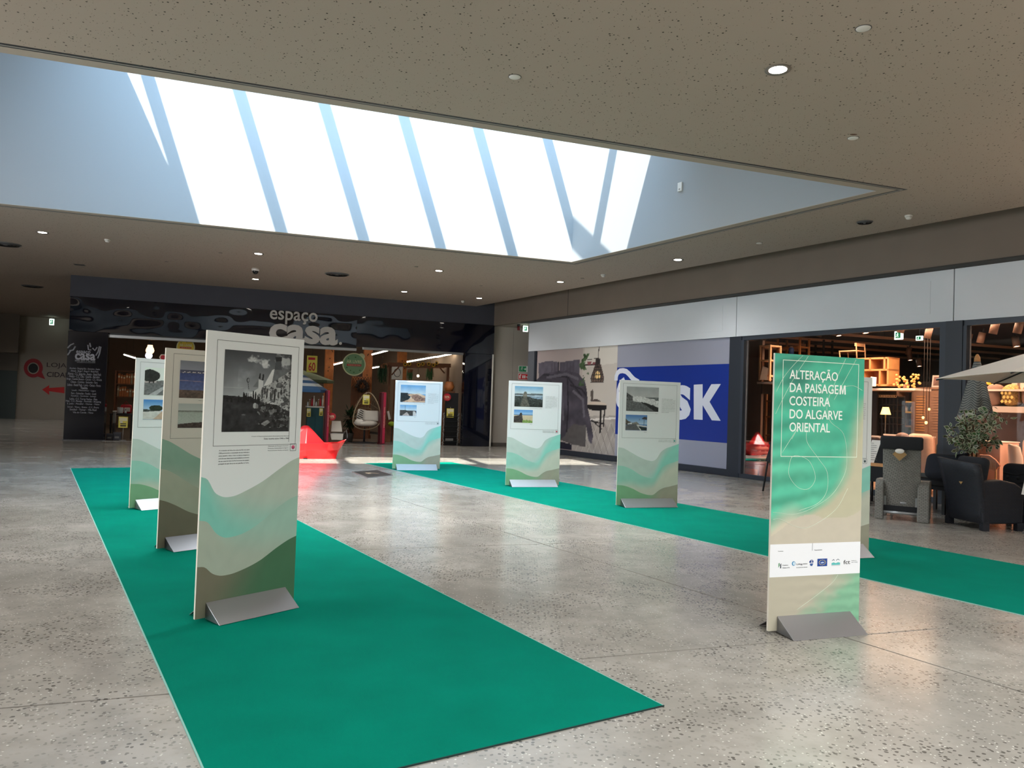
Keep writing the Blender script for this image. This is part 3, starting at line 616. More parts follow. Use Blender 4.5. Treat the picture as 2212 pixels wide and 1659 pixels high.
def im_tree(w, h, sky0, sky1, gnd):
    c = Canvas(w, h, sky0); c.grad(0, .5, sky0, sky1)
    c.poly([(0, .5), (1, .5), (1, 1), (0, 1)], gnd, .25, 20); c.poly([(.0, .5), (.6, .46), (.6, .52), (0, .55)], (190, 180, 176), .3, 24)
    m = ((c.U - .13) / .25) ** 2 + ((c.T - .29) / .22) ** 2 + .5 * vnoise(h, w, 9, 3) < 1; c.fill(m, (44, 48, 46), .3, 20)
    c.line([(.12, .45), (.12, .56)], .012, (40, 38, 36)); c.line([(.22, .44), (.22, .56)], .012, (40, 38, 36))
    c.poly([(.3, .47), (.55, .44), (.8, .46), (.8, .52), (.3, .53)], (110, 112, 110), .4, 30); c.poly([(.1, 1), (.3, 1), (.72, .5), (.66, .5)], (176, 178, 178), .1, 20); return c
def im_road(w, h, sky=(70, 136, 206)):
    c = Canvas(w, h, sky); c.grad(0, .55, sky, (188, 214, 232)); c.poly([(0, .48), (.5, .52), (.5, .6), (0, .62)], (70, 76, 74), .5, 22)
    c.fill(((c.U - .36) / .2) ** 2 + ((c.T - .42) / .15) ** 2 + .4 * vnoise(h, w, 9, 5) < 1, (40, 52, 42), .4, 22); c.poly([(0, .62), (.5, .56), (.55, .58), (.28, 1), (0, 1)], (206, 206, 200), .08)
    c.poly([(.28, 1), (.55, .57), (.62, .57), (.95, 1)], (196, 170, 148), .08); c.poly([(.62, .57), (1, .6), (1, 1), (.95, 1)], (96, 92, 88), .3, 18)
    c.poly([(.8, .3), (.84, .24), (.88, .3), (.96, .36), (.96, .58), (.72, .56)], (74, 84, 90), .4, 22); return c
def im_sea(w, h):
    c = Canvas(w, h, (118, 120, 130)); c.grad(0, .25, (112, 114, 122), (130, 132, 142), .02); c.grad(.25, .33, (64, 66, 88), (78, 80, 100), .1); c.grad(.33, .8, (56, 68, 112), (86, 98, 138), .14, 26, 3)
    for i in range(26): u = .03 + .037 * i; c.ell(u, .31 + .012 * math.sin(i * 2.3), .014, .012, (214, 204, 198) if i % 3 else (92, 88, 92))
    c.poly([(0, .52), (.5, .54), (1, .54), (1, .56), (0, .545)], (128, 116, 132)); c.poly([(.8, .42), (.9, .41), (.93, .45), (.8, .46)], (224, 222, 222), .2, 30); c.ell(.6, .48, .04, .01, (210, 206, 206)); c.ell(.72, .37, .03, .012, (222, 216, 210))
    c.grad(.79, 1, (92, 76, 66), (76, 62, 54), .35, 24, 6); return c
def im_boat(w, h):
    c = Canvas(w, h, (158, 164, 160)); c.grad(0, .28, (158, 164, 160), (172, 176, 170)); c.grad(.28, .34, (110, 116, 108), (120, 124, 116), .2, 30); c.grad(.34, .78, (152, 162, 152), (164, 172, 164), .07, 30, 3)
    c.poly([(.6, .46), (1, .36), (1, .52), (.66, .52)], (96, 88, 84)); c.poly([(.76, .34), (1, .32), (1, .44), (.78, .45)], (170, 104, 66)); c.poly([(.82, .36), (.95, .35), (.95, .41), (.83, .42)], (214, 158, 104))
    c.poly([(0, .84), (.3, .78), (.7, .74), (1, .76), (1, 1), (0, 1)], (62, 52, 48), .5, 24, 5); return c
def im_dune(w, h, small):
    c = Canvas(w, h, (120, 170, 210)); c.grad(0, .5, (112, 166, 212), (214, 222, 226), .06, 5)
    c.line([(.31, .12 if not small else .05), (.31, .45)], .006, (96, 110, 120))
    if not small:
        c.poly([(0, .46), (.3, .45), (.3, .5), (.45, .5), (.4, .62), (.3, 1), (0, 1)], (48, 54, 56), .3, 20); c.poly([(.28, .55), (.5, .5), (.75, .48), (1, .6), (1, 1), (.05, 1), (.3, .85), (.42, .7)], (214, 176, 146), .2, 14)
        c.poly([(.4, .62), (.7, .5), (.85, .68), (1, .72), (1, .9), (.6, .92)], (150, 116, 102), .5, 26, 8); c.poly([(.62, .5), (.68, .46), (.9, .56), (.8, .6)], (230, 206, 180), .1)
    else:
        c.poly([(0, .46), (1, .52), (1, 1), (0, 1)], (74, 70, 68), .5, 22); c.poly([(.15, .95), (.4, .66), (.45, .68), (.6, 1), (.2, 1)], (196, 180, 172), .1); c.poly([(.78, .58), (.9, .56), (1, .8), (1, 1), (.78, 1)], (212, 204, 200), .1)
    return c
def im_rocks(w, h):
    c = Canvas(w, h, (130, 176, 206)); c.grad(0, .36, (116, 168, 204), (208, 222, 224), .05, 5); c.grad(.36, .48, (96, 138, 166), (206, 216, 220), .1, 12); c.grad(.48, 1, (70, 76, 74), (50, 54, 50), .5, 18, 5)
    c.poly([(.0, .37), (1, .33), (1, .42), (0, .45)], (96, 104, 106), .3, 20); c.poly([(.5, .5), (1, .46), (1, .62), (.7, .58)], (140, 160, 176), .3, 22)
    c.poly([(.28, .5), (.32, .3), (.36, .25), (.42, .27), (.44, .5)], (120, 116, 106), .3, 20); c.poly([(.2, 1), (.3, .5), (.42, .48), (.54, 1)], (98, 96, 88), .35, 20, 7); return c
def im_rocks2(w, h):
    c = Canvas(w, h, (90, 150, 214)); c.grad(0, .35, (86, 146, 212), (166, 202, 230)); c.grad(.35, .44, (70, 122, 176), (90, 136, 180)); c.grad(.42, 1, (206, 190, 160), (196, 182, 150), .06, 20)
    c.poly([(0, .5), (.28, .42), (.32, .25), (.42, .22), (.46, .6), (.55, 1), (0, 1)], (70, 64, 62), .4, 18); c.fill((c.T > .78 - .2 * vnoise(h, w, 14, 9)) & (c.U > .45), (126, 156, 84), .4, 26); return c
def im_storm(w, h):
    c = Canvas(w, h, (170, 172, 172)); c.grad(0, .5, (160, 164, 164), (186, 186, 184), .06, 5); c.grad(.42, 1, (112, 114, 114), (84, 86, 86), .3, 18, 4)
    c.poly([(0, .24), (.06, .3), (.16, .38), (.3, .44), (.3, .56), (0, .56)], (90, 92, 92), .7, 24, 5); c.fill((np.abs(c.T - .5 - .22 * (c.U - .3)) < .12 + .14 * vnoise(h, w, 8, 3)) & (c.U > .2), (206, 206, 204), .2, 22)
    c.poly([(.4, .62), (.6, .64), (1, .84), (1, 1), (.9, 1), (.6, .74)], (44, 46, 46), .4, 24); c.poly([(0, .6), (.4, .62), (.9, 1), (0, 1)], (98, 100, 100), .3, 30, 8); return c
def im_street(w, h):
    c = Canvas(w, h, (84, 128, 182)); c.grad(0, .6, (78, 122, 180), (176, 198, 214)); c.poly([(0, .25), (.12, .4), (.3, .5), (.3, .62), (0, .66)], (84, 78, 70), .6, 20); c.poly([(.1, .55), (.28, .5), (.3, .6), (.1, .62)], (206, 206, 206), .2)
    c.poly([(.3, .52), (.5, .44), (.62, .56), (.62, .66), (.3, .62)], (120, 116, 110), .5, 22); c.poly([(0, .68), (.34, .6), (.5, .62), (.7, 1), (0, 1)], (96, 96, 98), .12); c.poly([(.5, .62), (1, .7), (1, .78), (.6, .72), (.76, 1), (.7, 1)], (206, 202, 196), .08)
    c.poly([(.58, .72), (1, .8), (1, 1), (.76, 1)], (44, 50, 50), .4); c.poly([(.74, .22), (.88, .1), (1, .14), (1, .3), (.78, .26)], (66, 64, 66), .2); c.line([(.86, .2), (.86, .62)], .008, (50, 50, 54)); c.line([(.64, .24), (.65, .66)], .006, (70, 76, 84)); return c
# ---- the eight boards
Z1 = CARPETS
b1 = board('display_board', 'board with large black and white beach wall photo, nearest on left carpet', (-2.125, 5.348), 37.7, .815, z0=Z1); f1 = Face(b1)
waves(f1, **NAR, cA=nar_cols[0], cB=nar_cols[1], cC=nar_cols[2])
f1.rect_line(.095, .03, .945, .405); f1.photo(im_wall(), .17, .062, .865, .355, label='black and white photo of people by a wall')
f1.text('O casario de Monte Gordo, pescadores e barcos junto ao mar, Santa Luzia', .47, .374, .40, .007); f1.text('Data: incerta entre 1940 e 1960', .60, .384, .27, .011, bold=.004)
bb = MB(); bb.box(.868 * .815, .868 * .815 + .003, -.0022, -.0016, f1.g + BH * .605, f1.g + BH * .7); bb.build('rule', 'rule', f1.r)
f1.lines(['A ocupação da linha da costa da ilha nos anos', '1940 pertencente a comunidade de mar dedicada à', 'pesca, quando a olaria, o lote e os barcos chegavam à', 'porta de casa. Santa Luzia é uma localidade ao sotavento', 'de um canal do leste da Ria Formosa, foi sempre', 'protegida da ação direta do mar pela Ilha de Tavira.'], .155, .414, .30, .0095, .0105)
stamp(f1, 'pink_dot', .955, .402)
b2 = board('display_board', 'board with harbour and moored boat photos, between two others on left carpet', (-3.465, 7.70), 38.0, .815, 'plate_dark', z0=Z1); f2 = Face(b2)
waves(f2, **flip(NAR), cA=mixer((134, 166, 148), (176, 176, 160), .2, 1.2, .9), cB=mixer((168, 172, 154), (160, 160, 142), .2, .8), cC=mixer((116, 110, 94), (122, 116, 98), .2, .8), white=(200, 194, 184))  # beige ground: the dimmer light on this board is put into its white
f2.rect_line(.10, .025, .93, .455); f2.photo(im_sea(84, 92), .19, .058, .80, .248, label='colour photo of a harbour bay'); f2.photo(im_boat(80, 60), .19, .277, .80, .402, label='photo of a boat on still water')
f2.text('Vista da Ria Formosa, Fuseta', .45, .262, .3, .007); stamp(f2, 'dark_dot', .95, .452)
b3 = board('display_board', 'board with photos of a round tree beside a road, farthest on left carpet', (-5.019, 10.279), 38.0, 1.09, z0=Z1); f3 = Face(b3)
waves(f3, **WIDE, cA=wide_cols[0], cB=wide_cols[1], cC=wide_cols[2])
f3.rect_line(.055, .025, .945, .465); f3.photo(im_tree(70, 60, (226, 236, 226), (236, 240, 236), (112, 114, 114)), .115, .06, .62, .248, label='photo of a tree and a cobbled road'); f3.photo(im_road(66, 56), .115, .277, .56, .412, label='photo of a tree under blue sky')
f3.text('Estrada da Manta Rota, Cacela', .4, .262, .2, .006); f3.lines(['Alteração na paisagem'] + ['costeira do sotavento algarvio ao longo'] * 8, .68, .1, .24, .012, .008, 'rule'); stamp(f3, 'pink_dot', .95, .468)
TXT = ['A linha de costa', 'recuou nas últimas décadas, o areal', 'mudou e as casas ficaram junto ao', 'mar, como mostram estas imagens', 'recolhidas no mesmo lugar e com', 'o mesmo enquadramento da foto', 'antiga. As dunas e as arribas são', 'sistemas naturais em movimento,', 'protegem a terra das ondas e dos', 'temporais do inverno e por isso', 'devem ser conservadas.']
def wide_board(label, o, az, p1, p2, l1, l2, dot):
    B = board('display_board', label, o, az, 1.09, z0=Z1); f = Face(B); waves(f, **WIDE, cA=wide_cols[0], cB=wide_cols[1], cC=wide_cols[2])
    f.rect_line(.055, .025, .945, .463); f.photo(p1, .112, .05, .64, .247, label=l1); f.photo(p2, .11, .277, .46, .402, label=l2)
    f.text('Autor: Arquivo Municipal de Tavira', .40, .262, .17, .006, 'rule'); f.text('1967', .585, .262, .05, .007); f.text('2023', .41, .416, .045, .007)
    f.lines(TXT, .695, .132, .225, .0108, .0085, 'rule', [.8] + [1, .97, .98, 1, .95, .99, 1, .96, .98, .55]); stamp(f, dot, .95, .466); return f
f4 = wide_board('white board with sand dune photos, farthest along the right green carpet', (-2.633, 17.455), 72.0, im_dune(64, 46, False), im_dune(46, 32, True), 'photo of a sand dune', 'smaller photo of a dune path', 'dark_dot')
f5 = wide_board('white board with rocky shore photos, middle of the row before the bed poster', (-.058, 14.791), 72.5, im_rocks(72, 50), im_rocks2(50, 34), 'photo of a rocky shore', 'smaller photo of a ruin on sand', 'red_dot')
f6 = wide_board('board with a grey stormy sea photo, standing before the blue shop poster', (1.726, 12.346), 72.8, im_storm(80, 58), im_street(56, 40), 'grey photo of breaking waves', 'smaller photo of a seaside street', 'teal_dot')
# title board
b7 = board('title_board', 'tall teal title board reading ALTERAÇÃO DA PAISAGEM COSTEIRA in white', (1.895, 5.573), 70.8, .815, 'plate'); f7 = Face(b7)
def teal(U, K, T):
    w = np.stack([U, T], -1); n = vnoise(U.shape[0], U.shape[1], 5, 3, 3); n2 = vnoise(U.shape[0], U.shape[1], 26, 8, 2)
    c = blend((70, 172, 142), (108, 196, 160), np.clip(T * 1.2 + n, 0, 1)); dk = np.exp(-(((U - .2) / .22) ** 2 + ((T - .06 - .35 * (U - .2)) / .09) ** 2)); c = blend(c, (58, 118, 104), .0 * U + .62 * dk) if False else c * (1 - .62 * dk)[..., None] + np.array((58, 118, 104)) * (.62 * dk)[..., None]
    c *= (1 + .16 * np.sin(T * 92 + 6 * n + U * 5) * np.clip(1.1 - U, 0, 1) * .6 + .06 * n2)[..., None]
    e = np.interp(T, [0, .11, .16, .25, .36, .44, .5, .55, .60, .66], [1.2, 1.1, .93, .84, .80, .77, .67, .52, .28, .0])       # sand creeps in from the right
    k = np.clip((U - e + .09 * n) / .24 + .35, 0, 1); k = k * k * (3 - 2 * k)
    c = c * (1 - k)[..., None] + np.array((190, 186, 158)) * k[..., None]
    kb = np.clip((T - .58 + .05 * np.sin(U * 7)) / .08, 0, 1); c = c * (1 - kb)[..., None] + np.array((206, 198, 176)) * kb[..., None]
    land = (T > .635 - .05 * np.sin(U * 5.2 - .6) - .30 * np.clip(U - .55, 0, 1) ** 1.2); c[land] = np.array((199, 191, 172)); return c * (1 + .03 * n2)[..., None]
f7.region('sea_print', 0., .69, teal, nx=90, nz=170)
def greens(U, K, T):
    n = vnoise(U.shape[0], U.shape[1], 6, 13, 3); k = np.clip((U - .5 + .6 * (K - .35) + .3 * n) / .35, 0, 1); return blend((186, 180, 160), (132, 184, 150), k) * (1 + .05 * np.sin(T * 160 + 4 * n) * U)[..., None]
f7.region('sea_print', .808, 1., greens, nx=60, nz=40)
f7.region('strip_print', .69, .808, lambda U, K, T: np.zeros(U.shape + (3,)) + (238, 240, 242), nz=3)
f7.rect_line(.085, .022, .935, .374, 'pale_rule', .0045)
mat('white_ink', (238, 244, 236), .5)
for i, (s_, u0, u1, t0, t1) in enumerate([('ALTERAÇÃO', .16, .695, .058, .092), ('DA PAISAGE', .165, .705, .105, .139), ('COSTEIRA', .165, .615, .153, .187), ('DO ALGARVE', .17, .755, .201, .235), ('ORIENTAL', .172, .62, .249, .283)]):
    x0 = u0 * .815; hz = BH * (t1 - t0) * (1.28 if i == 0 else 1.0)
    zb = f7.g + BH * (1 - t1) - (BH * (t1 - t0) * .18 if 'Ç' in s_ else 0)
    hh = hz * (1.12 if 'Ç' in s_ else 1.); text(s_, x0, zb, -.002, 'white_ink', f7.r, w=(u1 - u0) * .815, h=hh, bold=.009, ext=.0005)
x0, x1, z0, z1 = .718 * .815, .79 * .815, f7.g + BH * (1 - .139), f7.g + BH * (1 - .105); sw = .0125; xm = (x0 + x1) / 2
MB().prism([(x0, z0), (x0 + .004, z1), (x0 + .017, z1), (xm, z0 + .023), (x1 - .017, z1), (x1 - .004, z1), (x1, z0), (x1 - sw, z0), (x1 - sw - .002, z1 - .018), (xm + .004, z0 + .002), (xm - .004, z0 + .002), (x0 + sw + .002, z1 - .018), (x0 + sw, z0)], -.0025, -.0015).build('lettering', 'white_ink', f7.r)
def contour(pts, closed=False):
    u = np.linspace(0, 1, len(pts)); P = []
    n = len(pts); fu = curve(list(zip(u, [p[0] for p in pts]))); ft = curve(list(zip(u, [p[1] for p in pts])))
    for k in np.linspace(0, 1, n * 6): P.append((float(fu(k)) * .815, -.0014, f7.g + BH * (1 - float(ft(k)))))
    MB().tube(P, .0012, 4).build('contour_line', 'pale_rule', f7.r)
contour([(.30, .003), (.2, .04), (.1, .085), (.02, .14)]); contour([(.36, .004), (.22, .08), (.1, .16), (.02, .22)]); contour([(.78, .005), (.66, .1), (.58, .18), (.62, .24), (.78, .29), (.82, .4), (.75, .47), (.6, .53), (.3, .58), (.02, .575)])
contour([(.9, .006), (.8, .07), (.66, .16)]); contour([(.36, .27), (.37, .32), (.5, .38), (.6, .43), (.6, .5), (.5, .545), (.3, .57)]); contour([(.2, .31), (.26, .27), (.1, .36)])
contour([(.2, .375), (.27, .37), (.4, .39), (.47, .45), (.4, .49), (.28, .485), (.18, .44), (.19, .39), (.21, .374)]); contour([(.75, .11), (.88, .105), (.98, .12)])
contour([(.02, .60), (.1, .6), (.25, .625), (.42, .63), (.7, .57), (.84, .49)]); contour([(.3, .93), (.5, .885), (.68, .84), (.75, .81)])
f7.text('Promotor', .085, .717, .055, .007, 'rule'); f7.text('Financiamento', .48, .717, .085, .007, 'rule')
bb = MB(); bb.box(.455 * .815, .455 * .815 + .002, -.0022, -.0012, f7.g + BH * .283, f7.g + BH * .31); bb.build('rule', 'rule', f7.r)
def badge(u0, t0, u1, t1, c): c.build('logo', (f7.p(u0, t0, -.0018), f7.p(u1, t0, -.0018), f7.p(u0, t1, -.0018)), f7.r)
W2 = (238, 240, 242)
c = Canvas(30, 40, W2); c.poly([(.15, .1), (.5, .0), (.5, .5), (.15, .9)], (96, 150, 110)); c.poly([(.6, .3), (.9, .1), (.9, 1), (.6, 1)], (60, 70, 76)); badge(.085, .757, .125, .777, c)
f7.text('Centro', .135, .768, .06, .008); f7.text('Ciências do Mar', .135, .777, .08, .007, 'rule')
c = Canvas(30, 30, W2); c.ell(.5, .5, .48, .48, (60, 140, 186)); c.ell(.6, .5, .3, .34, (206, 226, 236)); badge(.235, .753, .275, .770, c); f7.text('UAlg', .285, .769, .065, .014, 'ink', bold=.01); f7.text('UNIVERSIDADE', .355, .766, .05, .006, 'rule'); f7.text('FACULDADE DE CIÊNCIAS', .285, .778, .12, .006, 'rule')
c = Canvas(30, 36, W2); c.poly([(.1, .3), (.6, .0), (.95, .3), (.9, .5), (.1, .5)], (40, 72, 132)); c.poly([(.2, .6), (.9, .6), (.7, .95), (.3, .9)], (58, 92, 150)); c.line([(.6, 0), (.6, .5)], .05, W2); badge(.42, .748, .475, .775, c)
c = Canvas(48, 48, (34, 72, 150))
for k in range(12): c.ell(.5 + .32 * math.sin(k * math.pi / 6), .5 - .32 * math.cos(k * math.pi / 6), .045, .045, (232, 206, 70))
c.poly([(.3, .55), (.5, .42), (.72, .5), (.6, .6), (.4, .62)], (190, 206, 226)); badge(.515, .748, .625, .776, c)
c = Canvas(44, 40, W2); c.line([(.08, .25), (.25, .1), (.32, .25)], .03, (40, 70, 90)); c.line([(.55, .25), (.72, .08), (.9, .22)], .03, (40, 70, 90)); c.poly([(.02, .6), (.25, .5), (.5, .62), (.75, .5), (.98, .58), (.98, .85), (.02, .85)], (96, 190, 186)); c.poly([(.02, .9), (.98, .9), (.98, .97), (.02, .97)], (150, 170, 176)); badge(.672, .750, .772, .777, c)
f7.text('fct', .81, .772, .075, .03, 'ink', bold=.004); f7.text('Fundação para a', .9, .762, .06, .006, 'rule'); f7.text('Ciência e a Tecnologia', .9, .768, .07, .006, 'rule')
# the board behind the title board
q = onZ(1876, 1199); e8 = np.array([math.sin(R(72)), math.cos(R(72))]); o8 = q[:2] - e8 * 1.09
f8 = wide_board('board half hidden behind the teal title board, its right edge showing', tuple(o8), 72., im_rocks(40, 30), im_street(30, 22), 'photo of the shore', 'smaller photo of a street', 'dark_dot')
# ---------------------------------------------------------------- ceiling fittings
mat('lamp_glow', (255, 250, 240), .5, emit=(255, 246, 232), es=14); mat('trim_ring', (120, 112, 104), .5); mat('vent_dark', (60, 60, 62), .6); mat('vent_mid', (96, 94, 92), .5)
mat('white_plastic', (208, 204, 198), .5); mat('black_gloss', (10, 10, 12), .08)
WHERE = ['above the passage left of the home store', 'over the red boat and the near carpet end', 'beyond the right half of the skylight', 'near the hall corner, nearest the skylight corner', 'over the right shop windows', 'largest, lone on the perforated ceiling nearest the camera', 'close above the right part of the home store sign', 'tucked in the hall corner over the dark pillar', 'below the dome camera, close above the home store sign']
def disc(m_, r, z0, z1, seg=20): return m_.lathe([(0, z0), (r, z0), (r, z1), (0, z1)], seg)
for (a, b), w_ in zip(DL, WHERE):
    o = thing('downlight', 'lit round recessed downlight ' + w_, 'ceiling light', (*AB(a, b), HC), RZB, None)
    MB().lathe([(.088, -.004), (.125, -.012), (.13, 0), (.088, 0)], 24).build('trim_ring', 'trim_ring', o)
    disc(MB(), .088, -.006, -.001, 24).build('lens', 'lamp_glow', o)
for px, py, w_ in ((1112, 166, 'in the middle of the near ceiling'), (1865, 61, 'near the upper right corner of the ceiling'), (1843, 298, 'with a brown stain, over the tip of the skylight'), (1640, 525, 'near the long right wall edge, over the pale panels')):
    p = onZ(px, py, HC); o = thing('ceiling_disc', 'flat white disc cover on ceiling ' + w_, 'cover', p, 0)
    MB().lathe([(0, -.012), (.05, -.012), (.062, -.006), (.064, 0), (0, 0)], 22).build('cap', 'white_plastic', o)
    MB().lathe([(.064, -.003), (.07, -.003), (.07, 0), (.064, 0)], 22).build('shadow_ring', 'vent_dark', o)
    if px == 1843: MB().lathe([(0, -.001), (.03, -.001), (.03, 0), (0, 0)], 9, (-.05, -.12, 0), 1.6, .7).build('stain', mat('stain', (92, 58, 38), .8), o)
for px, py, r, w_ in ((12, 527, .33, 'above the passage at the photo edge'), (728, 592, .33, 'above the home store lettering'), (70, 618, .33, 'deep in the left passage'), (1868, 479, .13, 'small, over the right shop windows')):
    p = onZ(px, py, HC); o = thing('round_vent', 'dark round ceiling air diffuser ' + w_, 'vent', p, 0)
    MB().lathe([(r * .93, -.012), (r, -.02), (r * 1.03, 0), (r * .93, 0)], 32).build('outer_ring', 'vent_mid', o)
    for k, q in enumerate((.2, .42, .64, .86)): MB().lathe([(r * q, -.03), (r * (q + .12), -.006), (r * (q + .1), -.002), (r * (q - .02), -.028)], 32).build('louvre', 'vent_dark', o)
    disc(MB(), r * .18, -.03, -.006).build('hub', 'vent_mid', o)
for px, py, w_ in ((232, 517, 'above the left passage mouth'), (1000, 650, 'in the hall corner by the dark soffit'), (1303, 593, 'between the skylight corner and right wall'), (1963, 465, 'right of the skylight tip, near the right wall')):
    p = onZ(px, py, HC); o = thing('smoke_detector', 'small white smoke detector ' + w_, 'detector', p, 0)
    MB().lathe([(0, -.07), (.035, -.068), (.048, -.05), (.05, -.035), (0, -.035)], 18).build('head', 'white_plastic', o); MB().lathe([(0, -.03), (.062, -.03), (.066, 0), (0, 0)], 18).build('base', 'white_plastic', o)
    MB().lathe([(0, -.036), (.04, -.036), (.04, -.029), (0, -.029)], 14).build('gap_ring', 'vent_dark', o)
for px, py, w_ in ((476, 546, 'left of the dome camera'), (360, 565, 'left of the lit lamp pair'), (899, 576, 'beside the lit lamp past the skylight'), (1258, 601, 'past the skylight corner, near the right soffit'), (178, 577, 'by the dark access slot'), (1039, 617, 'between two lamps in the hall corner'), (850, 646, 'right against the home store band')):
    p = onZ(px, py, HC); o = thing('sprinkler_cap', 'tiny pale sprinkler cap ' + w_, 'sprinkler', p, 0)
    MB().lathe([(0, -.012), (.045, -.012), (.05, 0), (0, 0)], 16).build('cap', 'trim_ring', o)
p = onZ(172, 572, HC); o = thing('access_slot', 'narrow dark slot in the ceiling beside the home store corner', 'vent', p, RZB); MB().box(-.13, .13, -.12, .12, -.006, 0).build('slot_plate', 'vent_dark', o); MB().box(-.15, .15, -.14, .14, -.003, 0).build('rim', 'trim_ring', o)
p = onZ(552, 580, HC); o = thing('dome_camera', 'black dome security camera hanging under the ceiling between two lit lamps', 'camera', p, 0)
MB().lathe([(0, 0), (.1, 0), (.105, -.05), (.085, -.07), (0, -.07)], 24).build('housing', 'white_plastic', o); MB().ball((0, 0, -.075), .08, .08, .085).build('dome', 'black_gloss', o)
q = onA(1471, 404, SA1); o = thing('sensor_box', 'small white sensor box high on the skylight shaft wall', 'sensor', q, RZA); MB().box(-.06, .06, -.04, 0, -.09, .09).build('case', 'white_plastic', o, bevel=.008); MB().box(-.02, .02, -.043, -.04, -.06, -.04).build('lens', 'vent_mid', o)
# ---------------------------------------------------------------- floor access hatch, red boat seat
q = [onZ(*p) for p in ((764, 1020), (814, 1016), (846, 1027), (795, 1032))]; ctr = sum(q) / 4
o = thing('floor_hatch', 'dark square floor hatch with a pale metal rim by the right carpet', 'hatch', ctr, 0)
P4 = [(p - ctr)[:2] for p in q]; m = MB(); m.zprism(P4, 0, .006); m.build('dark_cover', mat('hatch_dark', (34, 32, 32), .35), o)
P5 = [p * 1.1 for p in P4]
for k in range(4): m = MB(); m.zprism([P4[k], P4[(k + 1) % 4], P5[(k + 1) % 4], P5[k]], 0, .01); m.build('rim', 'steel', o)
m = MB(); random.seed(3)
for k in range(9):
    x, y = random.uniform(-.14, .14), random.uniform(-.12, .12); m.ball((x, y, .011), .05 * random.random() + .02, .02, .004, 8, 5)
m.build('scuff_marks', mat('scuff', (170, 140, 112), .7), o)
mat('red_plastic', (214, 18, 24), .28, coat=.2)
bx = onZ(648, 997); ex = onZ(727, 988); L1 = onB(733, 968, float(m2 @ ex[:2])); axis = d2
ctr = onZ(660, 992) + np.array([*(m2 * .35), 0])
o = thing('boat_seat', 'red plastic seat shaped like a folded paper boat on the sunlit floor', 'seat', (ctr[0], ctr[1], 0), RZB)
hl = 1.02
def hull():
    v = []; secs = [(-hl - .02, .5, .02), (-.86, .42, .22), (-.55, .40, .36), (0, .40, .42), (.55, .40, .36), (.86, .42, .22), (hl + .02, .5, .02)]; rings = []
    m = MB()
    for (x, zt, hw) in secs:
        kb = .72 if abs(x) > .9 else .9; xb = x * kb; hb = max(.012, hw * .62)
        rings.append([(xb, -hb, 0), (x * (kb + 1) / 2 + .0, -hw * .93, zt * .55), (x, -hw, zt), (x, -hw * .8, zt), (x * .97, 0, zt - .05), (x, hw * .8, zt), (x, hw, zt), (x * (kb + 1) / 2, hw * .93, zt * .55), (xb, hb, 0)])
    n = 9; vv = [p for r_ in rings for p in r_]; f = []
    for i in range(len(rings) - 1):
        for k in range(n): f.append([i * n + k, i * n + (k + 1) % n, (i + 1) * n + (k + 1) % n, (i + 1) * n + k])
    f += [list(range(n - 1, -1, -1)), [(len(rings) - 1) * n + k for k in range(n)]]
    return m.add(vv, f)
h = hull().build('hull', 'red_plastic', o, bevel=.03)
m = MB(); m.add([(-.52, -.1, .36), (0, -.36, .36), (.52, -.1, .36), (.52, .1, .36), (0, .36, .36), (-.52, .1, .36), (-.07, -.03, .84), (.07, -.03, .84), (.07, .03, .84), (-.07, .03, .84)],
       [(0, 1, 7, 6), (1, 2, 7), (2, 3, 8, 7), (3, 4, 8), (4, 5, 9, 8), (5, 0, 6, 9), (6, 7, 8, 9), (5, 4, 3, 2, 1, 0)])
m.build('peak', 'red_plastic', o, bevel=.035)
m = MB(); m.box(-.05, .05, -.32, -.2, 0, .02); m.build('drain_slot', 'black', o)
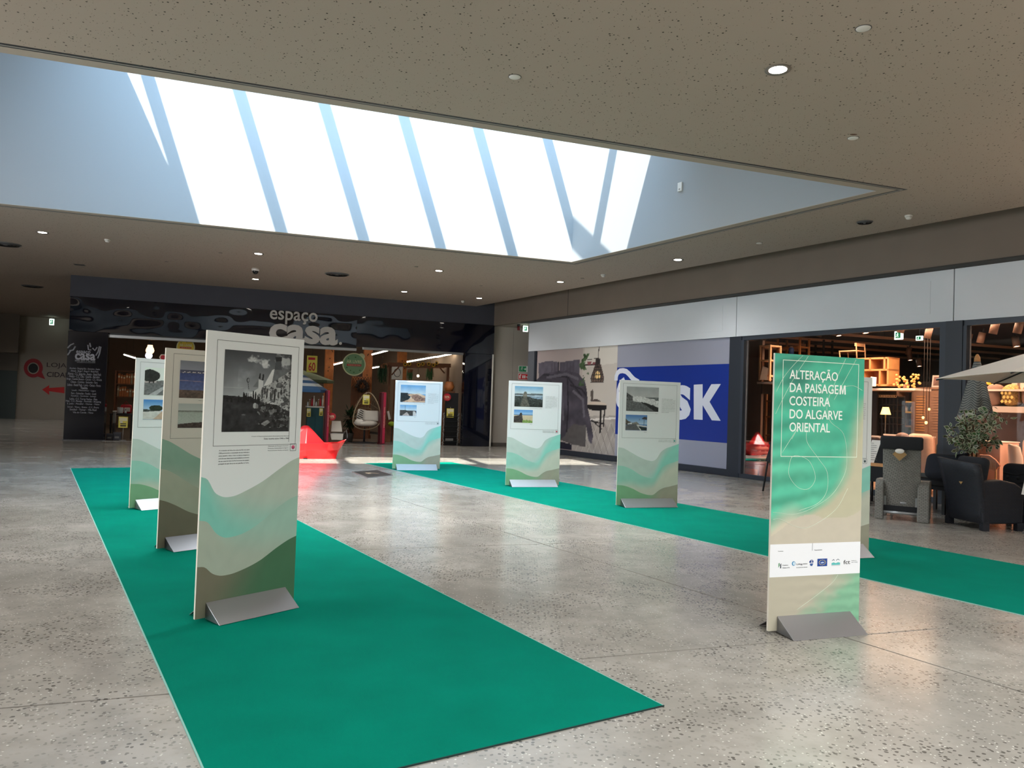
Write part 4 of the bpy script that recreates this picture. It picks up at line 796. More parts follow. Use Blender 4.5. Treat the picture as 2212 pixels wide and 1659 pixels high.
# ---------------------------------------------------------------- shop window vinyl on the right wall
AV = AW + .058
wp = Fr('A', AV, 1155, 900, 'window_poster', 'large vinyl over the closed shopfront: bed photo and blue JYSK sign', 'poster')
def AX(b): return float((AB(AV, b) - wp.p[:2]) @ (-d1))
zz = lambda z: z - wp.p[2]
mat('vinyl_grey', (152, 154, 170), .5); mat('vinyl_blue', (14, 48, 142), .4); mat('vinyl_white', (216, 220, 234), .45)
xa, xm, xb = AX(24.40), AX(20.25), AX(16.03)
def bed():
    c = Canvas(150, 130, (178, 164, 160)); c.grad(0, .66, (176, 162, 160), (196, 186, 176)); c.poly([(.6, 0), (1, 0), (1, .66), (.6, .66)], (194, 186, 178), .03, 4)
    c.poly([(.62, 0), (1, 0), (1, .16), (.62, .19)], (206, 200, 192)); c.poly([(.55, .66), (1, .64), (1, 1), (.4, 1)], (166, 158, 152), .1, 14); c.line([(.62, .7), (1, .66)], .008, (222, 216, 210))
    for k in range(7): c.line([(.6 + .07 * k, .72), (.72 + .07 * k, 1)], .003, (130, 124, 118)); c.line([(1.02 - .07 * k, .7), (.9 - .07 * k, 1)], .003, (188, 182, 174))
    c.poly([(.02, .13), (.14, .11), (.28, .12), (.3, .2), (.29, .28), (.03, .28)], (98, 93, 104), .15, 20); c.line([(.295, .13), (.305, .27)], .008, (50, 47, 56)); c.poly([(.31, .13), (.44, .12), (.57, .11), (.565, .26), (.315, .27)], (90, 86, 97), .15, 20); [c.line([(.05 + .04 * k, .14), (.05 + .04 * k, .25)], .002, (74, 70, 80)) for k in range(12)]
    c.poly([(.32, .70), (.665, .72), (.665, .95), (.5, .94), (.32, .90)], (92, 88, 88), .08, 30); c.poly([(0, .88), (.5, .94), (.5, 1), (0, 1)], (40, 40, 54))
    D = (74, 70, 80); c.poly([(0, .30), (.1, .24), (.25, .225), (.42, .215), (.56, .25), (.64, .33), (.67, .44), (.675, .56), (.72, .7), (.755, .84), (.735, .925), (.70, .88), (.665, .74), (.6, .75), (.52, .735), (.44, .8), (.41, .86), (.36, .9), (0, .92)], D, .35, 9, 4)
    for pts in ([(.1, .25), (.42, .28), (.6, .46)], [(.42, .3), (.44, .6), (.43, .82)], [(.46, .36), (.6, .4), (.66, .46)], [(.2, .32), (.3, .6), (.3, .9)]): c.line(pts, .008, (46, 43, 52))
    for pts in ([(.15, .28), (.4, .25), (.55, .3)], [(.5, .42), (.62, .5), (.64, .66)], [(.35, .4), (.38, .7)]): c.line(pts, .012, (104, 100, 110))
    c.line([(.79, 0), (.785, .11)], .004, (70, 66, 64)); c.poly([(.755, .11), (.81, .11), (.81, .17), (.755, .17)], (52, 48, 48)); c.poly([(.75, .17), (.82, .17), (.86, .30), (.845, .335), (.72, .335), (.70, .30)], (110, 92, 84), .2, 20); c.ell(.785, .27, .03, .04, (250, 214, 150))
    for k in range(6): c.line([(.757 + .01 * k, .17), (.705 + .03 * k, .3), (.722 + .024 * k, .335)], .004, (48, 44, 44))
    for t in (.22, .265, .30, .335): c.line([(.74 - .25 * (t - .2), t), (.82 + .25 * (t - .2), t)], .003, (48, 44, 44))
    c.line([(.63, .165), (.78, .17)], .006, (60, 50, 50)); c.line([(.66, .115), (.79, .11)], .003, (60, 50, 50)); c.poly([(.655, .135), (.71, .135), (.70, .165), (.665, .165)], (140, 86, 90)); c.poly([(.72, .14), (.755, .14), (.75, .165), (.725, .165)], (130, 80, 84))
    c.fill((np.abs(c.U - .62 - .025 * np.sin(c.T * 30)) < .035) & (c.T > .06) & (c.T < .37) & (vnoise(130, 150, 22, 4) > -.08), (70, 92, 62), .5, 24)
    c.poly([(.705, .42), (.735, .40), (.745, .45), (.74, .5), (.715, .5)], (92, 84, 80)); c.poly([(.70, .505), (.78, .49), (.83, .51), (.78, .535)], (84, 74, 72)); c.ell(.785, .545, .11, .03, (206, 190, 176)); c.poly([(.675, .55), (.895, .55), (.893, .585), (.83, .6), (.74, .6), (.68, .585)], (34, 32, 34))
    c.line([(.83, .59), (.83, .8)], .009, (30, 28, 30)); c.line([(.875, .58), (.868, .74)], .007, (30, 28, 30)); c.line([(.73, .7), (.86, .72)], .006, (34, 32, 34)); c.line([(.73, .69), (.85, .77)], .005, (34, 32, 34)); return c
bed().build('photo_print', ((xa, 0, zz(3.395)), (xm, 0, zz(3.395)), (xa, 0, zz(.17))), wp.root, 'poster', 'photo of a grey bed and bedside table')
MB().box(xm, xb, -.001, 0, zz(.168), zz(3.39)).build('grey_vinyl', 'vinyl_grey', wp.root); MB().box(xm - .002, xb, -.003, -.001, zz(.80), zz(2.745)).build('blue_panel', 'vinyl_blue', wp.root)
def wl(ch, pl_, pr2, yt0, yb0, bold=.05):
    x0, z1 = wp.L(pl_, yt0); x1, _ = wp.L(pr2, yt0); z0 = wp.L(pl_, yb0)[1]; return text(ch, x0, z0, -.006, 'vinyl_white', wp.root, 'letter', w=x1 - x0, h=z1 - z0, bold=bold, ext=.0015)
kx = [wp.L(*p) for p in ((1499, 831), (1518, 830), (1518, 862), (1537, 830), (1557.5, 829.5), (1533, 868), (1557, 909), (1538, 908), (1518, 875), (1518, 907), (1499, 906))]
MB().prism(kx, -.006, -.003).build('letter', 'vinyl_white', wp.root)
wl('S', 1452, 1494, 832, 906, .065); wl('Y', 1402, 1450, 834, 903, .05); wl('J', 1374, 1400, 836, 901, .05)
def ribbon(pts, wd):
    P = [Vector(p) for p in wp.P(*pts)]; L_, R_ = [], []
    for i, p in enumerate(P):
        t = (P[min(i + 1, len(P) - 1)] - P[max(i - 1, 0)]).normalized(); nn = Vector((-t.y, t.x)) * wd; L_.append(tuple(p + nn)); R_.append(tuple(p - nn))
    return L_ + R_[::-1]
MB().prism(ribbon(((1331, 822), (1331.5, 813), (1334, 806), (1339, 801.5), (1346, 800.5), (1353, 802.5), (1359, 808), (1364, 814), (1370, 820), (1380, 826)), .075), -.006, -.003).build('goose_neck', 'vinyl_white', wp.root)
g_ = MB(); g_.prism([wp.L(1352 + 21 * math.cos(t_), 864 + 24 * math.sin(t_)) for t_ in np.linspace(0, 2 * math.pi, 25)[:-1]], -.006, -.003); g_.prism(ribbon(((1334, 858), (1335, 842), (1339, 830), (1344, 822), (1349, 818)), .05), -.0061, -.0031); g_.build('goose_body', 'vinyl_white', wp.root)
# ---------------------------------------------------------------- far passage wall sign
ls = Fr('B', BL - .012, 72, 796, 'wall_lettering', 'red speech ring, dark letters and red arrow on the far left wall', 'sign')
mat('sign_red', (168, 30, 44), .5); mat('arrow_red', (214, 30, 30), .5); mat('sign_black', (20, 20, 22), .5)
def circ(cx, cy, r, n=28): return [ls.L(cx + r * math.cos(t_), cy + r * math.sin(t_)) for t_ in np.linspace(0, 2 * math.pi, n, endpoint=False)]
m = MB(); m.prism(circ(72, 795, 20.5), -.01, 0); m.prism(ls.P((78, 812), (90, 803), (97.5, 819)), -.0101, 0); m.build('ring', 'sign_red', ls.root)
MB().prism(circ(72, 795.5, 12.6), -.014, -.01).build('ring_edge', 'loja_wall', ls.root); MB().prism(circ(72, 795.5, 10.3), -.018, -.014).build('dot', 'sign_black', ls.root)
for s_, l, r, t_, b_, bo in (('LOJA', 101.5, 144, 783, 795.5, 0.), ('CIDADÃO', 101.5, 178, 800.5, 814, .015)):
    x0, z1 = ls.L(l, t_); x1, _ = ls.L(r, t_); z0 = ls.L(l, b_)[1]; text(s_, x0, z0, -.004, mat('sign_ink', (58, 44, 48), .5), ls.root, w=x1 - x0, h=z1 - z0, bold=bo, ext=.003)
MB().prism(ls.P((91, 841.5), (106.5, 832), (106, 838), (139, 836), (139, 849.5), (106, 845), (106.5, 853)), -.008, 0).build('arrow', 'arrow_red', ls.root)
# ---------------------------------------------------------------- exit signs
mat('exit_glow', (230, 244, 236), .4, emit=(214, 240, 226), es=1.6); mat('exit_green', (10, 110, 70), .4, emit=(16, 140, 90), es=.35); mat('sign_green', (16, 120, 74), .5); mat('sign_fire', (190, 36, 44), .5); mat('sign_white', (226, 230, 226), .5)
def runner_fig(m, fr, x, z, s, y):   # running figure pictogram, s = height
    q = lambda *p: [(x + a * s, y, z + b * s) for a, b in p]
    m.ball((x + .05 * s, y, z + .43 * s), .09 * s, .002, .09 * s, 8, 5); m.tube(q((.02, .3), (-.06, 0)), .075 * s, 5, flat=.2); m.tube(q((-.04, 0), (.14, -.12), (.1, -.42)), .055 * s, 5, flat=.2); m.tube(q((-.06, 0), (-.14, -.22), (-.36, -.3)), .055 * s, 5, flat=.2)
    m.tube(q((.0, .26), (.2, .12), (.3, .2)), .04 * s, 5, flat=.2); m.tube(q((.0, .26), (-.2, .2), (-.26, .04)), .04 * s, 5, flat=.2)
def exit_sign(side, k, x0, y0, x1, y1, label, hang):
    s = Fr(side, k, (x0 + x1) / 2, (y0 + y1) / 2, 'exit_sign', label, 'exit sign'); xa, za = s.L(x0, y0); xb, zb = s.L(x1, y1); za, zb = min(za, zb), max(za, zb)
    MB().box(xa, xb, -.02, .03, za, zb).build('case', 'exit_glow', s.root, bevel=.006); w = xb - xa; h = zb - za
    MB().box(xa + .16 * w, xb - .22 * w, -.024, -.02, za + .16 * h, zb - .16 * h).build('green_panel', 'exit_green', s.root)
    m = MB(); runner_fig(m, s, xa + .42 * w, (za + zb) / 2, h * .55, -.026); m.build('pictogram', 'exit_glow', s.root)
    if hang: MB().box(-.01, .01, 0, .015, zb, hang - s.p[2]).build('hanger', 'steel', s.root)
exit_sign('B', 43., 107, 688.5, 116.5, 702.5, 'lit green exit sign in the dark left passage', HC)
exit_sign('B', 25.6, 1130.5, 703.5, 1140, 717, 'lit green exit sign under the passage ceiling in the hall corner', 4.40)
s = Fr('B', 25.7, 1120.5, 705, 'alarm_sounder', 'small dark red alarm sounder beside the lit exit sign', 'alarm'); MB().cyl((0, 0, -.14), .05, .14, 14).build('body', mat('alarm_red', (110, 22, 30), .4), s.root); MB().cyl((0, 0, 0), .06, 4.40 - s.p[2], 14).build('mount', 'dark_metal', s.root)
def plate(k, x0, y0, x1, y1, label, col, fire):
    s = Fr('B', k, (x0 + x1) / 2, (y0 + y1) / 2, 'safety_sign', label, 'sign'); xa, zb = s.L(x0, y0); xb, za = s.L(x1, y1); w, h = xb - xa, zb - za
    MB().box(xa, xb, 0, .004, za, zb).build('plate', 'sign_white', s.root); MB().box(xa + .03 * w, xa + (.96 if fire else .66) * w, -.003, 0, za + .06 * h, zb - .06 * h).build('colour_field', col, s.root)
    m = MB()
    if fire:
        m.box(xa + .1 * w, xa + .2 * w, -.006, -.003, za + .2 * h, za + .7 * h); m.tube([(xa + .15 * w, -.005, za + .7 * h), (xa + .2 * w, -.005, za + .85 * h), (xa + .26 * w, -.005, za + .7 * h)], .01, 5)
        for i in range(3): m.box(xa + (.36 + .1 * i) * w, xa + (.42 + .1 * i) * w, -.006, -.003, za + .25 * h, za + .72 * h)
        m.tube([(xa + .68 * w, -.005, za + .5 * h), (xa + .78 * w, -.005, za + .5 * h)], .012, 5); m.prism([(xa + .8 * w, za + .7 * h), (xa + .92 * w, za + .25 * h), (xa + .74 * w, za + .3 * h)], -.006, -.003)
    else:
        runner_fig(m, s, xa + .28 * w, (za + zb) / 2, h * .7, -.006); m.box(xa + .46 * w, xa + .56 * w, -.006, -.003, za + .44 * h, za + .56 * h); m.prism([(xa + .55 * w, za + .75 * h), (xa + .64 * w, za + .5 * h), (xa + .55 * w, za + .25 * h)], -.006, -.003)
    m.build('pictogram', 'sign_white', s.root)
    return s
s1 = plate(24.95, 1120.5, 790, 1145, 804.5, 'green running man exit plate above the red fire plate', 'sign_green', False); s2_ = plate(24.95, 1119.5, 806.5, 1144, 821, 'red fire equipment plate under the green exit plate', 'sign_fire', True)
# ---------------------------------------------------------------- goods inside the home store
mat('wood', (176, 104, 52), .55, noise=.22, nscale=5); mat('wood_dark', (110, 66, 38), .6, noise=.2, nscale=6); mat('rattan', (150, 128, 100), .6); mat('cushion', (206, 200, 188), .9)
mat('gate_red', (176, 32, 66), .4); mat('gate_dark', (90, 18, 36), .4); mat('tag_yellow', (216, 200, 84), .6); mat('tag_red', (178, 22, 40), .5); mat('tag_pale', (222, 214, 180), .6)
mat('leaf_dark', (34, 66, 36), .6, noise=.3, nscale=14); mat('leaf_mid', (56, 92, 48), .6, noise=.3, nscale=14); mat('teal_box', (16, 70, 76), .5); mat('pot_white', (214, 214, 214), .35); mat('box_grey', (112, 110, 106), .8); mat('tube_glow', (255, 250, 236), .4, emit=(255, 247, 228), es=9)
mat('bulb_warm', (255, 214, 170), .4, emit=(255, 206, 158), es=1.3); mat('bulb_white', (226, 226, 250), .4, emit=(222, 224, 252), es=1.2); mat('sunflower', (214, 160, 24), .7); mat('brown_eye', (54, 34, 20), .8); mat('book_orange', (176, 104, 58), .7); mat('sign_yellow', (208, 176, 52), .6)
mat('canvas_green', (104, 118, 92), .8); mat('stripe_blue', (58, 98, 140), .8); mat('stripe_white', (206, 212, 214), .8); mat('sign_green2', (108, 142, 100), .6); mat('sign_cream', (196, 196, 150), .6); mat('yellow_green', (150, 170, 30), .6)
area('home_store_lamp', 7.5, 31.5, 4.3, 9, 5, 48, (1, .86, .7), 150)
def gB(x, y): return float(m2 @ onZ(x, y)[:2])
def F5(k, px, py, *a, **kw): return Fr('B', k, px, py, *a, **kw)
for x0, x1, yt, w_ in ((702, 709, 843, 'left of the white beach cart'), (822, 831, 847, 'right of the egg chair')):
    f = F5(27.1, x0, 955, 'security_gate', 'tall narrow red anti-theft gate post ' + w_, 'gate post', None, True); w = f.L(x1, 955)[0]; h = f.L(x0, yt)[1]
    MB().box(0, w, 0, .5, .02, h).build('post', 'gate_red', f.root, bevel=.015); MB().box(-.02, w * .35, -.004, .5, .02, h - .02).build('dark_side', 'gate_dark', f.root); MB().box(-.05, w + .05, -.05, .55, 0, .02).build('base_plate', 'gate_dark', f.root)
    text('LIQUIDAÇÃO TOTAL', 0, 0, -.003, 'tag_pale', f.root, w=h * .4, h=w * .3, ext=.001).data.transform(Matrix.Translation((w * .82, -.004, h * .32)) @ Matrix.Rotation(R(-90), 4, 'Y'))
# wooden posts of the market stall display
for x0, x1, yt, yb, k, w_ in ((698, 723, 742, 900, 32., 'behind the striped parasol'), (784, 806, 756, 850, 31., 'behind the round hanging sign'), (857, 880, 757, 870, 30.5, 'behind the pergola frame')):
    f = F5(k, x0, yb, 'timber_post', 'broad orange brown timber post ' + w_, 'post'); p = f.L(x1, yt); z0 = -float(f.p[2]); MB().box(0, p[0], 0, .3, z0, p[1]).build('shaft', 'wood', f.root, bevel=.015)
    MB().box(-.03, p[0] + .03, -.03, .33, z0, z0 + .12).build('foot', 'wood_dark', f.root); m = MB(); rr = random.Random(x0)
    for i in range(5): m.ball((p[0] * rr.uniform(.2, .8), 0, z0 + (p[1] - z0) * rr.uniform(.5, .95)), .02, .004, .03, 8, 4)
    m.build('knot', 'brown_eye', f.root)
# wall sign 60
f = F5(29.5, 662, 804, 'price_banner', 'yellow hanging banner with a big red 60', 'sign'); p = f.L(686, 769); MB().box(0, p[0], 0, .02, 0, p[1]).build('sheet', 'tag_yellow', f.root)
a_, b_ = f.L(666, 777), f.L(681, 772.5); MB().box(a_[0], b_[0], -.004, 0, a_[1], b_[1]).build('red_band', 'tag_red', f.root); q0, q1 = f.L(666, 801), f.L(681.5, 783); text('60', q0[0], q0[1], -.005, 'tag_red', f.root, w=q1[0] - q0[0], h=q1[1] - q0[1], bold=.02, ext=.002)
MB().tube([(p[0] / 2, .01, p[1]), (p[0] / 2, .01, p[1] + .7)], .006, 5).build('hanging_wire', 'dark_metal', f.root)
# round hanging signs
for cx, cy, r, k, w_, c_ in ((765, 787, 25, 28.2, 'with red band, over the egg chair', ('sign_green2', 'sign_cream')), (401, 750, 20, 28.2, 'cut off by the grey board on the left carpet', ('sign_yellow', 'sign_cream'))):
    f = F5(k, cx, cy, 'round_sign', 'round hanging AR LIVRE sign ' + w_, 'sign'); rad = f.L(cx + r, cy)[0]
    o_ = [(rad * math.cos(t_), rad * math.sin(t_)) for t_ in np.linspace(0, 2 * math.pi, 36, endpoint=False)]
    MB().prism(o_, 0, .03).build('rim', c_[1], f.root); MB().prism([(x * .9, z * .9) for x, z in o_], -.006, 0).build('face', c_[0], f.root)
    MB().prism([(rad * .62 + rad * .28 * math.cos(t_), rad * .72 + rad * .28 * math.sin(t_)) for t_ in np.linspace(0, 2 * math.pi, 18, endpoint=False)], -.003, .02).build('bump', c_[1], f.root)
    text('AR LIVRE', -rad * .66, rad * .1, -.009, 'sign_cream', f.root, w=rad * 1.32, h=rad * .26, bold=.01, ext=.002)
    MB().box(-rad * .62, rad * .62, -.010, -.006, -rad * .16, rad * .02).build('red_band', 'tag_red', f.root); text('TODOS OS DIAS', -rad * .55, -rad * .12, -.013, 'sign_cream', f.root, w=rad * 1.1, h=rad * .1, ext=.001)
    for x, z in ((-.5, .5), (.1, .62), (-.62, -.3), (.0, -.7), (.5, -.5), (-.3, -.55)): MB().ball((x * rad, -.008, z * rad), rad * .06, .004, rad * .06, 8, 5).build('dot', 'leaf_mid', f.root)
    MB().tube([(0, .015, rad), (0, .015, rad + .5)], .006, 5).build('hanging_wire', 'dark_metal', f.root)
# parasols
def parasol(k, cx, cy, rx, ytop, label, stripes, cols):
    f = F5(k, cx, cy, 'garden_parasol', label, 'parasol'); R0 = f.L(cx + rx, cy)[0]; H = f.L(cx, ytop)[1]; n = 8
    for i in range(n):
        a0, a1 = 2 * math.pi * i / n, 2 * math.pi * (i + 1) / n; m = {c: MB() for c in cols}
        for j in range(stripes):
            r0, r1 = j / stripes, (j + 1) / stripes; q = lambda r, a: (R0 * r * math.cos(a), R0 * r * math.sin(a), H * (1 - r ** 1.15))
            m[cols[j % len(cols)]].add([q(r0, a0), q(r1, a0), q(r1, a1), q(r0, a1)], [(0, 1, 2, 3)])
        for c in m: m[c].build('canopy_panel', c, f.root, fix=False)
    for i in range(n): a = 2 * math.pi * i / n; MB().box(-.0, R0 * math.pi / n * 2 * .98, -.002, .002, -.1, 0).xf(Matrix.Translation((R0 * math.cos(a), R0 * math.sin(a), 0)) @ Matrix.Rotation(a + math.pi / 2 + math.pi / n, 4, 'Z')).build('valance', cols[0], f.root)
    MB().cyl((0, 0, -float(f.p[2])), .022, float(f.p[2]) + H, 10).build('pole', 'wood', f.root); MB().cyl((0, 0, -float(f.p[2])), .25, .08, 18).build('foot', 'box_grey', f.root); return f
parasol(28.0, 636, 840, 72, 800, 'open blue and white striped garden parasol behind the red boat', 7, ('stripe_blue', 'stripe_white'))
parasol(30.2, 648, 820, 74, 798, 'plain olive green open parasol behind the striped one', 2, ('canvas_green',))
# egg chair
kE = 27.7; f = F5(kE, 788, 952, 'egg_chair', 'hanging style wicker egg chair with cream cushions and price tag', 'chair', None, True)
zb, zt = f.L(788, 927)[1], f.L(795, 848)[1]; xl, xr = f.L(759, 915)[0], f.L(818.5, 905)[0]; cx = (xl + xr) / 2; zc = f.L(788, 908)[1]
def egg(t_):
    x = math.cos(t_); z = math.sin(t_); w = (xr - xl) / 2; hgt = (zt - zc) if z > 0 else (zc - zb)
    return (cx + w * x * (1 - .28 * max(z, 0) ** 2) + .03 * z, z * hgt + zc)
rim = [egg(t_) for t_ in np.linspace(0, 2 * math.pi, 40, endpoint=False)]
MB().tube([(x, -.28 - .1 * math.sin((z - zb) / (zt - zb) * 3), z) for x, z in rim], .022, 6, True).build('front_hoop', 'rattan', f.root)
for i in range(13):
    s_ = .1 + .8 * i / 12; m = MB(); P_ = []
    x0 = xl + (xr - xl) * s_; lo, hi = None, None
    zs = [z for x, z in rim if abs(x - x0) < .1]; lo, hi = min(zs), max(zs)
    for k in range(11): u = k / 10; P_.append((x0 + (cx - x0) * .15 * math.sin(u * math.pi), -.3 + .72 * math.sin(u * math.pi) ** .7, lo + (hi - lo) * u))
    m.tube(P_, .009, 4).build('back_cane', 'rattan', f.root)
for i in range(6):
    u = (i + 1) / 7; P_ = []
    for k in range(11):
        s_ = k / 10; x0 = xl + (xr - xl) * (.08 + .84 * s_); zs = [z for x, z in rim if abs(x - x0) < .1]; lo, hi = min(zs), max(zs); P_.append((x0, -.3 + .72 * math.sin(u * math.pi) ** .7 * (.4 + .6 * math.sin(s_ * math.pi)), lo + (hi - lo) * u))
    MB().tube(P_, .008, 4).build('back_hoop', 'rattan', f.root)
a_, b_ = f.L(764, 919), f.L(815, 907); MB().ball(((a_[0] + b_[0]) / 2, -.05, (a_[1] + b_[1]) / 2 - .02), (b_[0] - a_[0]) / 2, .42, .11, 18, 10, .8).build('seat_cushion', 'cushion', f.root)
a_ = f.L(773, 913); MB().ball((a_[0], -.3, a_[1] + .03), .15, .12, .12, 12, 8, .8).build('bolster', 'cushion', f.root)
a_, b_ = f.L(788, 908), f.L(814, 889); m = MB(); m.rbox(-.29, .29, -.07, .07, -.2, .2, .07); m.xf(Matrix.Translation(((a_[0] + b_[0]) / 2, .0, (a_[1] + b_[1]) / 2)) @ Matrix.Rotation(R(-18), 4, 'X')); m.build('back_pillow', 'cushion', f.root)
mat('zebra_dark', (36, 36, 36), .9); m = MB(); m.rbox(-.16, .16, -.05, .05, -.24, .24, .05); m.xf(Matrix.Translation((f.L(781, 899)[0], .05, f.L(781, 899)[1])) @ Matrix.Rotation(R(8), 4, 'Y')); zp = m.build('striped_pillow', 'cushion', f.root)
for i in range(6): MB().box(-.14, .14, -.054, -.048, -.19 + .07 * i, -.16 + .07 * i).xf(Matrix.Translation((f.L(781, 899)[0], .05, f.L(781, 899)[1])) @ Matrix.Rotation(R(24), 4, 'Y')).build('stripe', 'zebra_dark', zp)
MB().tube([(cx, .1, .03), (cx, .1, zb + .06)], .035, 8).build('pedestal', 'dark_metal', f.root); MB().lathe([(0, 0), (.48, 0), (.48, .02), (.06, .05), (0, .05)], 26, (cx, .1, 0)).build('base_disc', 'dark_metal', f.root)
def price(k, x0, y0, x1, y1, label, stand=None, tilt=0., hang=None):
    f = F5(k, (x0 + x1) / 2, y1, 'price_card', label, 'price card'); xa, zt_ = f.L(x0, y0); xb, _ = f.L(x1, y1); m = MB().box(xa, xb, -.004, .004, 0, zt_)
    m.build('card', 'tag_yellow', f.root); MB().box(xa * .85, xb * .85, -.007, -.004, zt_ * .62, zt_ * .92).build('grey_band', 'tag_pale', f.root); 
    for z0, z1 in ((.32, .40), (.12, .24)): MB().box(xa * .6, xb * .65, -.007, -.004, zt_ * z0, zt_ * z1).build('text_line', 'black', f.root)
    MB().box(xa * .7, -.02, -.008, -.004, zt_ * .45, zt_ * .58).build('sticker', 'offwhite', f.root)
    if stand: MB().tube([(0, .01, -float(f.p[2]) + .0), (0, .01, 0)], .008, 6).build('stem', 'steel', f.root); MB().cyl((0, .01, -float(f.p[2])), .1, .015, 14).build('foot', 'steel', f.root)
    if hang: MB().tube([(0, 0, zt_), (0, .0, zt_ + hang)], .004, 4).build('string', 'offwhite', f.root)
    return f
price(kE - .52, 784, 852.5, 798, 874, 'yellow price card hung on the egg chair', None, 0, .1)
price(27.05, 256.5, 900, 275.5, 924, 'yellow price card on a thin floor stand by the left pillar', True)
price(27.0, 965, 882, 980, 902, 'yellow price card on the black fringed rack', None, 0, .05)
price(28.2, 663, 882, 671, 900, 'small yellow card on the teal cabinet left of the red gate', None); price(28.2, 690, 882, 697, 898, 'small pale card nearest the left red gate', None)
# beach cart
f = F5(27.3, 713, 951, 'beach_cart', 'white folding beach cart chair with a wheel beside the red gate', 'cart', None, True); q = f.L
m = MB(); m.tube([(q(715, 918)[0], .1, q(715, 918)[1]), (q(712, 948)[0], -.1, 0.02), (q(714, 951)[0], .3, .02)], .014, 6); m.tube([(q(712, 922)[0], 0, q(0, 922)[1]), (q(745, 922)[0], 0, q(0, 922)[1])], .014, 6); m.tube([(q(742, 922)[0], 0, q(0, 922)[1]), (q(749, 913)[0], 0, q(0, 913)[1]), (q(751, 930)[0], 0, q(0, 930)[1]), (q(748, 946)[0], 0, .05)], .014, 6); m.build('frame', 'steel', f.root)
m = MB(); m.add([(q(716, 918)[0], .02, q(0, 918)[1]), (q(740, 918)[0], .02, q(0, 918)[1]), (q(739, 892)[0], .25, q(0, 892)[1]), (q(719, 892)[0], .25, q(0, 892)[1])], [(0, 1, 2, 3)]); m.add([(q(713, 923)[0], -.02, q(0, 923)[1]), (q(742, 923)[0], -.02, q(0, 923)[1]), (q(740, 938)[0], -.08, q(0, 938)[1]), (q(716, 938)[0], -.08, q(0, 938)[1])], [(0, 1, 2, 3)])
o_ = m.build('sling', 'cushion', f.root, fix=False); sm = o_.modifiers.new('t', 'SOLIDIFY'); sm.thickness = .015
wx, wz = q(745.5, 944); m = MB(); m.tube([(wx + .085 * math.cos(t_), -.05, .1 + .085 * math.sin(t_)) for t_ in np.linspace(0, 6.283, 20, endpoint=False)], .013, 6, True)
for t_ in (0, 1.05, 2.1): m.tube([(wx + .08 * math.cos(t_), -.05, .1 + .08 * math.sin(t_)), (wx - .08 * math.cos(t_), -.05, .1 - .08 * math.sin(t_))], .005, 5)
m.build('wheel', 'dark_metal', f.root)
def fifty(k, cx, cy, r, w_):
    f = F5(k, cx, cy, 'discount_disc', 'round red 50% discount disc ' + w_, 'sign'); rad = f.L(cx + r, cy)[0]
    MB().prism([(rad * math.cos(t_), rad * math.sin(t_)) for t_ in np.linspace(0, 2 * math.pi, 28, endpoint=False)], -.006, .0).build('disc', 'tag_red', f.root); text('50%', -rad * .7, -rad * .25, -.009, 'tag_pale', f.root, w=rad * 1.3, h=rad * .62, bold=.012, ext=.002)
    text('desconto', -rad * .5, -rad * .55, -.009, 'tag_pale', f.root, w=rad, h=rad * .16, ext=.001)
fifty(27.2, 717, 900, 8.5, 'on the white beach cart'); fifty(26.98, 966, 858, 8, 'at the top of the black fringed rack')
# plants
def foliage(f, c, rx, ry, rz, n, m_, ln=.22, seed=1, droop=0., name='leaves'):
    rr = random.Random(seed); m = MB()
    for i in range(n):
        d = Vector((rr.gauss(0, 1), rr.gauss(0, 1), rr.gauss(0, 1) - droop)).normalized(); b = Vector((c[0] + d.x * rx * rr.random() * .8, c[1] + d.y * ry * rr.random() * .8, c[2] + d.z * rz * rr.random() * .8)); t = d.cross(Vector((0, 0, 1))).normalized() if abs(d.z) < .99 else Vector((1, 0, 0)); l = ln * rr.uniform(.6, 1.2); w = l * .16
        e = b + d * l + Vector((0, 0, -droop * l * .6)); md = b + d * l * .5; m.add([b, md + t * w, e, md - t * w], [(0, 1, 2), (0, 2, 3)])
    return stuff(m.build(name, m_, f.root, fix=False))
f = F5(28.4, 752, 952, 'potted_bush', 'dark leafy bush between the beach cart and egg chair', 'plant', None, True); z1 = f.L(752, 878)[1]; foliage(f, (.05, 0, z1 * .66), .32, .3, z1 * .4, 260, 'leaf_dark', .24, 3); MB().lathe([(0, 0), (.15, 0), (.2, .32), (.18, .32), (.17, .28), (0, .28)], 16).build('pot', 'box_grey', f.root); MB().tube([(0, 0, .25), (.04, 0, z1 * .7)], .02, 6).build('stem', 'wood_dark', f.root)
for px, py, w, h, k, m_, w_ in ((826, 790, 11, 40, 28.3, 'leaf_dark', 'left of the pergola post'), (929, 798, 9, 24, 29., 'leaf_mid', 'under the right sunflowers'), (886, 800, 7, 22, 29., 'leaf_mid', 'under the middle of the pergola beam')):
    f = F5(k, px, py, 'hanging_plant', 'trailing green hanging plant ' + w_, 'plant'); r = f.L(px + w, py)[0]; hh = -f.L(px, py + h)[1]; m = MB(); rr = random.Random(px)
    for i in range(46):
        a = rr.uniform(0, 6.28); q = r * rr.uniform(.3, 1); l = hh * rr.uniform(.5, 1); m.tube([(0, 0, .02), (q * math.cos(a) * .8, q * math.sin(a) * .8, .04), (q * math.cos(a), q * math.sin(a), -l * .5), (q * math.cos(a) * 1.02, q * math.sin(a), -l)], .014, 3, flat=.5)
    stuff(m.build('fronds', m_, f.root)); MB().lathe([(0, -.1), (.09, -.1), (.12, .04), (0, .04)], 14).build('basket', 'wood_dark', f.root); MB().tube([(0, 0, 0), (0, 0, .35)], .005, 4).build('cord', 'dark_metal', f.root)
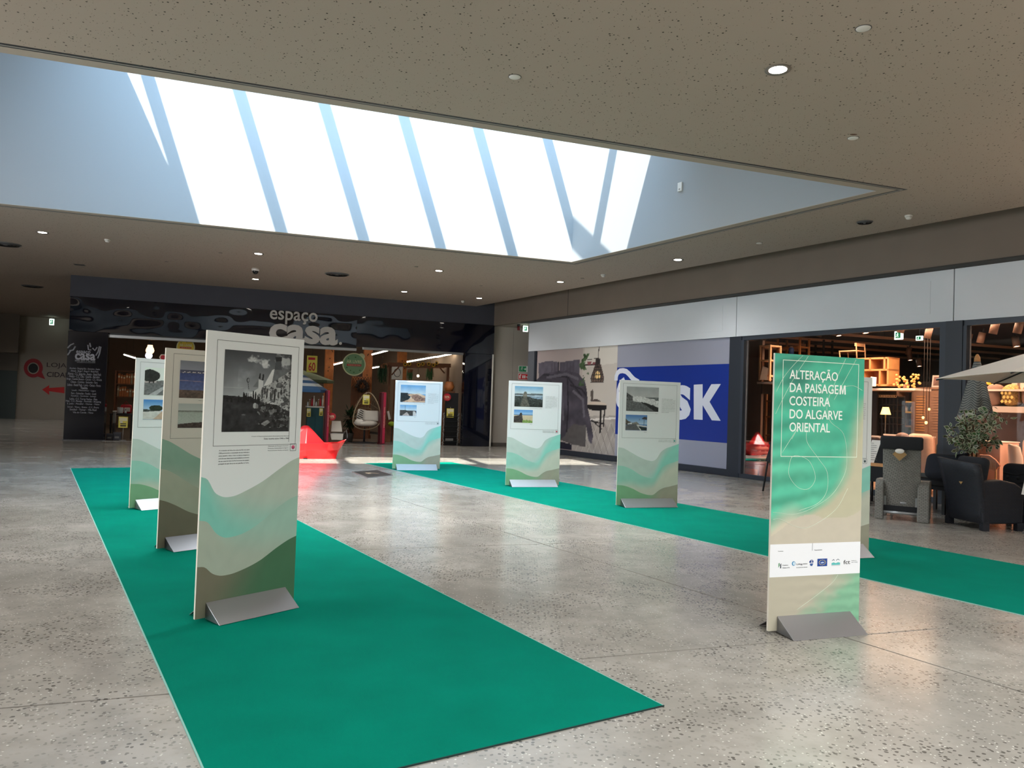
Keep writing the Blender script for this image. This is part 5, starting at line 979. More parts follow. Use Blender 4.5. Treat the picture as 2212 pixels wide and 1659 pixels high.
# pergola frame
f = F5(28.8, 836, 952, 'pergola_frame', 'rustic brown wooden pergola frame topped with sunflowers', 'frame', None, True); q = f.L; D = .25
for (x0, x1, yt) in ((836, 844, 784), (962, 970, 790)):
    a_, b_ = q(x0, 900), q(x1, yt); MB().box(a_[0], b_[0], -.08, .08, 0, b_[1]).build('post', 'wood_dark', f.root, bevel=.01)
for y_ in (-.1, .9):
    m = MB(); a_, b_, c_, d_ = q(836, 783), q(972, 786), q(972, 794), q(836, 792); m.prism([d_, c_, b_, a_], y_ - .04, y_ + .04); m.build('beam', 'wood_dark', f.root)
for x0, x1, y0, y1 in ((846, 862, 810, 792), (946, 960, 790, 806)): a_, b_ = q(x0, y0), q(x1, y1); MB().tube([(a_[0], 0, a_[1]), (b_[0], 0, b_[1])], .035, 4).build('brace', 'wood_dark', f.root)
for kf, (x0, y0) in enumerate(((875, 787), (884, 786.5), (904, 788), (913, 786), (926, 786), (936, 788.5), (943, 784))):
    g_ = F5(28.6, x0, y0, 'sunflower', ['leftmost', 'second', 'third', 'fourth', 'fifth', 'sixth', 'rightmost'][kf] + ' artificial sunflower along the brown pergola beam', 'flower', group='sunflowers on the pergola beam'); r = .075; m = MB()
    for i in range(14): a = i * 6.283 / 14; m.add([(.03 * math.cos(a - .2), -.01, .03 * math.sin(a - .2)), (.03 * math.cos(a + .2), -.01, .03 * math.sin(a + .2)), (r * math.cos(a + .12), -.03, r * math.sin(a + .12)), (r * math.cos(a - .12), -.03, r * math.sin(a - .12))], [(0, 1, 2, 3)])
    m.build('petals', 'sunflower', g_.root, fix=False); MB().ball((0, -.015, 0), .036, .02, .036, 10, 6).build('eye', 'brown_eye', g_.root); MB().tube([(0, 0, 0), (.01, .03, -.12)], .008, 5).build('stalk', 'leaf_mid', g_.root)
# ceiling tubes
TB = [((806, 765), (842, 756), 29.5, 'over the round hanging sign'), ((723, 787), (740, 783), 32, 'left of the round hanging sign'), ((805, 794.5), (819, 792.5), 34, 'right of the round hanging sign'), ((882, 781), (940, 771), 30.5, 'longest, over the pergola'), ((946, 770.5), (978, 764), 29.3, 'nearest the right shutter end'), ((884, 799.5), (901, 797.5), 35, 'low, behind the pergola beam'), ((972, 789.5), (989, 787), 34, 'beside the right pillar, upper'), ((958, 804), (986, 801.5), 35, 'beside the right pillar, lower'), ((266, 765), (294, 774), 32, 'left of the glowing bulb lamps')]
for p0, p1, k, w_ in TB:
    f = F5(k, (p0[0] + p1[0]) / 2, (p0[1] + p1[1]) / 2, 'tube_light', 'lit white tube light ' + w_, 'ceiling light'); a_, b_ = f.L(*p0), f.L(*p1)
    MB().tube([(a_[0], .3, a_[1]), (b_[0], -.3, b_[1])], .028, 8).build('tube', 'tube_glow', f.root); MB().tube([(a_[0], .3, a_[1] + .05), (b_[0], -.3, b_[1] + .05)], .035, 4).build('batten', 'casa_ceiling', f.root)
    for s_ in (.2, .8): x, z = a_[0] + (b_[0] - a_[0]) * s_, a_[1] + (b_[1] - a_[1]) * s_; MB().tube([(x, .3 - .6 * s_, z + .05), (x, .3 - .6 * s_, 5.185 - float(f.p[2]))], .004, 4).build('wire', 'dark_metal', f.root)
for px, py, w_ in ((303, 730, 'above the glowing bulb lamps'), (445, 736.5, 'beside the nearest board top, under the shutter rail')):
    f = F5(28.5, px, py, 'shop_downlight', 'oval lit downlight inside the home store ' + w_, 'ceiling light'); MB().lathe([(0, -.02), (.085, -.02), (.09, 0), (0, 0)], 18).build('lens', 'lamp_glow', f.root); MB().lathe([(.09, -.01), (.11, 0), (.11, .1), (0, .1)], 18).build('can', 'dark_metal', f.root); MB().tube([(0, 0, .1), (0, 0, 5.185 - float(f.p[2]))], .01, 5).build('stem', 'dark_metal', f.root)
# bulb lamps
for cx, cy, r, k, m_, w_ in ((324, 757, 9.5, 28.0, 'bulb_warm', 'large warm glowing pendant lamp shaped like a light bulb'), (321.5, 768, 8, 28.5, 'bulb_white', 'white glowing pendant lamp just behind the warm bulb lamp')):
    f = F5(k, cx, cy, 'bulb_lamp', w_, 'lamp'); rad = f.L(cx + r, cy)[0]; MB().lathe([(0, -rad), (rad * .55, -rad * .84), (rad * .92, -rad * .4), (rad, 0), (rad * .86, rad * .5), (rad * .62, rad * .95), (rad * .58, rad * 1.35), (0, rad * 1.36)], 22).build('glass_bulb', m_, f.root)
    MB().cyl((0, 0, rad * 1.34), rad * .5, rad * .5, 14).build('cap', 'dark_metal', f.root); MB().tube([(0, 0, rad * 1.8), (0, 0, 5.185 - float(f.p[2]))], .008, 5).build('cord', 'dark_metal', f.root)
f = F5(29.2, 903, 812, 'small_bulb', 'tiny glowing bulb hanging under the pergola', 'lamp'); MB().ball((0, 0, 0), .05).build('bulb', mat('spark', (255, 240, 200), .4, emit=(255, 236, 196), es=7), f.root); MB().tube([(0, 0, .05), (0, 0, .4)], .005, 4).build('cord', 'dark_metal', f.root)
# carved screen with wreath
f = F5(30.6, 756, 900, 'carved_screen', 'brown carved wooden screen behind the egg chair', 'screen'); a_, b_ = f.L(756, 900), f.L(801, 815); z0 = -float(f.p[2]); w, h = b_[0], b_[1]; MB().box(0, w, 0, .04, z0, h).build('board', 'wood_dark', f.root, bevel=.01); m = MB()
for i in range(7):
    s_ = w * (i + .5) / 7; m.tube([(s_, -.01, h), (max(0, s_ - .3), -.01, h - .3 - .05 * i)], .014, 4); m.tube([(s_, -.01, h), (min(w, s_ + .3), -.01, h - .55 + .05 * i)], .014, 4)
m.build('carving', 'wood', f.root)
g_ = F5(30.5, 782, 834, 'wreath', 'dark round wreath on the carved brown screen', 'wreath'); r = g_.L(795, 834)[0]; m = MB(); rr = random.Random(2)
for i in range(90): a = rr.uniform(0, 6.28); d = r * rr.uniform(.6, 1.); m.ball((d * math.cos(a), rr.uniform(-.06, 0), d * math.sin(a)), .05, .03, .05, 6, 4)
stuff(m.build('leaves', mat('wreath_dark', (48, 34, 26), .8), g_.root)); MB().tube([(r * .8 * math.cos(t_), 0, r * .8 * math.sin(t_)) for t_ in np.linspace(0, 6.283, 24, endpoint=False)], .03, 6, True).build('ring', 'wood_dark', g_.root)
# fringed rack at the right end
f = F5(27.1, 958, 953, 'display_rack', 'black display rack edged with speckled garlands at the right pillar', 'rack', None, True); q = f.L; w = q(988, 953)[0]; h = q(958, 848)[1]; MB().box(.02, w - .02, 0, .05, 0, h).build('back_panel', 'black', f.root)
for z in np.linspace(.12, h * .55, 6): MB().box(.02, w - .02, -.18, 0, z, z + .015).build('shelf', 'dark_metal', f.root)
for x in (-.03, w): 
    m = MB(); rr = random.Random(int(x * 100)); n = 44
    for i in range(n): m.ball((x + rr.uniform(-.02, .02), -.02 + rr.uniform(-.02, .02), h * .62 * (i + .5) / n), .022, .02, .018, 6, 4)
    stuff(m.build('garland', mat('garland_%d' % (x > 0), (150, 150, 146), .8, noise=.6, nscale=30), f.root))
a_, b_ = q(959, 952), q(976, 946.5); MB().box(a_[0], b_[0], -.19, -.185, a_[1] + .01, b_[1]).build('shelf_label', 'box_grey', f.root)
f = F5(27.6, 964, 846, 'lantern_basket', 'small lit woven lantern basket on the black rack top', 'lantern'); MB().lathe([(0, -.1), (.13, -.1), (.2, .06), (.14, .24), (.1, .26), (.12, .2), (.16, .06), (.1, -.08), (0, -.08)], 18, (.1, 0, .12)).build('basket', 'wood', f.root); MB().ball((.1, 0, .14), .06).build('glow', 'bulb_warm', f.root); MB().tube([(0, 0, .2), (.1, 0, .55), (.2, 0, .2)], .01, 5).build('handle', 'wood_dark', f.root); MB().box(-.1, .3, -.12, .12, -float(f.p[2]), .02).build('plinth', 'wood_dark', f.root)
# counters and goods at the left end
f = F5(28.4, 662, 950, 'shop_counter', 'dark teal shop counter with a white top behind the red boat', 'counter', None, True); q = f.L; w, h = q(700, 880)[0], q(662, 880)[1]; MB().box(0, w, 0, .6, .02, h).build('body', 'teal_box', f.root, bevel=.01); MB().box(-.03, w + .03, -.03, .63, h, h + .05).build('top', 'offwhite', f.root, bevel=.008)
MB().box(.05, w * .46, -.015, 0, .08, h - .06).build('door', 'teal_box', f.root); MB().box(w * .5, w - .05, -.015, 0, .08, h - .06).build('door', 'teal_box', f.root)
for i, x in enumerate((665, 669, 674, 678, 683, 688, 692, 697)):
    g_ = F5(28.55, x, 877, 'bottle', ['leftmost', 'second', 'third', 'fourth', 'fifth', 'sixth', 'seventh', 'rightmost'][i] + ' small bottle in the row on the teal counter', 'bottle', group='bottles on the teal counter'); hh = .16 + .06 * ((i * 5) % 4); MB().lathe([(0, 0), (.03, 0), (.031, hh * .6), (.018, hh * .78), (.018, hh), (0, hh)], 12).build('body', ('pot_white', 'rattan', 'tag_red', 'cushion')[i % 4], g_.root); MB().cyl((0, 0, hh), .022, .025, 10).build('cap', ('dark_metal', 'pot_white')[i % 2], g_.root)
f = F5(28.6, 835, 906, 'leaning_card', 'pale blank card leaning beside the right red gate', 'card'); MB().add([(0, 0, .3), (.08, 0, .32), (.16, 0, .02), (.08, 0, -.02)], [(0, 1, 2, 3)]).build('sheet', 'offwhite', f.root, fix=False); MB().box(-.02, .2, .02, .05, -float(f.p[2]), .0).build('support', 'wood_dark', f.root)
f = F5(28.3, 846, 916, 'paper_lantern', 'small yellow green paper lantern right of the red gate', 'lantern'); MB().ball((0, 0, 0), .13, .13, .1).build('shade', 'yellow_green', f.root); MB().tube([(0, 0, -.08), (0, 0, -float(f.p[2]))], .01, 5).build('stand', 'dark_metal', f.root)
f = F5(29.4, 812, 940, 'side_table', 'small dark metal side table behind the right red gate', 'table', None, True); q = f.L; MB().cyl((q(843, 940)[0], 0, q(843, 930)[1] + .2), .28, .02, 20).build('table_top', 'dark_metal', f.root)
for a in (.5, 2.6, 4.7): x = q(843, 940)[0]; z_ = q(843, 930)[1] + .2; MB().tube([(x + .2 * math.cos(a), .2 * math.sin(a), z_), (x + .27 * math.cos(a), .27 * math.sin(a), 0)], .012, 5).build('leg', 'dark_metal', f.root)
f = F5(29., 660, 862, 'art_print', 'framed print with a dark ring on the pergola wall', 'picture'); f.root.location = onB(846, 818, 29.6); q0 = onB(846, 818, 29.6); w = .42; MB().box(0, w, 0, .02, -.02, .5).build('frame', 'offwhite', f.root); MB().tube([(w / 2 + .13 * math.cos(t_), -.004, .24 + .16 * math.sin(t_)) for t_ in np.linspace(0, 6.283, 22, endpoint=False)], .02, 5, True, .3).build('ring_motif', 'black', f.root); MB().box(.1, w - .1, .02, .06, -float(q0[2]), -.02).build('stand', 'wood_dark', f.root)
f = F5(28.6, 240, 893, 'display_table', 'black display table with pot and red bag near the left pillar', 'table'); q = f.L; z0 = -float(f.p[2]); w = q(290, 893)[0]; MB().box(0, w, -.3, .4, -.04, 0).build('table_top', 'black', f.root)
for x in (.04, w - .04):
    for y in (-.26, .36): MB().box(x - .025, x + .025, y - .025, y + .025, z0, -.04).build('leg', 'black', f.root)
g_ = F5(28.6, 259.5, 893, 'cooking_pot', 'white enamel pot with a handle on the black table', 'pot'); r = g_.L(266, 893)[0]; MB().lathe([(0, .002), (r * .92, .002), (r, .03), (r, .19), (r * 1.04, .2), (r * .94, .2), (r * .9, .03), (0, .02)], 20).build('body', 'pot_white', g_.root); MB().tube([(r, 0, .15), (r + .07, 0, .13), (r, 0, .07)], .014, 6).build('handle', 'pot_white', g_.root)
g_ = F5(28.5, 271, 893, 'salt_shaker', 'small white shaker right of the enamel pot', 'shaker'); MB().lathe([(0, .002), (.04, .002), (.035, .06), (.02, .1), (0, .11)], 12).build('body', 'pot_white', g_.root); MB().ball((0, 0, .11), .018).build('knob', 'dark_metal', g_.root)
g_ = F5(28.9, 270, 893, 'gift_bag', 'crumpled red and white bag behind the enamel pot', 'bag'); MB().rbox(-.14, .2, -.08, .08, .002, .3, .06).build('body', 'tag_red', g_.root); MB().rbox(-.02, .16, -.1, -.06, .06, .2, .03).build('white_patch', 'offwhite', g_.root); MB().tube([(-.05, 0, .3), (.02, 0, .42), (.1, 0, .3)], .01, 5).build('handle', 'tag_red', g_.root)
f = F5(27.7, 224, 914, 'storage_crate', 'pale grey crate low behind the left glossy pillar', 'crate'); q = f.L; z0 = -float(f.p[2]); w, h = q(247, 914)[0], q(224, 889)[1]; MB().box(.25, w, 0, .35, 0, h).build('body', 'box_grey', f.root, bevel=.01); MB().box(.24, w + .01, -.01, .36, h, h + .03).build('lid', 'offwhite', f.root); MB().box(.25, w, 0, .35, z0, 0).build('plinth', 'dark_metal', f.root)
for i, (x0, x1, y0, y1) in enumerate(((229, 243, 937, 949), (244, 260, 934, 950))):
    f = F5(27.15, x0, 951, 'shoe_box', 'small dark printed box low by the yellow price stand, ' + ('left' if not i else 'right') + ' one of the pair', 'box', None, True); w, h = f.L(x1, 951)[0], f.L(x0, y0)[1]; MB().box(0, w, 0, .2, 0, h).build('carton', mat('carton', (52, 52, 58), .7), f.root, bevel=.004); MB().box(-.004, w + .004, -.004, .204, h * .8, h + .004).build('lid', mat('carton_lid', (66, 66, 72), .7), f.root); MB().box(w * .2, w * .8, -.003, 0, h * .25, h * .5).build('label', 'box_grey', f.root)
f = F5(30.5, 246, 900, 'book_shelf', 'dim wooden shelf of orange spines behind the left boards', 'shelf'); q = f.L; z0 = -float(f.p[2]); w = q(292, 900)[0]; zt_ = q(246, 800)[1]
for x in (0, w): MB().box(x - .03, x + .03, 0, .4, z0, zt_).build('side_panel', 'wood_dark', f.root)
YS = (800, 828, 856)
for y_ in YS + (884,): z = q(246, y_)[1]; MB().box(0, w, 0, .4, z - .03, z).build('shelf_board', 'wood_dark', f.root)
for r_, y_ in enumerate((828, 856)):
    rr = random.Random(r_); z = q(246, y_)[1]; x = .06
    ib = 0
    while x < w - .1 and ib < 9:
        bw = rr.uniform(.05, .09); hh = rr.uniform(.26, .38); p = f.p + np.array([*(d2 * x), z]); 
        g_ = thing('boxed_book', '%s orange brown boxed book from the left on the %s row of the dim shelf' % (['first', 'second', 'third', 'fourth', 'fifth', 'sixth', 'seventh', 'eighth', 'ninth'][ib], 'upper' if r_ == 0 else 'lower'), 'book', p, RZB, 'spines on the %s shelf row' % ('upper' if r_ == 0 else 'lower')); MB().box(0, bw, .04, .3, .001, hh).build('cover', 'book_orange' if rr.random() < .7 else 'rattan', g_.root if hasattr(g_, 'root') else g_, bevel=.004); MB().box(bw * .2, bw * .8, .036, .04, hh * .6, hh * .8).build('spine_label', 'tag_pale', g_); x += bw + .012; ib += 1
f = F5(28.3, 352, 772, 'hexagon_sign', 'small red and white hexagonal sign behind the left boards', 'sign'); r = f.L(359, 772)[0]
for m_, s_, y_ in (('offwhite', 1.2, 0), ('tag_red', .85, -.006)): MB().prism([(r * s_ * math.cos(R(60 * i)), r * s_ * math.sin(R(60 * i))) for i in range(6)], y_, y_ + .012).build('plate' if y_ == 0 else 'red_field', m_, f.root)
MB().tube([(0, .006, r), (0, .006, r + .9)], .005, 4).build('wire', 'dark_metal', f.root)
# ---------------------------------------------------------------- furniture shop behind the right hand glass
mat('jy_floor', (150, 120, 98), .4, noise=.1, nscale=2); mat('jy_wall', (118, 88, 70), .8, noise=.08, nscale=1.5); mat('jy_ceiling', (36, 24, 20), .9); mat('laminate', (104, 82, 72), .55, noise=.18, nscale=3); mat('rail', (214, 176, 148), .5)
mat('oak', (196, 140, 88), .5, noise=.12, nscale=5); mat('oak_pale', (222, 178, 136), .5, noise=.08, nscale=5); mat('shelf_white', (226, 206, 192), .5); mat('blackened', (30, 24, 24), .5); mat('spot_body', (120, 92, 76), .5); mat('spot_glow', (255, 244, 224), .4, emit=(255, 240, 216), es=10)
mat('brown_leather', (70, 46, 40), .45); mat('beige_fabric', (200, 160, 136), .9, noise=.05, nscale=30); mat('pink_plinth', (220, 176, 156), .7); mat('bolster_grey', (128, 100, 88), .9); mat('bolster_pattern', (150, 122, 70), .8, noise=.5, nscale=30); mat('amber', (255, 190, 96), .5, emit=(255, 178, 84), es=4); mat('shade_glow', (255, 204, 120), .5, emit=(255, 196, 104), es=2.2)
mat('frame_art', (150, 110, 100), .6); mat('shell_white', (226, 200, 180), .5); mat('cabinet', (150, 112, 88), .6, noise=.1, nscale=4); mat('yellow_lit_shelf', (214, 170, 60), .6); mat('paper', (226, 222, 216), .6); mat('stripe_dark', (96, 62, 60), .9); mat('teal_shelf', (96, 150, 140), .4); mat('orange_box', (214, 112, 64), .6)
area('furniture_shop_lamp', 16.3, 13.3, 3.72, 4.8, 2.2, 250, (1, .64, .42), 165, (0, 0, RZA)); area('furniture_shop_lamp', 16.3, 7.6, 3.72, 4.6, 2.2, 230, (1, .66, .45), 165, (0, 0, RZA)); area('furniture_shop_lamp', 21, 12, 3.85, 8, 3, 45, (1, .66, .45), 120, (0, 0, RZA))
jf = struct(abquad(MB(), AW + .13, 39, 4.8, 24.6, -.011, 0).build('floor_furniture_shop', 'jy_floor'))
struct(abquad(MB(), 24.4, 24.6, 4.8, 24.5, 0, 2.75).build('wall_furniture_shop_back', 'jy_wall')); struct(abquad(MB(), AW + .2, 39, 24.5, 24.65, 0, 4.2).build('wall_furniture_shop_left', 'jy_wall')); struct(abquad(MB(), AW + .13, 39, 4.6, 4.8, 0, 4.2).build('wall_furniture_shop_right', 'jy_wall')); struct(abquad(MB(), AW + .13, 39, 4.8, 24.6, 4.0, 4.1).build('ceiling_furniture_shop', 'jy_ceiling'))
abquad(MB(), AW + .13, AW + .3, 4.8, 16.2, 3.41, 4.0).build('lintel', 'jy_ceiling', wr)
def FA(k, px, py, *a, **kw): return Fr('A', k, px, py, *a, **kw)
f = FA(15.6, 1603, 1020, 'laminate_panel', 'tall brown wood grain panel just inside the left shop window', 'panel'); f.root.location = (*f.root.location[:2], 0); f.p = np.array([*f.p[:2], 0]); w, h = f.L(1640, 1020)[0], f.L(1603, 738)[1]; MB().box(0, w, 0, .08, 0, h).build('panel', 'laminate', f.root); MB().box(-.02, 0, 0, .09, 0, h).build('edge_strip', 'blackened', f.root); MB().box(0, w, -.01, .0, 0, .08).build('kick_strip', 'blackened', f.root)
# light rails and spots under the black ceiling
for i, (y_, w_) in enumerate(((729, 'nearest the window top'), (744, 'second'), (757, 'third'), (769, 'fourth'), (781, 'fifth'), (793, 'deepest'))):
    b_ = float(m2 @ onZ(1900, y_, 3.8)[:2]); o = thing('light_rail', 'long brown light rail under the dark shop ceiling, %s of six' % w_, 'rail', (*AB(14.9, b_), 3.8), RZB); L_ = 15.
    MB().box(0, L_, -.03, .03, -.035, .035).build('profile', 'rail', o)
    for s_ in (.1, .37, .63, .9): MB().box(L_ * s_ - .006, L_ * s_ + .006, -.006, .006, .03, .2).build('hanger', 'blackened', o)
struct(abquad(MB(), 24.2, 24.4, 4.8, 15., 2.75, 3.2).build('bulkhead_beam', 'jy_wall'))
SP = [(1649, 737, 20, 'beside the top of the left oak shelf'), (1661, 744, 22, 'just above the left oak shelf'), (1769, 726, 20, 'above the title board, left of centre'), (1812, 724, 18, 'above the title board centre'), (1731, 744, 22, 'low over the title board top edge'), (1870, 718, 16.4, 'by the window top, right of the title board'), (1945, 717, 16.2, 'beside the shop exit sign'), (1961, 765, 22, 'upper of two over the louvred cabinet'), (1966, 777, 23, 'lower of two over the louvred cabinet'), (1986, 790, 23, 'right over the louvred cabinet'), (2003, 729, 17, 'left of the dark window post'), (2041, 706, 15.4, 'at the top corner beside the dark post'), (2089, 741, 18, 'left of two behind the dark post'), (2117, 739, 18, 'right of two behind the dark post'), (2145, 719, 16, 'large tilted, above the pale parasol'), (2197, 718, 16, 'near the photo edge above the pale parasol'), (2196, 747, 19, 'just over the pale parasol slope')]
for px, py, k, w_ in SP:
    f = FA(k, px, py, 'spotlight', 'lit track spotlight ' + w_, 'ceiling light'); f.root.rotation_euler = (0, R(14 if px % 2 else -10), RZA); MB().lathe([(0, -.005), (.066, -.005), (.066, 0), (0, 0)], 18).build('lens', 'spot_glow', f.root); MB().lathe([(.067, -.02), (.075, -.02), (.075, .22), (0, .22)], 18).build('barrel', 'spot_body', f.root); MB().tube([(0, 0, .22), (.01, 0, .34)], .02, 6).build('arm', 'blackened', f.root)
exit_sign('A', 18., 1933, 716, 1950, 733, 'lit exit sign hanging inside the furniture shop window', 4.0)
exit_sign('A', 20., 1979, 726, 1993, 735, 'dim small exit sign right of the lit one in the shop', 4.0)
# oak ladder shelf at the left
def ladder(k, x0, x1, ytop, ybot, ys, label, m1, m2_, braces=False, name='ladder_shelf'):
    f = FA(k, x0, ybot, name, label, 'shelf'); w = f.L(x1, ybot)[0]; h = f.L(x0, ytop)[1]; z0 = -float(f.p[2]) if f.p[2] < 1.2 else 0
    for x in (0, w):
        for y in (0, .38): MB().box(x - .022, x + .022, y - .022, y + .022, z0, h).build('upright', m1, f.root)
    for y_ in ys: z = f.L(x0, y_)[1]; MB().box(-.02, w + .02, -.02, .40, z - .02, z + .02).build('shelf_board', m2_, f.root)
    if braces: MB().tube([(0, .39, z0 + .1), (w, .39, f.L(x0, ys[-1])[1])], .008, 4).tube([(w, .39, z0 + .1), (0, .39, f.L(x0, ys[-1])[1])], .008, 4).build('cross_brace', 'steel', f.root)
    return f
ladder(15.6, 1641, 1662, 746, 822, (748, 779, 812), 'upper pale oak ladder shelf standing on the white wall shelf', 'oak_pale', 'oak_pale')
f = FA(15.6, 1638, 825, 'wall_shelf', 'pinkish white shelf board carrying the upper oak ladder shelf', 'shelf'); w = f.L(1684, 825)[0]; MB().box(0, w, -.05, .6, -.05, 0).build('board', 'shelf_white', f.root); MB().box(0, w, .5, .6, -float(f.p[2]), -.05).build('backing', 'blackened', f.root); MB().box(.1, .13, .0, .45, -.3, -.05).build('bracket', 'blackened', f.root)
f = FA(15.5, 1638, 820, 'info_card', 'pale folded card on the shelf under the upper oak ladder', 'card'); f.root.location = onA(1641, 820.5, 15.5); MB().add([(0, 0, .0), (.22, 0, 0), (.17, .1, .3), (0, .1, .36)], [(0, 1, 2, 3)]).add([(0, .2, 0), (.22, .2, 0), (.17, .1, .3), (0, .1, .36)], [(0, 1, 2, 3)]).build('card', 'shelf_white', f.root, fix=False)
ladder(16.2, 1652, 1690, 832, 1000, (834, 866, 900, 940), 'lower oak shelf with wire braces beside the teal title board', 'oak_pale', 'oak', True)
ladder(17.5, 1676, 1724, 733, 900, (752, 800, 850), 'tall brown open frame rack behind the title board top', 'oak', 'oak', False, 'frame_rack')
ladder(18.5, 1740, 1776, 736, 880, (742, 757), 'black metal rack glimpsed over the title board', 'blackened', 'blackened', False, 'frame_rack')
f = FA(17.3, 1709, 766, 'blue_canister', 'small blue canister on the tall brown rack', 'canister'); MB().lathe([(0, 0), (.07, 0), (.07, .16), (.05, .19), (0, .19)], 16).build('body', mat('can_blue', (40, 80, 150), .4), f.root); MB().cyl((0, 0, .19), .04, .03, 12).build('lid', 'shelf_white', f.root); MB().box(-.1, .1, -.1, .1, -.06, 0).build('rest', 'oak', f.root)
f = FA(17.6, 1815, 776, 'display_chair', 'small pale wooden chair shown on top of the orange cube shelf', 'chair'); q = f.L; w = q(1851, 776)[0]; 
for x, y, h in ((0, 0, .22), (w, 0, .40), (0, .35, .22), (w, .35, .4)): MB().tube([(x, y, .002), (x - .03, y, h)], .016, 6).build('leg', 'oak_pale', f.root)
MB().box(-.02, w, -.02, .37, .19, .22).build('seat', 'oak_pale', f.root); MB().box(w - .06, w - .03, -.02, .37, .32, .40).build('backrest', 'oak_pale', f.root)
# orange cube shelf on a white board
f = FA(17.4, 1840, 834, 'cube_shelf', 'orange wood open cube shelf unit right of the title board', 'shelf'); q = f.L; x0, x1 = 0, q(1919, 834)[0]; zt_ = q(1919, 771)[1]; T_ = .045; 
for z in (0, zt_ * .53, zt_ - T_): MB().box(x0, x1, 0, .42, z, z + T_).build('shelf_board', 'oak', f.root)
for x, z0, z1 in ((x0, 0, zt_), (x1 - T_, 0, zt_), (q(1877, 800)[0], zt_ * .53, zt_), (q(1908, 800)[0], zt_ * .53, zt_), (q(1898, 820)[0], 0, zt_ * .53), (q(1862, 820)[0], 0, zt_ * .53)): MB().box(x, x + T_, 0, .42, z0, z1).build('divider', 'oak', f.root)
MB().box(x0, x1, .42, .44, 0, zt_).build('back_panel', mat('oak_deep', (170, 92, 44), .6, noise=.1), f.root)
f = FA(17.3, 1836, 838.5, 'wall_shelf', 'long white shelf board under the orange cube shelf', 'shelf'); w = f.L(1980, 838.5)[0]; MB().box(0, w, -.05, .6, -.05, .0).build('board', 'shelf_white', f.root); MB().box(0, w * .22, .55, .6, -float(f.p[2]), -.05).build('backing', 'blackened', f.root); MB().box(.2, .23, .0, .5, -.3, -.05).build('bracket', 'blackened', f.root)
f = FA(17.15, 1879, 834.5, 'price_stand', 'white price stand on the board before the orange cubes', 'card'); MB().add([(0, 0, 0), (.16, 0, 0), (.13, .06, .22), (-.02, .06, .24)], [(0, 1, 2, 3)]).build('sheet', 'paper', f.root, fix=False); MB().box(.0, .16, .06, .09, 0, .02).build('foot', 'blackened', f.root)
f = FA(17.4, 1957, 838, 'dried_plant', 'golden dried flower bunch at the end of the white board', 'plant'); rr = random.Random(5); m = MB()
for i in range(40): m.ball((rr.uniform(-.25, .3), rr.uniform(-.1, .1), rr.uniform(.02, .32)), .035, .03, .03, 6, 4)
stuff(m.build('blossoms', mat('dried', (212, 168, 96), .8), f.root)); MB().tube([(0, 0, 0), (.02, 0, .2)], .03, 6).build('stems', 'oak', f.root); MB().lathe([(0, 0), (.06, 0), (.08, .08), (0, .08)], 14).build('vase', 'cabinet', f.root)
# cabinets
f = FA(19., 1936, 985, 'open_cabinet', 'open cabinet with yellow lit shelves left of the louvred door', 'cabinet'); q = f.L; z0 = -float(f.p[2]); w, zt_ = q(1969, 985)[0], q(1936, 843)[1]
for x in (0, w): MB().box(x - .03, x + .03, 0, .5, z0, zt_).build('side_panel', 'cabinet', f.root)
MB().box(0, w, .48, .5, z0, zt_).build('back_panel', 'blackened', f.root)
for y_, m_ in ((843, 'cabinet'), (866, 'yellow_lit_shelf'), (888, 'yellow_lit_shelf'), (918, 'cabinet'), (950, 'cabinet')): z = q(1936, y_)[1]; MB().box(0, w, 0, .5, z - .04, z).build('shelf_board', m_, f.root)  # yellow light on two of the shelves is put into their colour
for i, x in enumerate((.1, .3, .5)): MB().lathe([(0, 0), (.05, 0), (.06, .1), (.03, .16), (0, .16)], 12, (x, .2, q(1936, 888)[1] + .001)).build('ornament', 'paper', f.root)
f = FA(18.9, 1970, 985, 'wardrobe', 'wide brown wardrobe with a louvred door by the dark post', 'wardrobe'); q = f.L; z0 = -float(f.p[2]); w, zt_ = q(2046, 985)[0], q(1970, 841)[1]; MB().box(0, w, .02, .55, z0, zt_).build('carcass', 'cabinet', f.root); MB().box(-.04, w + .04, -.02, .6, zt_, zt_ + .05).build('cornice', 'cabinet', f.root)
for x0, x1 in ((1974, 2006), (2010, 2043)):
    a_, b_ = q(x0, 850)[0], q(x1, 850)[0]; d_ = MB().box(a_, b_, -.01, .02, z0 + .1, zt_ - .05).build('door', 'cabinet', f.root)
    for i in range(14): z = zt_ - .15 - .065 * i; MB().box(a_ + .08, b_ - .08, -.025, -.01, z - .05, z - .012).build('slat', 'oak' if x0 < 2000 else 'cabinet', d_)
for cx, r_ in ((2012, .3), (2030, .26)):
    g_ = FA(18.6, cx, 842, 'picture_frame', 'square framed print leaning on the wardrobe top, ' + ('larger left' if cx == 2012 else 'tilted right') + ' one', 'picture'); g_.root.location = (*onA(cx, 840, 18.95)[:2], float(f.p[2]) + zt_ + .055); g_.root.rotation_euler = (R(-8), 0, RZA); MB().box(0, r_, 0, .02, 0, r_).build('frame', 'shelf_white', g_.root); MB().box(.04, r_ - .04, -.004, 0, .04, r_ - .04).build('print', 'frame_art', g_.root); MB().prism([(.05, .05), (r_ - .06, .05), (r_ * .6, r_ - .08)], -.007, -.004).build('motif', 'bolster_grey', g_.root)
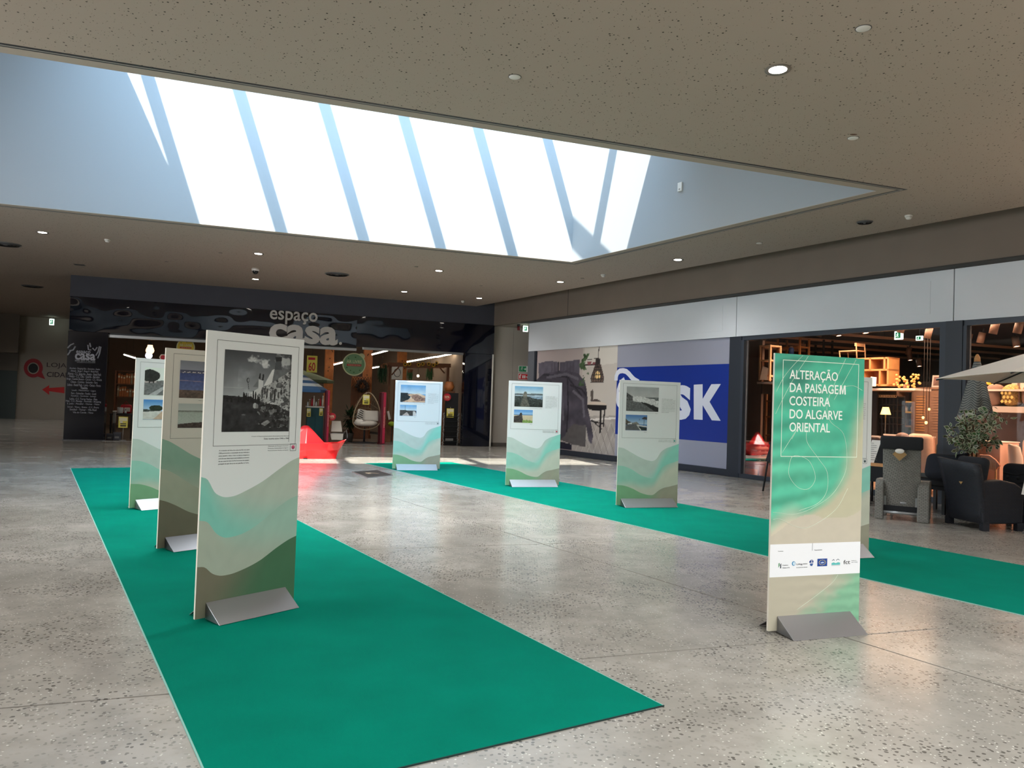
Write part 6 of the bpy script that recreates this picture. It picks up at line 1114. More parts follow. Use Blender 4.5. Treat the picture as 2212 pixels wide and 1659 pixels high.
# black metal racks full of hanging wire goods
f = FA(18., 1872, 985, 'wire_rack', 'black wire display rack under the long white shelf board', 'rack'); q = f.L; z0 = -float(f.p[2]); w, zt_ = q(1936, 985)[0], q(1872, 855)[1]
for i in range(9): MB().box(w * i / 8 - .012, w * i / 8 + .012, 0, .02, z0, zt_).build('upright', 'blackened', f.root)
for y_ in (857, 873, 886, 900, 914): z = q(1872, y_)[1]; MB().box(0, w, -.02, .3, z - .012, z + .012).build('shelf_rail', 'blackened', f.root)
m = MB()
for i in range(18): x = w * (i + .5) / 18; z = q(1872, 858)[1]; m.tube([(x + .028 * math.cos(t_), -.05, z + .03 + .028 * math.sin(t_)) for t_ in np.linspace(0, 6.28, 10, endpoint=False)], .007, 4, True)
stuff(m.build('hook_ring', mat('brass', (226, 188, 140), .4, metal=.3), f.root)); MB().box(0, w, .32, .34, z0, zt_).build('back_panel', 'blackened', f.root)
f = FA(17.6, 1913, 895.5, 'table_lamp', 'small lit lamp with an amber shade among the black racks', 'lamp'); MB().lathe([(.12, 0), (.07, .18), (.065, .18), (.115, 0)], 16).build('lamp_shade', 'shade_glow', f.root); MB().tube([(0, 0, -float(f.p[2])), (0, 0, .1)], .015, 6).build('stem', 'blackened', f.root); MB().cyl((0, 0, -float(f.p[2])), .14, .02, 16).build('base', 'blackened', f.root)
for cx, cy, r, w_ in ((1994, 902, 2.6, 'upper left bulb of the pendant trio'), (2000.5, 913, 2.9, 'lowest bulb of the pendant trio'), (2007, 884, 2.4, 'upper right bulb of the pendant trio')):
    f = FA(17.5, cx, cy, 'pendant_bulb', 'bare amber pendant bulb before the wardrobe, ' + w_, 'lamp'); rad = f.L(cx + r, cy)[0]; MB().ball((0, 0, 0), rad, rad, rad * 1.2).build('bulb', 'amber', f.root); MB().cyl((0, 0, rad), rad * .5, rad, 10).build('socket', 'blackened', f.root); MB().tube([(0, 0, rad), (0, 0, 4.2 - float(f.p[2]))], .006, 4).build('cord', 'blackened', f.root)
# armchairs and plinth just inside the glass
def armchair(k, x0, x1, ytop, label, m_, wing=False):
    f = FA(k, x0, 1030, 'armchair', label, 'armchair'); f.root.location = (*f.root.location[:2], 0); f.p = np.array([*f.p[:2], 0]); w = f.L(x1, 1000)[0]; h = f.L(x0, ytop)[1]
    m = MB(); m.rbox(.02, w - .02, .1, .75, .28, .46, .07); m.build('seat_cushion', m_, f.root); m = MB(); m.rbox(.0, w, -.05, .18, .3, h, .1); m.xf(Matrix.Translation((0, 0, .3)) @ Matrix.Rotation(R(6), 4, 'X') @ Matrix.Translation((0, 0, -.3))); m.build('backrest', m_, f.root)
    for a_ in (-.06, w - .06): m = MB(); m.rbox(a_, a_ + .12, 0, .75, .2, .62 if not wing else .7, .05); m.build('armrest', m_, f.root)
    for x in (.05, w - .05):
        for y in (.05, .68): MB().tube([(x, y, 0), (x, y, .3)], .022, 6).build('leg', 'oak', f.root)
    MB().add([(w * .35, -.09, h * .96), (w * .75, -.09, h * .94), (w * .85, -.11, h * .80), (w * .45, -.11, h * .83)], [(0, 1, 2, 3)]).build('price_tag', 'paper', f.root, fix=False); return f
armchair(15.3, 1874, 1908, 940, 'dark brown armchair with a white tag behind the left window', 'brown_leather'); armchair(15.6, 1936, 1962, 934, 'small mauve beige armchair with a white tag behind the window', 'bolster_grey'); armchair(15.9, 1962, 2014, 936, 'big pale beige wing armchair next to the dark post', 'beige_fabric', True)
f = FA(16.9, 1908, 1000, 'pink_partition', 'low pale pink display partition behind the armchairs', 'partition'); f.root.location = (*f.root.location[:2], 0); f.p = np.array([*f.p[:2], 0]); w = f.L(2016, 1000)[0]; h = f.L(1908, 940)[1]; MB().box(0, w, 0, .06, 0, h).build('panel', 'pink_plinth', f.root); MB().box(-.01, w + .01, -.01, .07, h, h + .03).build('cap', 'shelf_white', f.root); MB().box(0, .3, .06, .4, 0, .04).build('foot', 'shelf_white', f.root)
f = FA(15.35, 2018, 1000, 'recliner_black', 'dark green folded recliner beside the post inside the window', 'chair'); f.root.location = (*f.root.location[:2], 0); f.p = np.array([*f.p[:2], 0]); w = f.L(2042, 1000)[0]; h = f.L(2018, 955)[1]; m = MB(); m.rbox(0, w, 0, .2, .2, h, .08); m.build('backrest', mat('dark_green', (34, 38, 32), .8), f.root); MB().rbox(0, w, .1, .6, .2, .42, .06).build('seat', 'dark_green', f.root); MB().box(.05, w - .05, .05, .5, 0, .2).build('base', 'blackened', f.root)
# pillow pile at the left window
f0 = FA(14.9, 1600, 1020, None, None)
for i in range(5):
    p = onA(1618, 1000, 14.95); z = .30 + .115 * i; o = thing('striped_pillow', ['thin striped cushion at the bottom of the window pile', 'striped cushion second from the bottom of the window pile', 'middle striped cushion of the window pile', 'striped cushion second from the top of the pile', 'plump striped cushion on top of the window pile'][i], 'cushion', (p[0], p[1], z), RZA)
    MB().ball((0, .2, .056), .30, .26, .058, 18, 8, .62).build('cover', 'bolster_grey' if i % 2 else 'stripe_dark', o)
    for j in range(9): x = -.24 + .06 * j; MB().tube([(x, .2 - .25 * math.sqrt(max(0, 1 - (x / .3) ** 2)) ** .62 * c_, .056 + .0575 * s_) for c_, s_ in [(math.cos(t_) if math.cos(t_) > 0 else 0, math.sin(t_)) for t_ in np.linspace(-1.2, 1.2, 7)]], .006, 4).build('stripe', 'paper', o)
p = onA(1618, 1000, 14.95); o = thing('pillow_bin', 'low bench box under the window cushion pile', 'bench', (p[0], p[1], 0), RZA); MB().box(-.34, .36, -.04, .5, 0, .29).build('body', 'brown_leather', o); MB().box(-.1, .3, -.045, -.04, .03, .2).build('orange_panel', 'orange_box', o)
# right window: shelf of bolsters, plinth, shell chairs
for y_, k, th, w_ in ((840.5, 16.6, .04, 'upper'), (876, 16.5, .12, 'lower')):
    f = FA(k, 2078, y_, 'cushion_shelf', w_ + ' long pink lit shelf behind the right shop window', 'shelf'); w = f.L(2320, y_)[0]; MB().box(0, w, 0, .6, -th, 0).build('board', 'shelf_white', f.root)
    MB().box(0, w, .6, .66, -float(f.p[2]) if w_ == 'lower' else -.6, .0 if w_ == 'lower' else .02).build('back_panel', 'laminate', f.root)
fz_ = onA(2078, 876, 16.5)[2]
for i, (x0, x1, m_, w_) in enumerate(((2078, 2098, 'bolster_pattern', 'patterned gold cushion left of the closed parasol'), (2122, 2154, 'bolster_grey', 'plain mauve bolster right of the closed parasol'), (2154, 2198, 'bolster_pattern', 'diamond patterned gold bolster on the lower pink shelf'), (2198, 2240, 'bolster_grey', 'plain cushion at the photo edge of the pink shelf'))):
    f = FA(16.6, x0, 876, 'bolster_cushion', w_, 'cushion'); f.root.location = (*f.root.location[:2], fz_ + .002); w = f.L(x1, 876)[0]; MB().rbox(0, w * .97, .02, .44, 0, .46, .18, 5).build('cover', m_, f.root)
    if m_ == 'bolster_pattern':
        m = MB(); n = max(3, int(w / .12))
        for a in range(n):
            for b in range(4): x, z = .08 + (w - .16) * (a + .5 * (b % 2)) / n, .1 + .085 * b; m.prism([(x - .03, z), (x, z + .035), (x + .03, z), (x, z - .035)], .012, .03)
        stuff(m.build('diamond_print', mat('gold_print', (226, 190, 110), .7), f.root))
    else: MB().tube([(w * .03, .03, .05), (w * .03, .03, .4)], .01, 5).build('piping', 'stripe_dark', f.root)
f = FA(16.7, 2127, 838, 'bird_figure', 'small yellow bird figure on the upper pink shelf', 'figure'); f.root.location = (*f.root.location[:2], onA(2078, 840.5, 16.6)[2] + .001); MB().ball((.06, .2, .06), .09, .05, .06).build('body', mat('duck', (232, 190, 70), .5), f.root); MB().ball((-.02, .2, .14), .04).build('head', 'duck', f.root); MB().prism([(-.06, .15), (-.1, .135), (-.06, .13)], .19, .21).build('beak', 'orange_box', f.root)
f = FA(16.7, 2180, 838, 'ribbon_box', 'pale gift box with bow on the upper pink shelf', 'box'); f.root.location = (*f.root.location[:2], onA(2078, 840.5, 16.6)[2] + .001); MB().box(0, .26, .1, .3, 0, .2).build('carton', 'shelf_white', f.root); MB().box(.11, .15, .09, .31, 0, .205).build('ribbon', 'bolster_grey', f.root); MB().prism([(.13, .2), (.02, .3), (.06, .18), (.24, .28), (.2, .18)], .18, .22).build('bow', 'bolster_grey', f.root)
f = FA(16.4, 2076, 862, 'warning_card', 'yellow green card with a black symbol beside the post', 'card'); p = onA(2090, 842, 16.3); f.root.location = p; f.p = p; MB().box(-.1, .16, 0, .01, -.0, .30).build('card', 'yellow_green', f.root); MB().tube([(-.02, -.004, .08), (.04, -.004, .2), (.1, -.004, .08)], .008, 4, True).build('symbol', 'black', f.root); MB().box(-.02, .02, .01, .3, .0, .02).build('clip', 'dark_metal', f.root)
f = FA(15.3, 2078, 1040, 'pink_plinth', 'large pale pink display plinth behind the variegated plant', 'plinth'); f.root.location = (*f.root.location[:2], 0); f.p = np.array([*f.p[:2], 0]); w, h = f.L(2160, 1000)[0], f.L(2078, 952)[1]; MB().box(0, w, 0, .7, 0, h).build('body', 'pink_plinth', f.root, bevel=.01); MB().box(-.01, w + .01, -.01, .71, h, h + .02).build('top', 'shelf_white', f.root); MB().box(.05, w - .05, .03, .67, -.0, .03).build('base', 'blackened', f.root)
def shell(k, x0, x1, ytop, label, m_):
    f = FA(k, (x0 + x1) / 2, 1040, 'shell_chair', label, 'chair'); f.root.location = (*f.root.location[:2], 0); f.p = np.array([*f.p[:2], 0]); w = f.L(x1, 1000)[0]; h = f.L(x0, ytop)[1]; n = 12; m = MB(); v = []; prof = [(-.05, h, .55), (-.0, h * .97, .8), (.06, h * .8, .98), (.1, .58, 1.), (.16, .48, 1.), (.3, .45, 1.), (.48, .47, .9)]
    for (y, z, s_) in prof:
        for i in range(n + 1): u = -1 + 2 * i / n; v.append((w * s_ * u, y - .02 + .13 * abs(u) ** 2.2 * (1 if z > .5 else .2), z + .1 * abs(u) ** 3 * (1 if z < .6 else 0)))
    m.add(v, [(j * (n + 1) + i, j * (n + 1) + i + 1, (j + 1) * (n + 1) + i + 1, (j + 1) * (n + 1) + i) for j in range(len(prof) - 1) for i in range(n)], True); o = m.build('shell', m_, f.root); s_ = o.modifiers.new('t', 'SOLIDIFY'); s_.thickness = .03
    for x in (-.8, .8):
        for y in (.02, .42): MB().tube([(w * x * .5, .2 + (y - .2) * .4, .44), (w * x, y, 0)], .016, 6).build('leg', 'oak', f.root)
    return f
shell(15.0, 2165, 2200, 960, 'cream shell chair behind the black tufted seat', 'shell_white'); shell(15.5, 2196, 2240, 950, 'second cream shell chair cut off by the photo edge', 'beige_fabric'); shell(16.4, 2138, 2172, 975, 'brown leather shell chair between the plinth and cream chair', 'brown_leather')
f = FA(14.85, 2112, 1010, 'woven_lounge_seat', 'salmon slatted seat panel beside the pink plinth', 'chair'); f.root.location = (*f.root.location[:2], 0); f.p = np.array([*f.p[:2], 0]); q = f.L; P = f.P((2115, 982), (2136, 983), (2150, 993), (2160, 1006), (2150, 1016), (2130, 1012), (2117, 1000)); MB().prism(P, 0, .05).build('seat_panel', mat('salmon', (206, 140, 112), .7), f.root, bevel=.01)
for i in range(9): x0_, z0_ = q(2121 + i * 3.6, 986 + i * 1.8); MB().tube([(x0_, -.006, z0_), (x0_ + .01, -.006, z0_ - .16)], .006, 4).build('slat', 'oak_pale', f.root)
for x in (2122, 2150): x_, z_ = q(x, 1004); MB().tube([(x_, .03, z_), (x_, .03, 0)], .018, 6).build('leg', 'oak', f.root)
# ---------------------------------------------------------------- garden furniture set out before the furniture shop
def wicker(name, rgb, sc):
    m = bpy.data.materials.new(name); m.use_nodes = True; N = m.node_tree.nodes; L = m.node_tree.links; p = N['Principled BSDF']; tc = N.new('ShaderNodeTexCoord')
    sp = N.new('ShaderNodeSeparateXYZ'); L.new(tc.outputs['Object'], sp.inputs[0]); ad = N.new('ShaderNodeMath'); ad.operation = 'ADD'; L.new(sp.outputs[0], ad.inputs[0]); L.new(sp.outputs[1], ad.inputs[1]); cb = N.new('ShaderNodeCombineXYZ'); L.new(ad.outputs[0], cb.inputs[0]); L.new(sp.outputs[2], cb.inputs[1])
    b = N.new('ShaderNodeTexBrick'); L.new(cb.outputs[0], b.inputs[0]); b.inputs['Scale'].default_value = sc; b.inputs['Mortar Size'].default_value = .045; b.inputs['Mortar Smooth'].default_value = .6; b.inputs['Brick Width'].default_value = .7; b.inputs['Row Height'].default_value = .28
    c = lin(rgb); b.inputs['Color1'].default_value = [*c, 1]; b.inputs['Color2'].default_value = [*(c * .8), 1]; b.inputs['Mortar'].default_value = [*(c * .25), 1]
    L.new(b.outputs[0], p.inputs['Base Color']); p.inputs['Roughness'].default_value = .55; bp = N.new('ShaderNodeBump'); bp.invert = True; bp.inputs['Strength'].default_value = .8; bp.inputs['Distance'].default_value = .006; L.new(b.outputs['Fac'], bp.inputs['Height']); L.new(bp.outputs[0], p.inputs['Normal']); MATS[name] = m
wicker('wicker_grey', (132, 131, 125), 13); wicker('wicker_black', (24, 29, 40), 13)
mat('pad_black', (20, 22, 26), .9); mat('pad_navy', (22, 26, 36), .9, noise=.1, nscale=40); mat('tag_brown', (150, 118, 72), .6); mat('alu', (150, 152, 154), .35, metal=.6); mat('parasol_beige', (238, 228, 216), .85); mat('tuft_grey', (30, 32, 38), .9)
# reclining chair seen from behind
p0, p1 = onZ(1889, 1120), onZ(2003, 1131); e = (p1 - p0)[:2]; wd = float(np.linalg.norm(e)); rz = math.atan2(e[1], e[0])
o = thing('recliner_chair', 'grey wicker recliner seen from behind with black head pad', 'chair', (p0[0], p0[1], 0), rz); kz = 1.0
XL, XR = .12, wd - .12; HT = 1.26
m = MB(); 
def slab(z0, z1, y0, y1, th, x0, x1, bow=.04, n=10):
    v = []
    for zz_ in (z0, z1):
        for s_ in (0, 1):
            for i in range(n + 1): u = i / n; yy = (y0 if zz_ == z0 else y1) + s_ * th - bow * math.sin(u * math.pi); v.append((x0 + (x1 - x0) * u, yy, zz_))
    k = n + 1; f = [(i, i + 1, 2 * k + i + 1, 2 * k + i) for i in range(n)] + [(k + i + 1, k + i, 3 * k + i, 3 * k + i + 1) for i in range(n)] + [(i + 1, i, k + i, k + i + 1) for i in range(n)] + [(2 * k + i, 2 * k + i + 1, 3 * k + i + 1, 3 * k + i) for i in range(n)] + [(0, 2 * k, 3 * k, k), (n, k + n, 3 * k + n, 2 * k + n)]
    return MB().add(v, f)
slab(.20, HT, .12, -.08, .05, XL - .02, XR + .02).build('backrest', 'wicker_grey', o, bevel=.012)
m = MB(); m.rbox(XL - .05, XR + .05, -.165, -.01, HT - .17, HT + .03, .035); m.build('head_pad', 'pad_black', o)
cx_ = (XL + XR) / 2
MB().box(-.07, .07, -.004, 0, -.07, .07).xf(Matrix.Translation((cx_ - .02, -.145, HT - .24)) @ Matrix.Rotation(R(45), 4, 'Y')).build('brown_tag', 'tag_brown', o); MB().lathe([(0, 0), (.065, 0), (.06, .008), (0, .008)], 20, (0, 0, 0), 1, .6).xf(Matrix.Translation((cx_ - .02, -.15, HT - .19)) @ Matrix.Rotation(R(90), 4, 'X')).build('white_tag', 'paper', o)
MB().ball((0, 0, 0), .05, .006, .018, 14, 8).xf(Matrix.Translation((cx_ + .03, .065, .27))).build('oval_badge', 'alu', o)
for x0, x1, nm in ((0, .12, 'l'), (wd - .14, wd + .02, 'r')):
    P = [(-.02, 0), (-.02, .50)] + [(.14 - .16 * math.cos(t_), .50 + .12 * math.sin(t_)) for t_ in np.linspace(.2, 1.57, 6)] + [(.62, .60), (.66, .52), (.66, 0), (.56, 0), (.56, .34), (.1, .34), (.1, 0)]
    v = [(x0, y, z) for y, z in P] + [(x1, y, z) for y, z in P]; n = len(P); MB().add(v, [list(range(n)), list(range(2 * n - 1, n - 1, -1))] + [(i, n + i, n + (i + 1) % n, (i + 1) % n) for i in range(n)]).build('armrest', 'wicker_grey', o, bevel=.02)
MB().tube([(.1, .02, .12), (wd - .12, .02, .12)], .022, 8).build('rear_bar', 'alu', o); MB().box(.12, wd - .14, .04, .6, .13, .22).build('seat_base', 'pad_black', o); MB().rbox(.12, wd - .14, .1, .64, .34, .48, .05).build('seat_cushion', 'pad_black', o)
MB().box(.12, .15, .06, .5, .22, .36).build('frame_bar', 'alu', o); MB().box(wd - .17, wd - .14, .06, .5, .22, .36).build('frame_bar', 'alu', o)
# black wicker tub chair, corner towards the camera
c0, pl_, pr3 = onZ(2121, 1147), onZ(2046, 1130), onZ(2206, 1147); e1 = (pl_ - c0)[:2]; e2 = (pr3 - c0)[:2]; l1, l2 = np.linalg.norm(e1), np.linalg.norm(e2); e1 /= l1; e2 /= l2
def tub(name, label, c0, e1, e2, l1, l2, H, HA, mw, mc):
    o = thing(name, label, 'chair', (c0[0], c0[1], 0), 0)
    W_ = lambda s, t, z: (e1[0] * s + e2[0] * t, e1[1] * s + e2[1] * t, z)
    n = 8; v = []; rows = 7
    for j in range(rows):
        k = j / (rows - 1); z = .10 + (H - .10) * k; lean = -.16 * k ** 1.6; ex = .05 * k
        for s_ in (0, 1):
            for i in range(n + 1): u = i / n; v.append(W_(-ex * 1.4 + (l1 + 2.4 * ex) * u, lean + .07 * s_ - .03 * math.sin(u * math.pi), z - (.05 * k * (1 - u))))
    kk = 2 * (n + 1); f = []
    for j in range(rows - 1):
        for i in range(n): f += [(j * kk + i, j * kk + i + 1, (j + 1) * kk + i + 1, (j + 1) * kk + i), (j * kk + n + 1 + i + 1, j * kk + n + 1 + i, (j + 1) * kk + n + 1 + i, (j + 1) * kk + n + 1 + i + 1)]
        f += [(j * kk, (j + 1) * kk, (j + 1) * kk + n + 1, j * kk + n + 1), (j * kk + n, j * kk + 2 * n + 1, (j + 1) * kk + 2 * n + 1, (j + 1) * kk + n)]
    t_ = (rows - 1) * kk; f += [(i + 1, i, n + 1 + i, n + 2 + i) for i in range(n)] + [(t_ + i, t_ + i + 1, t_ + n + 2 + i, t_ + n + 1 + i) for i in range(n)]
    MB().add(v, f, True).build('backrest', mw, o)
    for s0, s1 in ((-.03, .10), (l1 - .10, l1 + .03)):
        prof = [(0, .10), (-.04, HA * .7), (-.05, HA - .03), (.06, HA), (l2 * .45, HA + .01), (l2 * .8, HA - .03), (l2 + .02, HA - .12), (l2, .10)]; m_ = len(prof)
        v = [W_(s0, t, z) for t, z in prof] + [W_(s1, t, z) for t, z in prof]; MB().add(v, [list(range(m_)), list(range(2 * m_ - 1, m_ - 1, -1))] + [(i, m_ + i, m_ + (i + 1) % m_, (i + 1) % m_) for i in range(m_)]).build('armrest', mw, o, bevel=.025)
    Q = [W_(.1, .05, 0)[:2], W_(l1 - .1, .05, 0)[:2], W_(l1 - .1, l2 - .02, 0)[:2], W_(.1, l2 - .02, 0)[:2]]; MB().zprism(Q, .12, .34).build('seat_base', mw, o); Q2 = [W_(.1, .1, 0)[:2], W_(l1 - .1, .1, 0)[:2], W_(l1 - .1, l2, 0)[:2], W_(.1, l2, 0)[:2]]; MB().zprism(Q2, .34, .46).build('seat_cushion', mc, o, bevel=.04)
    m = MB(); m.rbox(-.5 * (l1 - .16), .5 * (l1 - .16), -.08, .08, -.3, .3, .07); ang = math.atan2(e1[1], e1[0]); b = W_(l1 / 2, .10, H - .26); m.xf(Matrix.Translation(b) @ Matrix.Rotation(ang, 4, 'Z') @ Matrix.Rotation(R(10 if e1[0] < 0 else -10), 4, 'X')); m.build('back_cushion', mc, o)
    for s, t in ((.0, .04), (l1, .04), (0, l2 - .05), (l1, l2 - .05)): x, y, _ = W_(s, t, 0); MB().box(x - .045, x + .045, y - .045, y + .045, 0, .12).build('leg', mw, o)
    return o, W_
tb, W_ = tub('wicker_armchair', 'black wicker armchair, back and side turned to the camera', c0, e1, e2, l1, l2, 1.0, .72, 'wicker_black', 'tuft_grey')
bt = W_(l1 * .42, -.10, .72); m = MB().box(-.055, .055, -.004, .0, -.07, .07); m.xf(Matrix.Translation(bt) @ Matrix.Rotation(math.atan2(-e1[1], -e1[0]), 4, 'Z') @ Matrix.Rotation(R(-8), 4, 'X') @ Matrix.Rotation(R(38), 4, 'Y')); m.build('brown_tag', 'tag_brown', tb)
# long sofa behind them, with loose cushions
f = Fr('A', 12.75, 1990, 1100, 'garden_sofa', 'black garden sofa half hidden behind the grey recliner', 'sofa'); f.root.location = (*f.root.location[:2], 0); f.p = np.array([*f.p[:2], 0]); w = f.L(2082, 1085)[0]
MB().box(-.2, w, 0, .75, .40, .46).build('seat_frame', 'pad_black', f.root); MB().rbox(-.18, w - .02, -.02, .72, .46, .58, .04).build('seat_cushion', 'pad_black', f.root)
for x in (-.15, .35, w - .05):
    for y in (.05, .68): MB().box(x - .025, x + .025, y - .025, y + .025, 0, .40).build('leg', 'dark_metal', f.root)
MB().box(-.2, w, -.02, .02, .60, .66).build('back_rail', 'dark_metal', f.root)
g_ = Fr('A', 12.6, 1988, 1045, 'loose_cushion', 'large dark navy cushion lying behind the recliner on the sofa', 'cushion'); w2 = g_.L(2068, 1030)[0]; g_.root.location = (*g_.root.location[:2], .60); m = MB(); m.rbox(0, w2, .0, .35, .0, .44, .12, 4); m.xf(Matrix.Rotation(R(-14), 4, 'X')); m.build('cover', 'pad_navy', g_.root); MB().prism([(w2 - .12, .40), (w2 + .08, .45), (w2 + .02, .26)], .1, .2).build('corner_tip', 'pad_navy', g_.root, bevel=.02)
f = Fr('A', 12.6, 1878, 1100, 'stacked_table', 'black outdoor table between title board and recliner', 'table'); f.root.location = (*f.root.location[:2], 0); f.p = np.array([*f.p[:2], 0]); h = f.L(1878, 1000)[1]; w = f.L(1930, 1000)[0]; MB().box(-.5, w, 0, .8, h - .05, h).build('table_top', 'oak', f.root); MB().box(-.5, w, .0, .8, h - .32, h - .05).build('apron', 'pad_black', f.root)
for x in (-.45, w - .05):
    for y in (.05, .75): MB().tube([(x, y, 0), (x, y, h - .3)], .025, 6).build('leg', 'dark_metal', f.root)
p = onA(1881, 1000, 12.75); g_ = thing('info_stand', 'tilted white info sheet in a black holder on the outdoor table', 'sign', (p[0], p[1], h + .001), RZA); m = MB(); m.add([(-.12, 0, 0), (.06, 0, 0), (.13, .1, .40), (-.05, .1, .40)], [(0, 1, 2, 3)]); m.build('sheet', 'paper', g_, fix=False)
MB().add([(.06, 0, 0), (.26, .02, 0), (.3, .12, .36), (.13, .1, .40)], [(0, 1, 2, 3)]).build('holder', 'pad_black', g_, fix=False)
for i in range(9): MB().box(-.085 + .016 * i * .55, (.05 if i % 3 else -.0) + .008 * i, -.003 + .1 * (.06 + .1 * (8 - i)) - .0, .1 * (.06 + .1 * (8 - i)), .05 + .036 * (8 - i) - .0, .056 + .036 * (8 - i)).build('text_line', 'vent_mid', g_)
# tufted second chair and price stand at the photo edge
f = Fr('A', 13.05, 2160, 1100, 'tufted_seat', 'dark tufted high back garden seat behind the wicker armchair', 'chair'); f.root.location = (*f.root.location[:2], 0); f.p = np.array([*f.p[:2], 0]); w = f.L(2262, 1080)[0]; h = f.L(2165, 1000)[1]; MB().rbox(0, w, 0, .24, .35, h, .09, 4).build('back_cushion', 'tuft_grey', f.root)
for i in range(4): MB().ball((w * (i + .7) / 4.4, -.005, .35 + (h - .35) * .62), .028, .02, .028, 10, 6).build('button', 'pad_black', f.root)
for z in (.5, .72): MB().tube([(w * u, -.004 + .006 * math.sin(u * 24), .35 + (h - .35) * z + .012 * math.sin(u * 15)) for u in np.linspace(.06, .94, 14)], .008, 5).build('seam', 'pad_black', f.root)
MB().rbox(0, w, -.62, .02, .34, .5, .06).build('seat_cushion', 'tuft_grey', f.root); MB().box(0, w, -.6, .24, .2, .34).build('base', 'wicker_black', f.root)
for x in (.05, w - .05):
    for y in (-.55, .18): MB().box(x - .03, x + .03, y - .03, y + .03, 0, .2).build('leg', 'wicker_black', f.root)
p = onA(2206, 1068, 12.0); o = thing('price_holder', 'white price sheet on a stand at the right photo edge', 'sign', (p[0], p[1], 0), RZA); z = float(p[2]); MB().add([(0, 0, z), (.3, 0, z), (.33, .08, z + .3), (.02, .08, z + .3)], [(0, 1, 2, 3)]).build('sheet', 'paper', o, fix=False); MB().tube([(.15, .05, 0), (.15, .05, z + .1)], .012, 6).build('stem', 'alu', o); MB().cyl((.15, .05, 0), .14, .02, 16).build('foot', 'alu', o)
for i in range(3): MB().box(.05, .24, .012 + .02 * i, .014 + .02 * i, z + .06 + .07 * i, z + .085 + .07 * i).build('text_line', 'black', o)
# leaning black easel by the title board
a_, b_ = onZ(1648, 1061), onA(1664, 958, 12.75); o = thing('easel_stand', 'black folding easel stand whose splayed leg shows left of the title board', 'stand', (a_[0], a_[1], 0), RZA); hz = 1.2; tz = float(b_[2]); tx = float((b_ - a_)[:2] @ (-d1)); ty = float((b_ - a_)[:2] @ n1)
for (x, y) in ((0, 0), (.75, .0), (.06, .62), (.7, .62)): MB().tube([(x, y, 0), (tx + (.42 if x > .4 else 0), ty + .02, tz)], .018, 6).build('leg', 'pad_black', o)
MB().box(tx - .02, tx + .46, ty - .02, ty + .06, tz - .02, tz + .03).build('top_bar', 'pad_black', o); MB().box(.1, .66, ty * .5 - .01, ty * .5 + .02, tz * .52, tz * .56).build('tray', 'pad_black', o)
MB().add([(tx + .02, ty - .02, tz - .03), (tx + .42, ty - .02, tz - .03), (tx + .5, ty * .6 - .02, tz * .62), (tx - .03, ty * .6 - .02, tz * .62)], [(0, 1, 2, 3)]).build('black_panel', 'pad_black', o, fix=False)
# variegated plant
base = Fr('A', 12.95, 2097, 1080, 'potted_tree', 'variegated leafy pot plant before the dark window post', 'plant'); base.root.location = (*base.root.location[:2], 0); base.p = np.array([*base.p[:2], 0]); q = base.L
MB().lathe([(0, 0), (.16, 0), (.21, .38), (.19, .38), (.18, .33), (0, .33)], 20).build('pot', 'pad_black', base.root); MB().lathe([(0, .335), (.17, .335)], 16).build('soil', 'brown_eye', base.root)
tips = [(2050, 940), (2062, 905), (2080, 898), (2096, 890), (2118, 884), (2140, 878), (2150, 895), (2165, 917), (2150, 930), (2128, 940), (2104, 950), (2085, 955), (2072, 925), (2045, 945), (2110, 915), (2132, 908), (2090, 930), (2120, 930), (2140, 945), (2100, 905), (2078, 940), (2160, 905), (2112, 965), (2090, 972), (2136, 960)]
hubs = [q(2092, 985), q(2100, 978), q(2108, 980)]; rr = random.Random(11); tm = MB(); twm = MB(); lv = []; lc = []; lf = []
for i, (x, z) in enumerate(hubs): tm.tube([(-.02 + .03 * i, 0, .3), ((x - .02) * .5 + .0, .02 * i, z * .55), (x, .03 * (i - 1), z)], .014, 6)
tm.build('trunk', 'wood_dark', base.root)
for i, tp in enumerate(tips):
    X, Z = q(*tp); Y = rr.uniform(-.28, .28); hx, hz_ = hubs[i % 3]; P = [Vector((hx, .0, hz_)), Vector((hx + (X - hx) * .45, Y * .5, hz_ + (Z - hz_) * .6 + .04)), Vector((X, Y, Z))]; twm.tube(P, .005, 4)
    for k in range(24):
        s_ = rr.uniform(.35, 1.05); b = P[0].lerp(P[1], s_ * 2) if s_ < .5 else P[1].lerp(P[2], s_ * 2 - 1); d = Vector((rr.gauss(0, 1), rr.gauss(0, 1), rr.gauss(-.15, .8))).normalized(); nn = d.cross(Vector((rr.gauss(0, 1), rr.gauss(0, 1), rr.gauss(0, 1)))).normalized(); b = b + d * .03; l = rr.uniform(.075, .115); w_ = l * .27; j = len(lv); up_ = d.cross(nn)
        pts = [(0, 0), (.3, .85), (.6, 1), (1, 0), (.6, -1), (.3, -.85), (.22, 0), (.5, .55), (.85, 0), (.5, -.55)]
        for (u, vv) in pts: lv.append(b + d * (l * u) + nn * (w_ * vv) + up_ * (-.012 * u * u + .004 * abs(vv)))
        pale = (222, 226, 200); gr = (76 + rr.randint(-12, 18), 96 + rr.randint(-14, 18), 66); lc += [pale] * 6 + [gr] * 4; lf += [(0, 1, 7, 6), (1, 2, 7), (2, 3, 8, 7), (3, 4, 9, 8), (4, 5, 9), (5, 0, 6, 9), (6, 7, 8, 9)]; lf[-7:] = [tuple(j + t for t in f_) for f_ in lf[-7:]]
twm.build('twig', 'wood_dark', base.root)
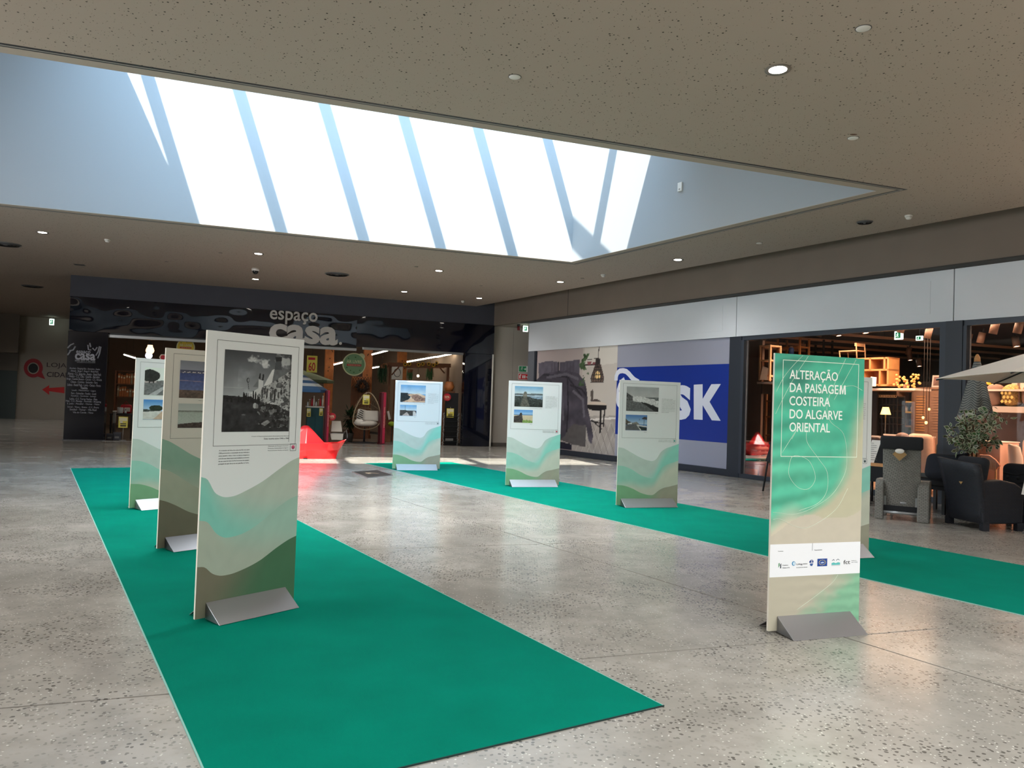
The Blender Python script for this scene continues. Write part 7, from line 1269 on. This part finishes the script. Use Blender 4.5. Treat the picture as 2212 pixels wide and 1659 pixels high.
me = bpy.data.meshes.new('leaves'); me.from_pydata([tuple(v_) for v_ in lv], [], lf); at = me.color_attributes.new('ink', 'FLOAT_COLOR', 'POINT'); cc = np.ones((len(lv), 4), np.float32); cc[:, :3] = lin(np.array(lc)); at.data.foreach_set('color', cc.ravel()); me.update(); vcol_mat('leaf_ink', .5); stuff(link(me, 'leaves', 'leaf_ink', base.root))
# closed striped parasol
f = Fr('A', 13.4, 2110, 1080, 'closed_parasol', 'closed grey striped parasol standing before the right shop window', 'parasol'); f.root.location = (*f.root.location[:2], 0); f.p = np.array([*f.p[:2], 0]); q = f.L; (xt, zt_), (xb_, zb_) = q(2111, 780), q(2107, 901); n = 40; rows = 46; v = np.zeros((rows, n + 1, 3)); ink = np.zeros((rows, n + 1, 3))
for j in range(rows):
    k = j / (rows - 1); r = .045 + .225 * k ** .85
    for i in range(n + 1): a = 2 * math.pi * i / n; rr_ = r * (1 + .20 * math.cos(a * 6 + .6) * (.3 + k) * .8); v[j, i] = (xt + (xb_ - xt) * k + rr_ * math.cos(a), rr_ * .8 * math.sin(a), zt_ + (zb_ - zt_) * k - .05 * k * math.cos(a * 6))
    ink[j] = (58, 64, 68) if (j % 2) else (142, 142, 136)
    if j > rows - 4: ink[j] = (176, 172, 164)
cn = grid_mesh('canopy', v, ink, f.root, 'print'); cn.data.polygons.foreach_set('use_smooth', [True] * len(cn.data.polygons))
MB().tube([(xt, 0, 0.05), (xt, 0, zt_ + .05)], .024, 8).build('pole', 'oak', f.root); MB().lathe([(0, 0), (.05, .0), (.045, .06), (.02, .12), (0, .13)], 14, (xt, 0, zt_ - .01)).build('finial', 'oak', f.root); MB().box(xt - .3, xt + .3, -.3, .3, 0, .06).build('foot', 'box_grey', f.root)
# big pale parasol, its corner reaching into view
kP = 11.75; tipp = onA(2022, 818, kP); o = thing('large_parasol', 'large pale beige parasol reaching in from the right photo edge', 'parasol', (*tipp[:2], 0), RZA); zT = float(tipp[2]); f = Fr('A', kP, 2022, 818); ridge = f.L(2212, 752); S_ = ridge[1] / ridge[0]
H_ = 1.75; apex = (H_, .62, zT + S_ * H_ * 1.02); cor = [(0, 0, zT), (2 * H_ * .5 - .16, -1.15, zT + .03), (2 * H_, .4, zT), (1.9, 2.4, zT), (.25, 1.75, zT)]
cor = [(0, 0, zT), (H_ * .95, -1.25, zT + .02), (2 * H_, -.6, zT), (2 * H_ + .3, 1.2, zT), (H_, 2.2, zT), (.1, 1.5, zT)]
m = MB(); n = len(cor); 
for i in range(n):
    a, b = Vector(cor[i]), Vector(cor[(i + 1) % n]); ap = Vector(apex); md = (a + b) / 2 - Vector((0, 0, .0)); inn = md.lerp(ap, .06) - Vector((0, 0, .02)); m = MB(); m.add([a, inn, b, ap], [(0, 1, 3), (1, 2, 3)]); pn = m.build('canopy_panel', 'parasol_beige', o, fix=False); s_ = pn.modifiers.new('t', 'SOLIDIFY'); s_.thickness = .006
    MB().tube([a - Vector((0, 0, .02)), ap - Vector((0, 0, .12))], .012, 5).build('rib', 'dark_metal', o)
MB().tube([(apex[0], apex[1], .05), (apex[0], apex[1], apex[2] + .06)], .03, 10).build('pole', 'dark_metal', o); MB().cyl((apex[0], apex[1], 0), .4, .06, 24).build('foot', 'box_grey', o); MB().cyl((apex[0], apex[1], apex[2] - .5), .05, .12, 12).build('runner', 'dark_metal', o)
